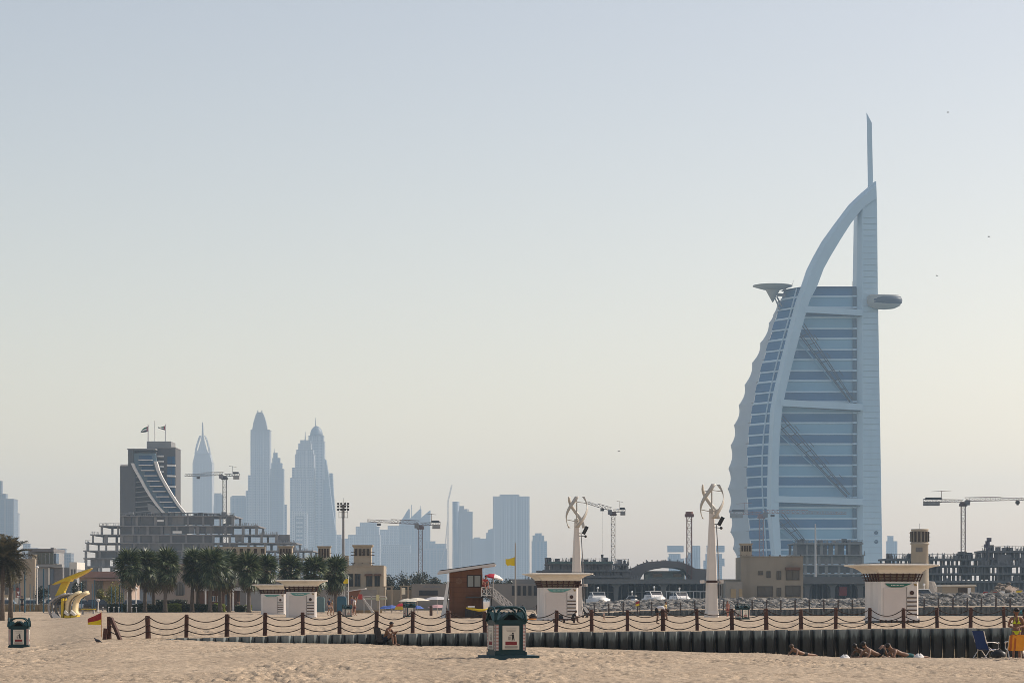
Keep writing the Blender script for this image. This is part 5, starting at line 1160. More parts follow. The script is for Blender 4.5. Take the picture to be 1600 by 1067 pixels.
copy_bin('green litter bin beside the two strollers and the small lifeguard hut', 542.5, 962.6, 944, .35)
copy_bin('green litter bin in front of the beach umbrellas, left of the lifeguard tower', 639.5, 963.2, 940, .35)
# ------------------------------------------------------------------ palms, trees, hedges
frondm = leafmat('fan_palm_leaf', (.045,.075,.028), (.21,.24,.13), .22); drym = leafmat('dry_palm_leaf', (.11,.085,.04), (.17,.13,.07), .15)  # pale end of the fan leaf ramp paints glints onto random leaves
trunkm = mat('palm_trunk', (.13,.105,.085), .9, .3, 4, bump=.6, bs=8)
def fan(seed, droop):
    r = random.Random(seed); g = MB(); L = .55
    g.bar((0,0,0),(L,0,.03),.035)
    n = 15; tip = 1.05
    for k in range(n):
        a = (k/(n-1)-.5)*3.5; ln = tip*(.62+.38*math.cos(a*.55))*r.uniform(.9,1.05); w = .07
        d = Vector((math.cos(a),math.sin(a),0)); p = Vector((-d.y,d.x,0)); o = Vector((L,0,.03)); fold = .03*(-1)**k
        mid = o+d*ln*.55+Vector((0,0,fold-.02-.04*abs(a))); end = o+d*ln+Vector((0,0,-droop*r.uniform(.5,1.3)-.08*abs(a)))
        g.add([o-p*.012, mid-p*w, mid+p*w+Vector((0,0,.02)), o+p*.012, end], [(0,1,2,3),(1,4,2)])
    return g
fans = [fan(k, .15+.1*k).mesh('frond', frondm) for k in range(4)]; dries = [fan(20+k, .55).mesh('frond', drym) for k in range(2)]
def rotto(el, az, roll=0):
    return (Matrix.Rotation(az,3,'Z')@Matrix.Rotation(-el,3,'Y')@Matrix.Rotation(roll,3,'X')).to_euler()
def fan_palm(label, px, yb, yt, seed, d=None, group='fan palms along the hedge', nf=64):
    r = random.Random(seed); d = d or 300; s = F/d; H = (yb-yt)/s; z0 = Zw(yb, d)
    t = thing('fan_palm', label, 'palm tree', (X(px,d), d, z0), 0, group)
    hc = H-2.0; le = r.uniform(-.25,.25)
    pts = [(le*u*u, .1*u, hc*u) for u in (-.02,.05,.2,.4,.6,.8,1)]
    MB().tube(pts, [.30,.27,.23,.21,.20,.21,.16], 10).build('trunk', trunkm, t, True)
    top = Vector((le,.1,hc))
    for k in range(nf):
        u = k/nf; az = k*2.39996+r.uniform(-.25,.25); el = math.radians(78-150*u+r.uniform(-9,9)); sc = r.uniform(1.1,1.55)*(1-.12*u)
        zoff = -.05-2.3*max(0,u-.45)*r.uniform(.6,1.25)
        me_ = r.choice(dries) if u > .9 else fans[min(3,int(u*3)+r.randint(0,1))]
        o = link('frond', me_, t, top+Vector((0,0,zoff+.35*(1-u))), rotto(el, az, r.uniform(-.5,.5)), sc)
    return t
PL = [(203,955.5,858,'fan palm at the left end of the left palm group'),(226.5,956.5,859,'fan palm with its bare trunk standing in front of the left hedge'),(240,955,862,'fan palm in the middle of the left palm group'),(258,954.5,858,'fan palm at the right end of the left palm group'),
 (300,955.5,856.5,'fan palm at the left end of the long palm row beside the arched house'),(309,954.5,862,'shorter fan palm close behind the left end of the long row'),(328,954.5,857,'fan palm left of the beach cafe roof'),(344,954.5,861,'fan palm in front of the beach cafe roof'),(358,957,859,'stout fan palm in front of the beach cafe door'),
 (389,955,863,'fan palm just left of the smaller white hut'),(413,954.5,865,'fan palm above the smaller white hut'),(452,954.5,866,'fan palm above the taller white hut of the pair'),(491,955,868,'fan palm behind the right eave of the taller paired hut'),(525.5,957.5,868,'last fan palm of the row, in front of the windcatcher house')]
for k, (px, yb, yt, lab) in enumerate(PL): fan_palm(lab, px, yb, yt, 100+k, 300+ (k % 3)*4)
# feathery date palms at the left edge
def feather(seed):
    r = random.Random(seed); g = MB(); n = 15; pts = [Vector((2.1*u, 0, .55*u-1.0*u*u*u)) for u in [i/n for i in range(n+1)]]
    for i in range(n): g.bar(pts[i], pts[i+1], .035*(1-.8*i/n))
    for i in range(2, n+1):
        for sx in (-1,1):
            for q in (0,.5):
                p = pts[i-1].lerp(pts[i], q); ln = .5*(1-.6*abs(i/n-.45))*r.uniform(.85,1.1); e = p+Vector((ln*.55, sx*ln*.75, ln*r.uniform(-.15,.45))); g.add([p,p+Vector((.10,0,.02)),e],[(0,1,2)])
    return g
dm = leafmat('date_palm_leaf', (.055,.055,.028), (.13,.105,.055), .2); fe = [feather(k).mesh('frond', dm) for k in range(3)]
def date_palm(label, px, yb, yt, d, seed, sc=1.0):
    r = random.Random(seed); s = F/d; z0 = ground(px,d); H = (yb-yt)/s; t = thing('date_palm', label, 'palm tree', (X(px,d),d,z0), 0, 'date palms at the left edge'); hc = H-2.0*sc
    MB().tube([(0,0,-.1),(.05,0,hc*.3),(.08,0,hc*.7),(.1,0,hc)],[.30,.22,.21,.24],10).build('trunk', trunkm, t, True)
    for k in range(84):
        u = k/84; az = k*2.4+r.uniform(-.3,.3); el = math.radians(84-150*u+r.uniform(-8,8)); link('frond', r.choice(fe), t, Vector((.1,0,hc)), rotto(el,az,r.uniform(-.3,.3)), sc*r.uniform(1.05,1.4))
    return t
date_palm('leaning date palm cut by the left edge of the photograph', 3, 967.5, 843, 266, 1, 1.0)
date_palm('date palm second from the left edge, its fronds reaching over the cream villa', 16, 967.5, 847, 268, 2, .95)
def leafy(name, label, cat, c, size, n, m, seed, trunk=None, leaf=.28, blobs=9, group=None):
    """broadleaf tree or bush: trunk, limbs and a crown of loose leaf clumps"""
    r = random.Random(seed); t = thing(name, label, cat, c, 0, group); w, dp, h, zb = size
    bl = [(Vector((r.uniform(-1,1)*w*.36, r.uniform(-1,1)*dp*.36, zb+h*r.uniform(.22,.82))), r.uniform(.2,.34)) for _ in range(blobs)]
    g = MB()
    for i in range(n):
        b, q = bl[i % blobs]; v = Vector((r.gauss(0,1), r.gauss(0,1), r.gauss(0,1))).normalized()*(r.random()**.4)
        p = b+Vector((v.x*w*q, v.y*dp*q, v.z*h*q)); a = Vector((r.gauss(0,1),r.gauss(0,1),r.gauss(0,1))).normalized(); bb = a.cross(Vector((r.gauss(0,1),r.gauss(0,1),r.gauss(0,1)))).normalized(); l = leaf*r.uniform(.6,1.3)
        if p.z < .03: continue
        g.add([p-a*l*.5, p+bb*l*.3, p+a*l*.5, p-bb*l*.3],[(0,1,2,3)])
    g.build('crown', m, t)
    if trunk:
        MB().tube([(0,0,-.1),(.1,0,zb*.5),(0,0,zb+h*.4)],[trunk,trunk*.8,trunk*.5],8).build('trunk', trunkm, t)
        for b, q in bl[:5]: MB().tube([(0,0,zb*.8),(b.x*.5,b.y*.5,(zb+b.z)*.5),tuple(b)],[trunk*.5,trunk*.35,trunk*.15],6).build('limb', trunkm, t)
    return t
tl = leafmat('dark_tree_leaf', (.030,.040,.026), (.065,.078,.05), .2); bl_ = leafmat('bush_leaf', (.15,.15,.03), (.27,.24,.06), .35); hl = leafmat('hedge_leaf', (.035,.055,.018), (.075,.10,.03), .2); hl2 = leafmat('light_hedge_leaf', (.24,.30,.04), (.38,.42,.08), .45)
for k, (px, yt, w, lab) in enumerate([(618,893,44,'dark round tree just right of the windcatcher house'),(646,888,58,'widest dark tree, at the foot of the lattice crane'),(672,900,34,'small dark tree left of the lifeguard tower roof'),(695,906,24,'dark treetop peeping left of the lifeguard tower'),(612,905,30,'low dark tree against the windcatcher house corner'),(768,897,44,'dark tree behind the red and white parasol'),(786,903,30,'dark shrubby tree behind the yellow flag pole')]):
    d = 430+k*4; s = F/d; H = (938-yt)/s+1.4; leafy('dark_tree', lab, 'tree', (X(px,d),d,0), (w/s,w/s,H*.72,H*.25), 2600, tl, 40+k, .25, .34, 10, 'dark trees behind the beach')
for k, (px, yt, w, lab) in enumerate([(180,910,30,'yellow-green tree in front of the pink house'),(64,912,26,'grey-green bushy tree by the villa pillars'),(122,908,20,'dark tree behind the yellow canopy'),(160,922,18,'small yellow-green tree left of the white lamp')]):
    d = 350+k*3; s = F/d; H = (955-yt)/s; leafy('street_tree', lab, 'tree', (X(px,d),d,0), (w/s,w/s,H*.75,H*.22), 1500, bl_ if k in (0,3) else tl, 60+k, .12, .22, 8, 'street trees')
def hedge(label, a, b, yt, d, m, seed, yb=956):
    s = F/d; r = random.Random(seed); z0 = Zw(yb,d); w = (b-a)/s; h = (yb-yt)/s; t = thing('hedge', label, 'hedge', (X((a+b)/2,d),d,z0), 0, 'clipped hedges under the palms'); g = MB()
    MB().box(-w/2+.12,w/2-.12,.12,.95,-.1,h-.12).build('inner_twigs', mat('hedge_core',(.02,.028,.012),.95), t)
    for i in range(int(700+w*260)):
        f = r.random()
        if f < .5: p = Vector((r.uniform(-w/2,w/2),r.uniform(-.06,.12),r.uniform(0,h)))
        elif f < .85: p = Vector((r.uniform(-w/2,w/2),r.uniform(0,1.1),h+r.uniform(-.12,.07)))
        else: p = Vector((r.choice((-1,1))*w/2+r.uniform(-.08,.08),r.uniform(0,1.1),r.uniform(0,h)))
        p.z += .06*math.sin(p.x*2.1+seed); q = Vector((r.gauss(0,1),r.gauss(0,1),r.gauss(0,1))).normalized(); e = q.orthogonal().normalized(); l = r.uniform(.07,.16)
        g.add([p-q*l,p+e*l*.6,p+q*l,p-e*l*.6],[(0,1,2,3)])
    g.build('leaves', m, t); return t
for k, (a, b, yt, m_, lab) in enumerate([(168,258,944.5,hl,'dark clipped hedge under the left palm group'),(257,282,944.5,hl2,'bright yellow-green clipped hedge block between the palm groups'),(281,336,944.5,hl,'dark clipped hedge in front of the beach cafe'),(335,350,944,hl2,'light green hedge end beside the stout palm'),(368,384,946,hl,'short dark hedge left of the smaller hut'),(383,391,945,hl2,'pale small hedge stub nearest the smaller hut'),(243,290,938,tl,'loose dark shrubs behind the bright hedge block')]): hedge(lab, a, b, yt, 306+k*.7+(6 if k == 6 else 0), m_, k)
gm = leafmat('dry_grass', (.20,.15,.08), (.30,.22,.11), .2)
r = random.Random(77); g = MB()
for i in range(5200):
    px = r.uniform(-20,150); d = r.uniform(330,338); s = F/d; p = Vector((X(px,d),d,.0)); h = r.uniform(.5,1.15)*(1 if px < 78 else .5); dx = r.uniform(-.25,.25); g.add([p,p+Vector((.09,0,0)),p+Vector((dx,0,h))],[(0,1,2)])
tag(g.build('tall_grass', gm), 'strip of reddish dry grass along the street behind the date palms', kind='stuff')

# ------------------------------------------------------------------ yellow solar canopy with seats
d = 268.0; s = F/d; z0 = ground(110,d)
t = thing('solar_canopy', 'yellow winged solar canopy with curved grey shell and cream seats on the sand', 'canopy', (X(108,d), d, z0)); by = 968.5; fx = lambda p: (p-108)/s; fz = lambda y: (by-y)/s
cg = mat('shell_grey', (.33,.32,.32), .5, .08, 1, dirt=.1); seatc = mat('seat_cream', (.70,.58,.36), .5, .05, 1)
def strip(name, pts, w0, y0, y1, m, th=1.3, smooth=True):
    rows = []
    for i, (x, y) in enumerate(pts):
        a = pts[max(0,i-1)]; b = pts[min(len(pts)-1,i+1)]; dx, dy = b[0]-a[0], b[1]-a[1]; L = math.hypot(dx,dy) or 1; nx, ny = -dy/L*th/2, dx/L*th/2
        rows.append([(fx(x+nx),y0,fz(y+ny)),(fx(x+nx),y1,fz(y+ny)),(fx(x-nx),y1,fz(y-ny)),(fx(x-nx),y0,fz(y-ny))])
    return MB().loft(rows).build(name, m, t, smooth)
MB().prism([(fx(x),fz(y)) for x, y in ((83,917.2),(88,914),(104,906),(120,900),(143,892),(136,897.5),(128,902),(122,905),(117,907.5),(114,908),(111,912),(104,911.5))],-.9,.9).build('wing', yellow, t)
MB().prism([(fx(x),fz(y)) for x, y in ((83.2,916.9),(88,913.6),(104,905.6),(120,899.6),(143.5,891.6),(143.5,891.0),(120,898.8),(88,912.8))],-.8,.8).build('solar_panel', mat('panel_cream',(.62,.52,.30),.3,.05,1), t)
MB().prism([(fx(x),fz(y)) for x, y in ((87,934.5),(90,929),(93,922.5),(97.5,913),(109,910),(107.5,915),(104.5,921),(102,926.5),(101,931),(95,933.5))],-.5,.5).build('stem', yellow, t)
for k, (off, y0) in enumerate(((0,-1.5),(3.6,-.9),(7.2,-.3))):
    strip('shell_rib', [(x+off,y) for x, y in ((106,930.5),(97,934),(88.5,938.5),(82,944),(79.6,949),(79.6,955),(81.5,961),(85,968.2))], 1, y0, y0+.55, cg, 2.6)
strip('shell_back', [(x+3.5,y) for x, y in ((106,931),(97,935),(89,939),(83.5,944),(81,949),(81,955),(83,961),(86.5,968.0))], 1, .3, 1.4, cg, 1.2)
MB().prism([(fx(x),fz(y)) for x, y in ((86,957.5),(90,961),(99,968.4),(93,968.4),(87,968.4),(84.5,963))],-1.6,-1.3).build('shell_foot', mat('shell_white',(.6,.59,.58),.5), t)
MB().prism([(fx(x),fz(y)) for x, y in ((98.3,938.5),(102,937.5),(102,968.3),(98.3,968.3))],-1.2,1.0).build('yellow_post', yellow, t); MB().box(fx(92),fx(97.5),-1.25,-.9,fz(947.5),fz(943.5)).build('screen', black, t)
MB().prism([(fx(x),fz(y)) for x, y in ((94,944),(98.2,942),(98.2,964),(95,962))],-.8,.8).build('screen_panel', cg, t)
for k, off in enumerate((0,11)):
    strip('seat_shell', [(x+off,y) for x, y in ((126,928.8),(118,932),(111,937.5),(107.5,944),(106.5,951),(106.2,958),(108,962),(112,964))], 1, -1.0+k*.2, .9+k*.2, seatc, 5.0)
    MB().loft([[(fx(105+off*.9),-1.4,fz(956)),(fx(112+off*.9),-1.4,fz(963)),(fx(112+off*.9),-.2,fz(963)),(fx(105+off*.9),-.2,fz(956))],[(fx(103+off*.9),-1.4,fz(961)),(fx(110+off*.9),-1.4,fz(965.5)),(fx(110+off*.9),-.2,fz(965.5)),(fx(103+off*.9),-.2,fz(961))]]).build('seat', mat('seat_white',(.72,.69,.62),.5), t)
    MB().box(fx(104+off*.85),fx(114+off*.85),-1.35,.8,0,fz(964.5)).build('seat_base', yellow, t)
t = thing('low_bench', 'low yellow-topped bench right of the yellow canopy', 'bench', (X(138,285),285,ground(138,285))); MB().loft([[(-.75,-.3,z),(.75,-.3,z),(.75,.3,z),(-.75,.3,z)] for z in (.5,.58)]).build('seat', yellow, t); [MB().box(x-.08,x+.08,-.25,.25,0,.5).build('leg', cg, t) for x in (-.6,.6)]

# ------------------------------------------------------------------ lamps, poles, flags
def lamp(label, px, yb, yt, d):
    s = F/d; z0 = Zw(yb,d); t = thing('lamp_post', label, 'lamp', (X(px,d),d,z0), 0, 'white lamp posts by the hedge'); H = (yb-yt)/s
    MB().tube([(0,0,-.1),(0,0,H-.35)],[.075,.06],10).build('pole', white, t); MB().loft([[(q*math.cos(a)*.24,q*math.sin(a)*.2,z) for a in [2*pi*i/10 for i in range(10)]] for q,z in ((.5,H-.36),(1,H-.2),(.8,H-.05),(.2,H))]).build('lamp_head', white, t)
lamp('taller white lamp post in front of the left palms', 199, 957, 911.5, 302); lamp('shorter white lamp post beside the front palm trunk', 212.5, 955, 917, 312); lamp('white post between the canopy and the pink house', 153.5, 955, 935, 310); lamp('white lamp post above the left palm hedge, cut by the villa', 58, 955, 884, 340)
for k, px in enumerate((161,170,178,185.5,206,213)):
    t = thing('bollard_light', f'thin pale bollard light below the left hedge, {["leftmost of six","second of six from the left","third of six from the left","fourth of six from the left","beside the taller lamp post","rightmost of six"][k]}', 'bollard', (X(px,297),297,Zw(958,297)), 0, 'bollard lights'); MB().tube([(0,0,-.05),(0,0,.62)],.035,8).build('post', white, t); MB().lathe([(.03,.62),(.1,.66),(.1,.74),(.03,.78)],0,0,10).build('lamp_head', white, t)
for k, (px, yb, yt) in enumerate([(38.7,960,886),(68,960,888),(47,953,912),(75.5,952,914),(53,951,915),(111,955,915),(127,951,910),(144,950,912),(148,949,905),(174,956,916),(186.5,957.5,913),(190.5,957.5,911),(180,955,917),(193.5,956,918),(6,958,905),(31,954,900),(22,956,908)]):
    d = 304 if yb > 956.5 else 318; s = F/d; t = thing('net_pole', f'teal court pole, {["tall and thick, behind the right date palm frond","tall and thick, left of the yellow canopy","thin, between the two thick poles","thin, right of the second thick pole","thin, in front of the villa pillar","behind the grey canopy shell","behind the cream seats","left of the pink house window","tall and thin before the pink house","below the yellow-green tree","left of the close pair by the taller lamp","right of the close pair by the taller lamp","thin, left of the close pair","just left of the taller white lamp","between the date palm trunks","right of the date palms","thin, beside the right date palm trunk"][k]}', 'pole', (X(px,d),d,Zw(yb,d)), 0, 'teal poles of the beach court'); H = (yb-yt)/s; w = .09 if k in (0,1) else .055
    MB().tube([(0,0,-.1),(0,0,H)],[w,w*.85],8).build('pole', bluepole, t); MB().lathe([(w*1.6,-.02),(w*1.6,.06),(w,.1)],0,0,8).build('base_plate', bluepole, t)
# floodlight mast
d = 340.0; s = F/d; t = thing('floodlight_mast', 'tall floodlight mast with two racks of lamps beside the windcatcher house', 'mast', (X(536.5,d),d,0)); fz = lambda y: CZ+(HZ-y)/s
MB().tube([(0,0,0),(0,0,fz(788))],[.2,.14],10).build('pole', steel, t)
for x in (-.58,-.2,.2,.58): MB().bar((x,-.15,fz(809)),(x,-.15,fz(788)),.05).build('rack_upright', darksteel, t)
for y in (789.5,795,800.5,808.5): MB().bar((-.62,-.15,fz(y)),(.62,-.15,fz(y)),.06).build('rack_bar', darksteel, t)
for y in (787,791,796):
    for x in (-.66,-.25,.25,.66): MB().box(x-.13,x+.13,-.5,-.2,fz(y)-.14,fz(y)+.12).build('floodlight', darksteel, t)
for x, y in ((-.3,783.5),(0,778),(.3,784)): MB().tube([(x,0,fz(789)),(x,0,fz(y))],.02,5).build('aerial', steel, t)
def flag(label, px, yb, yt, d, rows, r0, m_pole, group=None, cat='flag', name='flag', rock_=False):
    s = F/d; z0 = Zw(yb,d); t = thing(name, label, cat, (X(px,d),d,z0), 0, group); H = (yb-yt)/s
    MB().tube([(0,0,-.15),(0,0,H)],[r0,r0*.8],8).build('pole', m_pole, t)
    for (pts, m) in rows:
        g = []
        for i, (x, a, b) in enumerate(pts):
            yy = .10*math.sin(i*1.5)*(i/ max(1,len(pts)-1)); g.append([((x-px)/s, yy, (yb-(a+(b-a)*u))/s) for u in (0,.25,.5,.75,1)])
        MB().sheet(g).build('cloth', m, t, True)
    return t
fy_ = mat('flag_yellow',(.70,.52,.02),.8,.06,3); fr_ = mat('flag_dark_red',(.28,.03,.03),.8,.08,3)
flag('yellow flag on a tall pale pole between the lifeguard tower and the hut', 805.3, 962, 848, 230, [([(805,869.5,883.5),(801,871,883.7),(797,872.5,882.5),(793,873.5,884),(790,872.5,880)], fy_)], .075, mat('pole_grey',(.30,.29,.27),.5))
o = bpy.data.objects['cloth']; 
flag('small yellow flag on a pale pole by the far lifeguard hut', 544.3, 957, 900, 290, [([(544,904,911),(541,903.5,911.5),(538.5,906,911.5),(536.5,909,911)], fy_)], .05, white)
flag('small red and yellow beach flag on a thin pole left of the rope fence', 158.4, 1003, 956, 110, [([(158.2,956.6,967),(153,959,969),(147,962,970.5),(143,963.8,971),(137.2,966.3,972.5)], fr_), ([(158.2,967.0,975.5),(153,969,975.8),(147,970.5,975.6),(143,971,975.4),(137.5,972.5,975.2)], fy_)], .016, mat('pole_orange',(.35,.17,.07),.6))
flag('red and yellow beach flag by the far fence behind the two bathers', 999.5, 957, 938, 284, [([(999,938,942),(996.5,939,943),(993,941,944)], fr_), ([(999,942,945.5),(996.5,943,946.5),(993,944,946.5)], fy_)], .03, timber)
for k, (px, z, lab) in enumerate([(152.5,0,'dark pigeon pecking at the sand beside the red and yellow flag')]):
    dd = 104.0; dd = 98.0; g = thing('pigeon', lab, 'bird', (X(px,dd),dd,ground(px,dd)), 2.6)
    MB().loft([[(x,r_*math.cos(a),.13+zz+r_*.85*math.sin(a)) for a in [2*pi*i/10 for i in range(10)]] for x,r_,zz in ((-.22,.012,-.04),(-.13,.035,-.01),(-.05,.07,.01),(.04,.072,.015),(.09,.05,.05),(.12,.034,.09),(.15,.03,.10),(.175,.012,.095),(.195,.004,.085))]).build('body', mat('pigeon_dark',(.035,.035,.04),.6), g, True)
    for sy in (-.03,.03): MB().tube([(.0,sy,.08),(.01,sy,.0),(.04,sy,.003)],.007,5).build('leg', mat('pigeon_leg',(.3,.1,.08),.6), g)
def gull(label, px, py, d, bank):
    t = thing('gull', label, 'bird', (X(px,d),d,Zw(py,d)), rng.uniform(-.5,.5), 'birds in the sky')
    MB().loft([[(x,r_*math.cos(a),r_*math.sin(a)) for a in [2*pi*i/8 for i in range(8)]] for x,r_ in ((-.25,.01),(-.12,.05),(.05,.07),(.17,.045),(.26,.008))]).build('body', steel, t, True)
    for sy in (-1,1): MB().add([(.1,sy*.04,.02),(.14,sy*.35,.14),(.0,sy*.75,.08),(-.06,sy*.33,.12),(-.08,sy*.04,.02),(.1,sy*.04,.0),(.14,sy*.35,.125),(.0,sy*.75,.075),(-.06,sy*.33,.105),(-.08,sy*.04,.0)],[(0,1,2,3,4),(9,8,7,6,5),(0,5,6,1),(1,6,7,2),(2,7,8,3),(3,8,9,4)]).build('wing', steel, t)
for a in [('bird high in the sky right of the needle mast',1481,176,520,0),('bird in the sky right of the curved leg top, near the right edge',1545,370,540,0),('bird in the sky level with the restaurant pod',1464,431,600,0),('bird low in the empty sky left of the left turbine rotor',967,705,560,0)]: gull(*a)
# ------------------------------------------------------------------ people
def skinmat(nm, c): 
    m = mat(nm, c, .55, .06, 6, spec=.4); return m
skin_t, skin_d, skin_l = skinmat('tanned_skin',(.30,.165,.105)), skinmat('brown_skin',(.13,.07,.045)), skinmat('fair_skin',(.42,.27,.20))
hairm = mat('dark_hair',(.015,.011,.009),.5,.2,30); hairb = mat('brown_hair',(.06,.035,.02),.5,.2,30)
def skinned(name, verts, edges, m, parent, sub=2):
    """one continuous surface grown round a jointed skeleton: verts = {joint: (point, radius)}"""
    keys = list(verts); me = bpy.data.meshes.new(name); me.from_pydata([verts[k][0] for k in keys], [(keys.index(a), keys.index(b)) for a, b in edges], [])
    o = bpy.data.objects.new(name, me); C.objects.link(o)
    md = o.modifiers.new('skin', 'SKIN'); md.use_smooth_shade = True; md.branch_smoothing = .3
    for i, k in enumerate(keys):
        r = verts[k][1]; sv = me.skin_vertices[0].data[i]; sv.radius = r if hasattr(r,'__len__') else (r, r); sv.use_root = (i == 0)
    s2 = o.modifiers.new('sub', 'SUBSURF'); s2.levels = s2.render_levels = sub
    dg = bpy.context.evaluated_depsgraph_get(); me2 = bpy.data.meshes.new_from_object(o.evaluated_get(dg)); bpy.data.objects.remove(o)
    me2.materials.clear(); me2.materials.append(m); me2.polygons.foreach_set('use_smooth', [True]*len(me2.polygons))
    return link(name, me2, parent)
def person(label, loc, rz, pose, skin=None, top=None, bottom=None, hair=None, longhair=False, scale=1.0, fingers=True, hat=None, bikini=None, group=None, roll=None, tee=True):
    """pose: joints in metres, figure facing -Y (towards the camera) before turning by rz"""
    skin = skin or skin_t; t = thing('person', label, 'person', loc, rz, group, scale)
    if roll is not None: t.rotation_euler = roll
    J = {k: Vector(v) for k, v in pose.items()}; V = {}; E = []
    def add(k, p, r): V[k] = (p, r)
    add('pelvis', J['pelvis'], (.125,.10)); waist = J['pelvis'].lerp(J['chest'], .48); add('waist', waist, (.112,.088)); add('chest', J['chest'], (.135,.10)); up = J['chest'].lerp(J['neck'], .62); add('upper', up, (.11,.075))
    add('neck', J['neck'], .052); hd = J['head']-J['neck']; add('nape', J['neck']+hd*.30, .052); add('jaw', J['neck']+hd*.62+Vector(J.get('face',(0,-1,0)))*.018, .072); add('head', J['head'], .094); add('crown', J['head']+hd.normalized()*.07, .07)
    E += [('pelvis','waist'),('waist','chest'),('chest','upper'),('upper','neck'),('neck','nape'),('nape','jaw'),('jaw','head'),('head','crown')]
    for s in 'LR':
        sh, el, ha = J['sh'+s], J['el'+s], J['ha'+s]; hp, kn, an, to = J['hp'+s], J['kn'+s], J['an'+s], J['to'+s]
        add('sh'+s, sh, .056); add('el'+s, el, .040); add('fa'+s, el.lerp(ha,.3), .041); add('wr'+s, ha, .026); pd = (ha-el).normalized(); palm = ha+pd*.07; add('pa'+s, palm, (.036,.020))
        E += [('upper','sh'+s),('sh'+s,'el'+s),('el'+s,'fa'+s),('fa'+s,'wr'+s),('wr'+s,'pa'+s)]
        if fingers:
            sd_ = pd.cross(Vector((.3,-.8,.5))).normalized(); cu = pd.cross(sd_).normalized()
            for q, (off, ln) in enumerate(((-.027,.062),(-.009,.072),(.009,.068),(.027,.052))):
                a = palm+pd*.03+sd_*off; b_ = a+pd*ln*.55+cu*.008; c_ = b_+pd*ln*.4+cu*.022; add(f'f{q}a{s}', a, .0095); add(f'f{q}b{s}', b_, .0085); add(f'f{q}c{s}', c_, .007); E += [('pa'+s,f'f{q}a{s}'),(f'f{q}a{s}',f'f{q}b{s}'),(f'f{q}b{s}',f'f{q}c{s}')]
            a = ha+pd*.035-sd_*.036; b_ = a+pd*.035-sd_*.02+cu*.012; add('t1'+s, a, .011); add('t2'+s, b_, .009); E += [('wr'+s,'t1'+s),('t1'+s,'t2'+s)]
        add('hp'+s, hp, .092); add('th'+s, hp.lerp(kn,.4), .083); add('kn'+s, kn, .056); add('ca'+s, kn.lerp(an,.32), .057); add('an'+s, an, .036); add('to'+s, to, (.042,.028))
        E += [('pelvis','hp'+s),('hp'+s,'th'+s),('th'+s,'kn'+s),('kn'+s,'ca'+s),('ca'+s,'an'+s),('an'+s,'to'+s)]
    body = skinned('body', V, E, skin, t)
    # face: eyes, nose, mouth, ears follow the head
    f = Vector(J.get('face',(0,-1,0))).normalized(); u = hd.normalized(); f = (f-u*f.dot(u)).normalized(); sd2 = f.cross(u); H = J['head']
    MB().loft([[H+f*.088-u*.005+sd2*a*.008 for a in (-1,1)]+[H+f*.088-u*.005+sd2*a*.008+f*.002 for a in (1,-1)], [H+f*.112-u*.045+sd2*a*.016 for a in (-1,1)]+[H+f*.085-u*.05+sd2*a*.016 for a in (1,-1)]]).build('nose', skin, t, True)
    for a in (-1,1):
        MB().ball(tuple(H+f*.086+sd2*a*.033+u*.004), .012, 8, 6).build('eye', hairm, t)
        MB().ball(tuple(H+sd2*a*.094-u*.015), .026, 8, 6, .5, 1).build('ear', skin, t)
    MB().bar(H+f*.086-u*.068-sd2*.024, H+f*.086-u*.068+sd2*.024, .011).build('mouth', mat('lip',(.2,.07,.06),.5), t)
    hm_ = hair or hairm; rows = []
    n = 14
    for i in range(6):
        ph = i/5*(1.75 if longhair else 1.55); ring = []
        for k in range(n):
            a = 2*pi*k/n; dv = f*math.cos(a)+sd2*math.sin(a); lim = ph*(1-.42*max(0,math.cos(a))) ; ring.append(H+u*.012+(u*math.cos(lim)*1.12+dv*math.sin(lim))*.108)
        rows.append(ring)
    MB().loft(rows).build('hair', hm_, t, True)
    if longhair: MB().tube([H-f*.06+u*.02, H-f*.10-u*.08, H-f*.11-u*.20, J['upper_hair'] if 'upper_hair' in J else H-f*.10-u*.36], [.085,.085,.075,.03], 10).build('hair', hm_, t, True)
    if hat: MB().loft([[H+u*z+(f*math.cos(a)+sd2*math.sin(a))*r_ for a in [2*pi*k/14 for k in range(14)]] for r_, z in ((.17,.035),(.115,.05),(.11,.11),(.06,.15),(.01,.155))]).build('cap', hat, t, True)
    grow = lambda ks, g_: {k: (V[k][0], tuple(q*g_ for q in V[k][1]) if hasattr(V[k][1],'__len__') else V[k][1]*g_) for k in ks}
    if bottom:
        d = grow(['pelvis'],1.12); 
        for s in 'LR': d.update(grow(['hp'+s],1.15)); d['th'+s] = (J['hp'+s].lerp(J['kn'+s],.62), .092)
        d['belt'] = (J['pelvis'].lerp(waist,.45), (.126,.102)); skinned('shorts', d, [('pelvis','belt')]+[('pelvis','hp'+s) for s in 'LR']+[('hp'+s,'th'+s) for s in 'LR'], bottom, t)
    if top:
        d = grow(['waist','chest','upper'],1.14); d['hem'] = (J['pelvis'].lerp(waist,.2), (.138,.112)); e = [('hem','waist'),('waist','chest'),('chest','upper')]
        if tee:
            for s in 'LR': d['sh'+s] = (J['sh'+s], .068); d['sl'+s] = (J['sh'+s].lerp(J['el'+s],.55), .060); e += [('upper','sh'+s),('sh'+s,'sl'+s)]
        skinned('shirt', {k: d[k] for k in ['hem','waist','chest','upper']+[k for k in d if k not in ('hem','waist','chest','upper')]}, e, top, t)
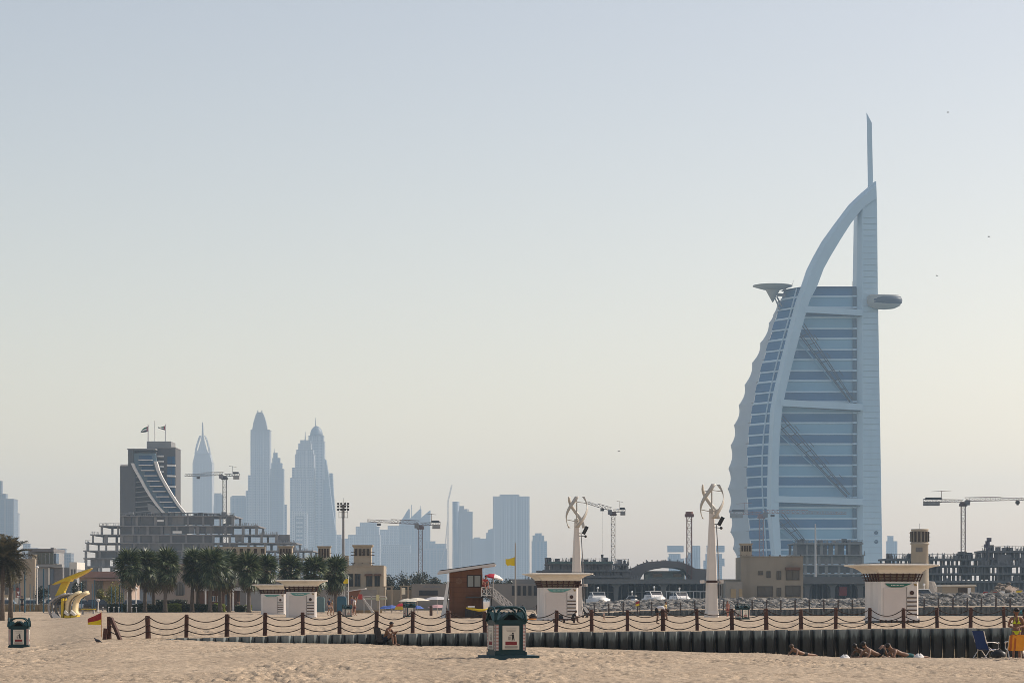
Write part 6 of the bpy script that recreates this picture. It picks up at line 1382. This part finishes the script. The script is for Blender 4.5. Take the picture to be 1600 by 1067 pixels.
    if bikini:
        ch = J['chest']; xs = (J['shL']-J['shR']).normalized(); bd = f
        for a in (-1,1):
            p = ch+xs*a*.075+bd*.085+u*.01; MB().ball(tuple(p-bd*.012), .058, 10, 6).build('breast', skin, t, True)
            q = [p+bd*.05+u*.085-xs*a*.012, p+bd*.062-u*.045-xs*a*.06, p+bd*.05-u*.045+xs*a*.058]; MB().loft([[v-bd*.03 for v in q],[v+bd*.004 for v in q]]).build('bikini_top', bikini, t)
            MB().tube([p+bd*.05+u*.08-xs*a*.012, J['neck']+xs*a*.05-bd*-.03], .006, 5).build('strap', bikini, t)
        MB().tube([ch+u*-.035+(xs*math.cos(a)*.148+bd*math.sin(a)*.115) for a in [2*pi*k/16 for k in range(17)]], .007, 5).build('strap', bikini, t)
        pl = J['pelvis']; d = grow(['pelvis'],1.07); q = [pl+u*.055+xs*.11+bd*.06, pl+u*.055-xs*.11+bd*.06, pl-u*.12+bd*.045]; MB().loft([[v-bd*.02 for v in q],[v+bd*.045 for v in q]]).build('bikini_bottom', bikini, t)
        MB().tube([pl+u*.05+(xs*math.cos(a)*.15+bd*math.sin(a)*.115) for a in [2*pi*k/16 for k in range(17)]], .014, 5).build('waistband', bikini, t)
    return t
def stand(stride=0, arms=((.24,-.05,.82),(-.24,-.05,.82)), lean=0, cross=False):
    p = dict(pelvis=(0,0,.93), chest=(0,-lean*.5,1.27), neck=(0,-lean,1.47), head=(0,-lean-.03,1.63), face=(0,-1,0))
    for s, sx in (('L',1),('R',-1)):
        st = stride*sx; p['sh'+s] = (sx*.175,-lean*.9,1.40); p['el'+s] = (sx*.23,.04-st*.25,1.12); p['ha'+s] = arms[0] if sx > 0 else arms[1]
        p['hp'+s] = (sx*.095,0,.88); p['kn'+s] = (sx*.10,-.03-st*.22,.48); p['an'+s] = (sx*.10,.02-st*.55,.075+abs(min(0,st))*.15); p['to'+s] = (sx*.115,-.15-st*.5,.035)
    return p
sit_low = dict(pelvis=(0,.05,.30), chest=(0,-.10,.60), neck=(0,-.22,.78), head=(0,-.30,.92), face=(0,-1,-.35), shL=(.175,-.17,.72), shR=(-.175,-.17,.72), elL=(.20,-.36,.50), elR=(-.20,-.36,.50), haL=(.06,-.52,.58), haR=(-.06,-.52,.58), hpL=(.10,.0,.26), hpR=(-.10,.0,.26), knL=(.13,-.40,.48), knR=(-.13,-.40,.48), anL=(.12,-.46,.09), anR=(-.12,-.46,.09), toL=(.13,-.64,.04), toR=(-.13,-.64,.04))
# man on a low folding chair by the fence
d = 109.5; d = F/36.2; z = Zw(1008.5, d)
person('bare-chested man in dark shorts on a low chair by the fence, looking at his hands', (X(602,d),d,z), math.radians(62), sit_low, skinmat('seated_skin',(.17,.09,.055)), None, mat('shorts_navy',(.012,.015,.03),.8), hairm)
t = thing('folding_chair', 'low dark folding chair under the man by the fence', 'chair', (X(602,d),d,z), math.radians(62)); ck = mat('chair_dark',(.012,.011,.012),.95,spec=.05)
MB().box(-.26,.26,-.2,.26,.10,.16).build('seat', ck, t); MB().loft([[(-.26,.26,.14),(.26,.26,.14),(.26,.29,.14),(-.26,.29,.14)],[(-.26,.42,.78),(.26,.42,.78),(.26,.45,.78),(-.26,.45,.78)]]).build('backrest', ck, t)
for x in (-.25,.25):
    for y in (-.18,.24): MB().bar((x,y,-.05),(x,y,.12),.03).build('leg', darksteel, t)
# bathers by the far fence
bend = dict(pelvis=(0,.18,.86), chest=(0,-.14,.93), neck=(0,-.34,.86), head=(0,-.46,.78), face=(0,-.4,-.9), shL=(.17,-.27,.90), shR=(-.17,-.27,.90), elL=(.18,-.36,.62), elR=(-.18,-.36,.62), haL=(.12,-.42,.40), haR=(-.12,-.42,.40), hpL=(.095,.15,.82), hpR=(-.095,.15,.82), knL=(.10,.10,.46), knR=(-.10,.06,.46), anL=(.10,.16,.075), anR=(-.10,.12,.075), toL=(.11,-.0,.035), toR=(-.11,-.05,.035))
d = F/28.5; person('person in white top and black shorts bending down over the sand behind the fence', (X(1030,d),d,ground(1030,d)), math.radians(75), bend, skin_d, mat('shirt_white',(.75,.73,.74),.8), mat('shorts_black',(.012,.012,.014),.8), hairm)
d = F/23.5; person('youngster in pale yellow top and dark shorts standing beside the bending person', (X(1040,d),d,ground(1040,d)), math.radians(60), stand(.1), skin_t, mat('shirt_pale_yellow',(.50,.40,.20),.8), mat('shorts_black',(.012,.012,.014)), hairm, scale=.72)
d = F/19.5; person('tanned bather standing left of the green bin by the right-hand turbine', (X(1137,d),d,ground(1137,d)), math.radians(-40), stand(.15), skinmat('sunburnt_skin',(.33,.14,.10)), None, mat('trunks_red',(.25,.06,.05),.8), hairb, scale=.74)
d = F/24; person('toddler walking over the sand between hut and bathers', (X(943.5,d),d,ground(943.5,d)), math.radians(80), stand(.35), skin_l, mat('shirt_pink',(.5,.38,.36),.8), mat('shorts_grey',(.1,.1,.12),.8), hairb, scale=.36)
d = F/27; person('person in dark clothes sitting low against the teal-signed hut', (X(894,d),d,ground(894,d)), math.radians(100), sit_low, skin_d, mat('shirt_black',(.015,.015,.02),.8), mat('shorts_black',(.012,.012,.014)), hairm, scale=.72)
t = thing('bench', 'low dark bench in front of the teal-signed hut', 'bench', (X(884,d),d,ground(884,d)), .1); MB().box(-.75,.55,-.2,.2,.2,.26).build('seat', lat, t); [MB().box(x-.04,x+.04,-.18,.18,-.03,.2).build('leg', lat, t) for x in (-.68,-.1,.48)]; MB().loft([[(-.5,-.15,.262),(-.15,-.15,.262),(-.15,.15,.262),(-.5,.15,.262)],[(-.46,-.1,.5),(-.2,-.1,.46),(-.2,.1,.46),(-.46,.1,.5)]]).build('bag', black, t)
d = F/20; person('person in grey crouching beside a pushchair by the fence, right of the hut', (X(923,d),d,ground(923,d)), math.radians(-60), sit_low, skin_d, mat('shirt_grey',(.16,.16,.18),.8), mat('shorts_black',(.012,.012,.014)), hairm, scale=.75)
t = thing('pushchair', 'dark pushchair beside the crouching person', 'pushchair', (X(917,d-1),d-1,ground(917,d-1)), .8)
MB().loft([[(-.2,-.3,.3),(.2,-.3,.3),(.2,.1,.3),(-.2,.1,.3)],[(-.2,-.1,.4),(.2,-.1,.4),(.2,.3,.85),(-.2,.3,.85)]]).build('seat', black, t); [MB().tube([(x-.02,y,.1),(x+.02,y,.1)],.1,12).build('wheel', black, t) for x in (-.22,.22) for y in (-.25,.2)]; MB().bar((-.2,.2,.1),(-.2,.42,.95),.03).build('push_bar', steel, t); MB().bar((.2,.2,.1),(.2,.42,.95),.03).build('push_bar', steel, t)
t = thing('beach_bag', 'round black bag on the sand left of the teal-signed hut', 'bag', (X(833,172),172,ground(833,172))); MB().ball((0,0,.22),.26,12,8,1.2,.8,.9).build('body', black, t, True); MB().tube([(-.15,0,.4),(0,0,.58),(.15,0,.4)],.02,6).build('handle', black, t)
d = F/17.5
for k, (px, lab, tp, bt, rz, sc) in enumerate([(514.5,'person in dark top walking left of the last palm trunk',mat('shirt_navy2',(.02,.025,.06),.8),mat('skirt_grey',(.12,.11,.11),.8),1.2,.92),(519,'person in tan clothes walking just behind the one in dark top',mat('shirt_tan',(.22,.15,.09),.8),mat('shorts_tan',(.2,.15,.1),.8),1.5,.85),(550,'person in purple robe beside the green bin by the palm',mat('robe_purple',(.16,.11,.15),.8),mat('robe_purple',(.16,.11,.15)),-1.0,1.02),(554,'person in white top standing behind the one in purple',mat('shirt_white',(.75,.73,.74)),mat('shorts_maroon',(.12,.03,.03),.8),2.0,.95)]):
    dd = d+(k % 2)*3; person(lab, (X(px,dd),dd,ground(px,dd)), rz, stand(.3), skin_t, tp, bt, hairm, scale=sc, fingers=False)
d = 330.0; person('person in black standing in front of the dry grass near the date palms', (X(34.5,d),d,.0), .4, stand(.1), skin_d, mat('shirt_black',(.015,.015,.02)), mat('shorts_black',(.012,.012,.014)), hairm, scale=1.15, fingers=False)
d = 191.6; s = F/d; person('lifeguard in red and white sitting under the parasol on the tower landing', (X(757,d),d-.45,Zw(931.5,d)+.52), .4, sit_low, skinmat('sunburnt_skin',(.33,.14,.10)), mat('shirt_red',(.42,.05,.04),.8), mat('shorts_red',(.30,.03,.03),.8), hairm, scale=1.0, fingers=False)
t = thing('stool', 'dark high stool under the lifeguard on the tower landing', 'stool', (X(757,d),d-.45,Zw(931.5,d)), .4); MB().box(-.2,.2,-.16,.2,.66,.72).build('seat', darksteel, t); [MB().bar((x,y,0),(x*.9,y*.9,.66),.04).build('leg', darksteel, t) for x in (-.17,.17) for y in (-.13,.17)]
# sunbathers on the crest of the sand
d = 91.0
lie = dict(pelvis=(0,0,.13), chest=(.34,0,.25), neck=(.54,0,.36), head=(.68,.0,.46), face=(.5,-1,.1), shL=(.48,.17,.28), shR=(.48,-.17,.28), elL=(.62,.22,.06), elR=(.62,-.24,.06), haL=(.80,.12,.04), haR=(.82,-.12,.04), hpL=(-.05,.09,.12), hpR=(-.05,-.09,.12), knL=(-.48,.10,.08), knR=(-.44,-.11,.08), anL=(-.86,.11,.06), anR=(-.82,-.10,.06), toL=(-1.0,.12,.03), toR=(-.96,-.10,.03))
kneeup = dict(lie); kneeup.update(pelvis=(0,0,.14), chest=(.32,0,.26), neck=(.50,0,.38), head=(.63,0,.50), knL=(-.36,.10,.52), knR=(-.32,-.10,.47), anL=(-.62,.10,.07), anR=(-.56,-.10,.07), toL=(-.76,.10,.03), toR=(-.70,-.10,.03))
skin_d2 = skinmat('deep_brown_skin',(.10,.055,.035)); skin_t2 = skinmat('tan_brown_skin',(.22,.125,.085))
def gz(px, d): return ground(px, d)
def lier(label, px, dd, pose, rz, skin, bottom, hair, sc=1.0, longhair=False):
    return person(label, (X(px,dd),dd,gz(px,dd)+.0), rz, pose, skin, None, bottom, hair, longhair, sc)
lier('sunbather with dark hair propped up, leftmost of the group lying below the wall', 1354, 92.5, lie, math.radians(222), skin_d2, mat('trunks_black',(.014,.014,.016),.8), hairm, .95)
lier('broad-backed sunbather in the middle of the group, knees raised', 1371, 91.5, kneeup, math.radians(212), skin_t2, mat('trunks_black',(.014,.014,.016)), hairm, 1.0)
lier('sunbather lying flat in teal trunks, rightmost of the group below the wall', 1414, 91.5, lie, math.radians(203), skin_t2, mat('trunks_teal',(.02,.10,.11),.8), hairm, 1.0)
lier('sunbather lying alone, only head and shoulder showing over the sand', 1252, 98, lie, math.radians(225), skin_t2, mat('trunks_black',(.014,.014,.016)), hairb, .85)
for px, lab in ((1320,'small white heap of towel left of the lying group'),(1436,'white towel end beyond the feet of the rightmost sunbather')):
    dd = 89.0; t = thing('towel', lab, 'towel', (X(px,dd),dd,gz(px,dd))); MB().loft([[(.17*q*math.cos(a)*(1+.3*math.sin(3*a)),.12*q*math.sin(a),.62*z*(1+.4*math.sin(2*a+1))) for a in [2*pi*k/12 for k in range(12)]] for q,z in ((1,-.02),(.95,.07),(.6,.15),(.2,.2))]).build('cloth', mat('towel_white',(.7,.69,.68),.9), t, True)
# woman in yellow bikini, folding chairs
d = F/46.5; z = Zw(1030.5, d)
wp = stand(0); wp.update(elL=(.27,-.02,1.14), elR=(-.27,-.02,1.14), haL=(.07,-.20,1.10), haR=(-.06,-.22,1.07), upper_hair=(.02,.06,1.28))
person('woman in lime-yellow bikini and sunglasses standing at the right edge', (X(1588,d),d,z), -.1, wp, skinmat('deep_tan_skin',(.21,.10,.06)), None, None, hairm, True, 1.0, True, None, mat('bikini_lime',(.50,.58,.02),.6))
o = MB().box(-.075,.075,-.015,.02,-.02,.025).build('sunglasses', black); o.location = (X(1588,d)-.0,d-.125,z+1.637); tag(o, 'dark sunglasses on the woman in the lime-yellow bikini', 'sunglasses')
person('tanned person cut off by the right edge, under a teal parasol', (X(1600,d+.5),d+.5,z), .9, stand(0), skin_d, None, mat('shorts_black',(.012,.012,.014)), hairm, scale=.98)
t = thing('parasol', 'teal parasol edge entering at the right behind the woman', 'parasol', (X(1622,d+.9),d+.9,z)); MB().tube([(0,0,-.1),(0,0,1.85)],.018,8).build('pole', steel, t)
for k in range(8):
    a0, a1 = 2*pi*k/8, 2*pi*(k+1)/8; MB().sheet([[Vector((r_*math.cos(a0+(a1-a0)*u),r_*math.sin(a0+(a1-a0)*u),zz)) for u in (0,.5,1)] for r_,zz in ((.02,1.85),(.35,1.78),(.66,1.62),(.64,1.54))]).build('canopy_panel', mat('canvas_teal',(.03,.17,.19),.7), t)
al = mat('chair_aluminium',(.62,.60,.58),.35,.05,5,metal=.6); orange = mat('towel_orange',(.72,.30,.03),.85,.1,6); orange2 = mat('towel_stripe_rust',(.42,.12,.03),.85)
def beach_chair(label, px, d, z, rz, cloth, stripes=None, back=1.05, width=.56):
    t = thing('folding_chair', label, 'chair', (X(px,d),d,z), rz, 'folding beach chairs'); w = width/2; fr = al
    for x in (-w,w):
        MB().tube([(x,-.28,.02),(x,-.05,.30),(x,.12,.42)],.016,8).build('leg', fr, t); MB().tube([(x,.34,.02),(x,.12,.30),(x,-.25,.36)],.016,8).build('leg', fr, t)
        MB().tube([(x,.10,.33),(x,.24,.60),(x,.36,back)],.016,8).build('back_upright', fr, t); MB().tube([(x,.24,.60),(x*1.03,-.04,.60),(x*1.03,-.30,.56),(x,-.28,.35)],.017,8).build('armrest', fr, t)
        MB().ball((x*1.03,-.28,.57),.035,8,6).build('arm_pad', fr, t)
    MB().loft([[(-w,-.26,.345),(w,-.26,.345),(w,-.26,.36),(-w,-.26,.36)],[(-w,.0,.315),(w,.0,.315),(w,.0,.33),(-w,.0,.33)],[(-w,.14,.35),(w,.14,.35),(w,.15,.36),(-w,.15,.36)]]).build('seat', cloth, t)
    rows = [[(-w+2*w*u,.15+.21*v+.02*math.sin(pi*u),.35+(back-.35)*v) for u in (0,.25,.5,.75,1)] for v in (0,.25,.5,.75,1)]
    o = MB().loft([r_+[(x,y+.02,zz) for x,y,zz in r_[::-1]] for r_ in rows]).build('backrest', cloth, t)
    return t, w
beach_chair('navy blue folding beach chair standing below the wall, left of the woman', 1541, F/44.5, Zw(1029.5,F/44.5), math.radians(118), mat('canvas_navy',(.012,.035,.13),.8,.1,6), back=1.0, width=.62)
dd = F/47.5; zc = Zw(1030.5,dd); t, w = beach_chair('folding chair draped with an orange striped towel in front of the woman', 1586, dd, zc, math.radians(180), orange, back=.80, width=.5)
tw_ = thing('towel', 'orange and rust striped towel hung over the chair back in front of the woman', 'towel', (X(1586.5,dd),dd,zc), math.radians(180))
for k in range(7):
    x0 = -.23+k*.066; MB().loft([[(x0,.15+.21*v+.03+a,.30+(.86-.35)*v+(.02 if v>.9 else 0)) for a in (0,.012)]+[(x0+.066,.15+.21*v+.03+a,.30+(.86-.35)*v+(.02 if v>.9 else 0)) for a in (.012,0)] for v in (0,.5,1)]).build('stripe', orange if k not in (4,6) else orange2, tw_)
t = thing('beach_bag', 'dark bag lying beside the navy beach chair', 'bag', (X(1560,F/45),F/45,Zw(1029,F/45))); MB().loft([[(.28*q*math.cos(a),.16*q*math.sin(a),zz) for a in [2*pi*k/12 for k in range(12)]] for q,zz in ((.9,-.02),(1.05,.1),(.9,.22),(.4,.30))]).build('body', black, t, True); MB().tube([(-.12,0,.26),(0,0,.40),(.12,0,.26)],.014,6).build('handle', black, t)
# ------------------------------------------------------------------ far lifeguard hut, parasols and street furniture
d = 285.0; s = F/d; z0 = Zw(957.5,d); t = thing('lifeguard_tower', 'far small brown lifeguard hut with white ramp, left of the windcatcher house corner', 'tower', (X(560,d),d,z0)); fx = lambda p: (p-560)/s; fz = lambda y: (957.5-y)/s
MB().prism([(fx(545.5),0),(fx(552),0),(fx(556),fz(938)),(fx(563),fz(921.5)),(fx(545.5),fz(923))],0,1.8).build('wall', mat('brown_board2',(.20,.095,.06),.7,.1,1), t)
MB().prism([(fx(542),fz(923)),(fx(571),fz(918.5)),(fx(571),fz(920)),(fx(542),fz(924.5))],-.4,2.1).build('roof', mat('roof_white',(.55,.53,.52)), t)
MB().box(fx(567),fx(604),.2,1.4,fz(936),fz(934)).build('landing', mat('landing_green',(.40,.42,.34),.7), t)
for p in (568,580,592,603): MB().box(fx(p),fx(p)+.08,.2,.3,0 if p < 600 else fz(934),fz(931)).build('rail_post', wr, t)
MB().box(fx(567),fx(604),.2,.28,fz(932),fz(931)).build('top_rail', wr, t)
MB().prism([(fx(567),fz(936)),(fx(569),fz(935)),(fx(585),fz(956)),(fx(581),fz(957))],-.4,.2).build('ramp', mat('ramp_white',(.5,.49,.47),.7), t)
for k in range(6): MB().bar((fx(568.5+k*2.6),-.45,fz(937+k*3.2)),(fx(568.5+k*2.6),-.45,fz(933+k*3.2)),.06).build('rail_post', wr, t)
MB().box(fx(560),fx(566),-.1,.1,fz(936),fz(928)).build('red_sign', mat('shirt_red',(.42,.05,.04)), t); MB().box(fx(588),fx(592.5),.0,.1,fz(938),fz(929)).build('yellow_board', mat('board_cream',(.6,.55,.3),.7), t)
MB().box(fx(553),fx(596),1.3,1.7,0,fz(953)).build('base_beam', mat('beam_tan',(.33,.25,.15),.8), t)
def parasol(label, px, yb, yt, d, r, m, group='parasols of the far beach club'):
    s = F/d; z0 = Zw(yb,d); H = (yb-yt)/s; t = thing('parasol', label, 'parasol', (X(px,d),d,z0), 0, group); MB().tube([(0,0,-.1),(0,0,H)],.03,6).build('pole', wr, t)
    for k in range(8):
        a0, a1 = 2*pi*k/8, 2*pi*(k+1)/8; MB().sheet([[Vector((q*r*math.cos(a0+(a1-a0)*u),q*r*math.sin(a0+(a1-a0)*u),H-q*q*.35-.0)) for u in (0,1)] for q in (.02,.5,1)]).build('canopy_panel', m, t)
cb, cw_, cr_ = mat('canvas_blue',(.07,.13,.40),.8), mat('canvas_offwhite',(.66,.61,.50),.8), mat('canvas_pink',(.5,.3,.3),.8)
for a in [('wide cream parasol right of the pergola posts',652,956,933.5,292,1.5,cw_),('cream parasol left of the wide cream one',637,956,934.5,300,1.1,cw_),('blue parasol low on the sand, left of the bin by the umbrellas',612,956,945,290,1.0,cb),('bright blue parasol low on the sand, right of the bin by the umbrellas',652,956,945.5,288,.75,cb),('white and grey parasol next to the fin of the lifeguard tower',683,958,931.5,270,1.5,mat('canvas_grey',(.55,.54,.54),.8)),('pinkish low parasol under the white one by the lifeguard tower',684,958,944,266,1.1,cr_),('second blue parasol partly behind the first, by the ramp',602,955,946,300,.8,cb)]: parasol(*a)
t = thing('beach_tent', 'small red and yellow beach tent among the blue parasols', 'tent', (X(627,288),288,Zw(955.5,288))); MB().loft([[(-.75,-.5,.25),(.75,-.5,.25),(.75,.5,.25),(-.75,.5,.25)],[(-.62,-.4,.62),(.62,-.4,.62),(.62,.4,.62),(-.62,.4,.62)]]).build('yellow_side', mat('canvas_yellow',(.6,.42,.05),.8), t); MB().loft([[(-.64,-.42,.621),(.64,-.42,.621),(.64,.42,.621),(-.64,.42,.621)],[(-.25,-.1,.95),(.25,-.1,.95),(.25,.1,.95),(-.25,.1,.95)]]).build('red_top', mat('canvas_red',(.38,.02,.04)), t); [MB().bar((x,y,0),(x,y,.3),.04).build('leg', wr, t) for x in (-.7,.7) for y in (-.4,.4)]
for k, (px, yt, lab) in enumerate([(606,917,'open timber pergola behind the parasols, left one'),(632,916,'open timber pergola with bright cream panel, right one')]):
    d = 325; s = F/d; z0 = 0.02; t = thing('pergola', lab, 'pergola', (X(px,d),d,z0), 0, 'timber pergolas'); H = Zw(yt,d)-z0; pg = mat('pergola_tan',(.30,.25,.19),.8,.1,1)
    for x in (-.45,.45):
        for y in (0,1.2): MB().box(x-.08,x+.08,y,y+.16,0,H).build('post', pg, t)
    for q in range(5): MB().box(-.7,.7,.05+q*.28,.13+q*.28,H,H+.12).build('slat', pg, t)
    if k: MB().box(-.36,.1,-.1,-.04,H-1.0,H-.15).build('cream_panel', mat('panel_bright',(.8,.72,.55),.7), t)
t = thing('wood_bollard', 'square brown timber bollard on the sand left of the lifeguard tower', 'bollard', (X(673.5,225),225,ground(673.5,225))); MB().loft([[(a*.13*q,b*.13*q,zz) for a,b in ((-1,-1),(1,-1),(1,1),(-1,1))] for q,zz in ((1,-.2),(1,.82),(.8,.88))]).build('post', mat('bollard_brown',(.10,.06,.045),.8,.2,4), t); MB().box(-.14,.14,-.14,.14,.70,.74).build('band', darksteel, t)
for k,(px,h,w,m_,lab) in enumerate([(534,25,1.1,bluepole,'teal shower column screen beside the last palm trunk'),(501,24,.9,mat('teal_screen',(.12,.19,.20),.7),'teal-grey changing screen right of the paired huts')]):
    d = 300; s = F/d; t = thing('shower_screen', lab, 'screen', (X(px,d),d,.02), 0); MB().loft([[(-w/2*q,-.5*q,zz),(w/2*q,-.5*q,zz),(w/2*q,.5*q,zz),(-w/2*q,.5*q,zz)] for q,zz in ((1,0),(.95,h/s*.9),(.8,h/s))]).build('screen_panel', m_, t); MB().tube([(w*.7,0,0),(w*.7,0,h/s*1.1),(w*.5,-.2,h/s*1.15)],.04,6).build('shower_pipe', steel, t)
t = thing('info_sign', 'white square sign board above the wall left of the small yellow flag', 'sign', (X(535,322),322,0)); MB().box(-.34,.34,-.05,.0,Zw(929.5,322),Zw(922,322)).build('board', white, t); MB().box(-.24,-.02,-.06,-.051,Zw(928.5,322),Zw(923,322)).build('print', concrete, t); MB().box(.04,.26,-.06,-.051,Zw(928.5,322),Zw(923,322)).build('print', concrete, t); MB().tube([(0,.02,0),(0,.02,Zw(929.5,322))],.05,8).build('post', steel, t)
# street: vehicles, white garden wall, warning sign
def car(label, px, d, rz, m, kind='car'):
    t = thing('parked_car', label, kind, (X(px,d),d,.03), rz, 'vehicles on the street behind the beach'); L, w = 2.25, .88; pick = kind == 'pickup'
    MB().loft([[(x,-w*q,z) for x,z in pts]+[(x,w*q,z) for x,z in pts[::-1]] for q, pts in ((1,[(-L,.32),(-L,.78),(-L*.9,.9),(L*.45,.92),(L*.95,.76),(L,.35)]),)] and [[(-L,-w,.32),(L,-w,.32),(L,w,.32),(-L,w,.32)],[(-L,-w,.75),(L,-w,.68),(L,w,.68),(-L,w,.75)],[(-L*.97,-w*.96,.92),(L*.5,-w*.96,.90),(L*.5,w*.96,.90),(-L*.97,w*.96,.92)]]).build('body', m, t)
    a, b = (-.25,.48) if pick else (-.78,.45)
    MB().loft([[(L*a,-w*.92,.91),(L*b,-w*.92,.91),(L*b,w*.92,.91),(L*a,w*.92,.91)],[(L*(a+.06),-w*.78,1.46),(L*(b-.22),-w*.78,1.46),(L*(b-.22),w*.78,1.46),(L*(a+.06),w*.78,1.46)]]).build('cabin', darkglass, t)
    MB().loft([[(L*(a+.05),-w*.79,1.462),(L*(b-.21),-w*.79,1.462),(L*(b-.21),w*.79,1.462),(L*(a+.05),w*.79,1.462)],[(L*(a+.1),-w*.7,1.52),(L*(b-.26),-w*.7,1.52),(L*(b-.26),w*.7,1.52),(L*(a+.1),w*.7,1.52)]]).build('roof', m, t)
    for x in (-L*.62,L*.64):
        for y in (-w,w): o = MB().tube([(x,y-.1,.32),(x,y+.1,.32)],.33,14).build('wheel', black, t); MB().tube([(x,y-.115,.32),(x,y+.115,.32)],.18,10).build('rim', steel, o)
    for y in (-w*.7,w*.7): MB().box(L-.02,L+.02,y-.14,y+.14,.58,.70).build('headlight', flagw, t)
whitep = mat('car_white',(.74,.74,.73),.25,.03,1,spec=.6); silver = mat('car_silver',(.4,.41,.42),.3,.03,1,spec=.6); darkcar = mat('car_dark',(.03,.03,.035),.25,.05,1,spec=.6)
car('white pickup truck parked behind the cream canopy seats', 128, 352, .15, whitep, 'pickup'); car('white car parked left of the pink house porch', 60, 358, 0, whitep); car('silver car behind the dry grass at the left edge', 14, 358, 0, silver); car('dark car parked right of the white pickup', 157, 350, .1, darkcar); car('white car seen under the front palm of the left group', 214, 357, .1, whitep); car('dark car behind the canopy shell', 92, 360, 0, darkcar)
t = thing('garden_wall', 'low white street wall in front of the villas', 'wall', (X(40,372),372,0)); MB().box(X(-30,372)-X(40,372),X(78,372)-X(40,372),0,.3,0,1.6).build('wall', vwhite, t)
for k in range(7): x = X(-25+k*17,372)-X(40,372); MB().box(x-.2,x+.2,-.08,.38,0,1.85).build('pier', vwhite, t)
t = thing('warning_sign', 'red-brown patterned sign on a post between the date palms and the villa', 'sign', (X(29,345),345,.03)); MB().tube([(0,0,0),(0,0,Zw(918,345))],.05,8).build('post', steel, t); sg_ = mat('sign_maroon',(.20,.06,.055),.7); MB().prism([(-.28,Zw(934,345)),(.28,Zw(934,345)),(.28,Zw(918,345)),(-.28,Zw(918,345))],-.08,-.03).build('board', sg_, t); MB().prism([(-.2,Zw(924,345)),(.2,Zw(924,345)),(0,Zw(929,345))],-.09,-.081).build('sign_mark', flagw, t); MB().prism([(-.18,Zw(933,345)),(.18,Zw(933,345)),(.18,Zw(930.5,345)),(-.18,Zw(930.5,345))],-.09,-.081).build('sign_mark', flagw, t)
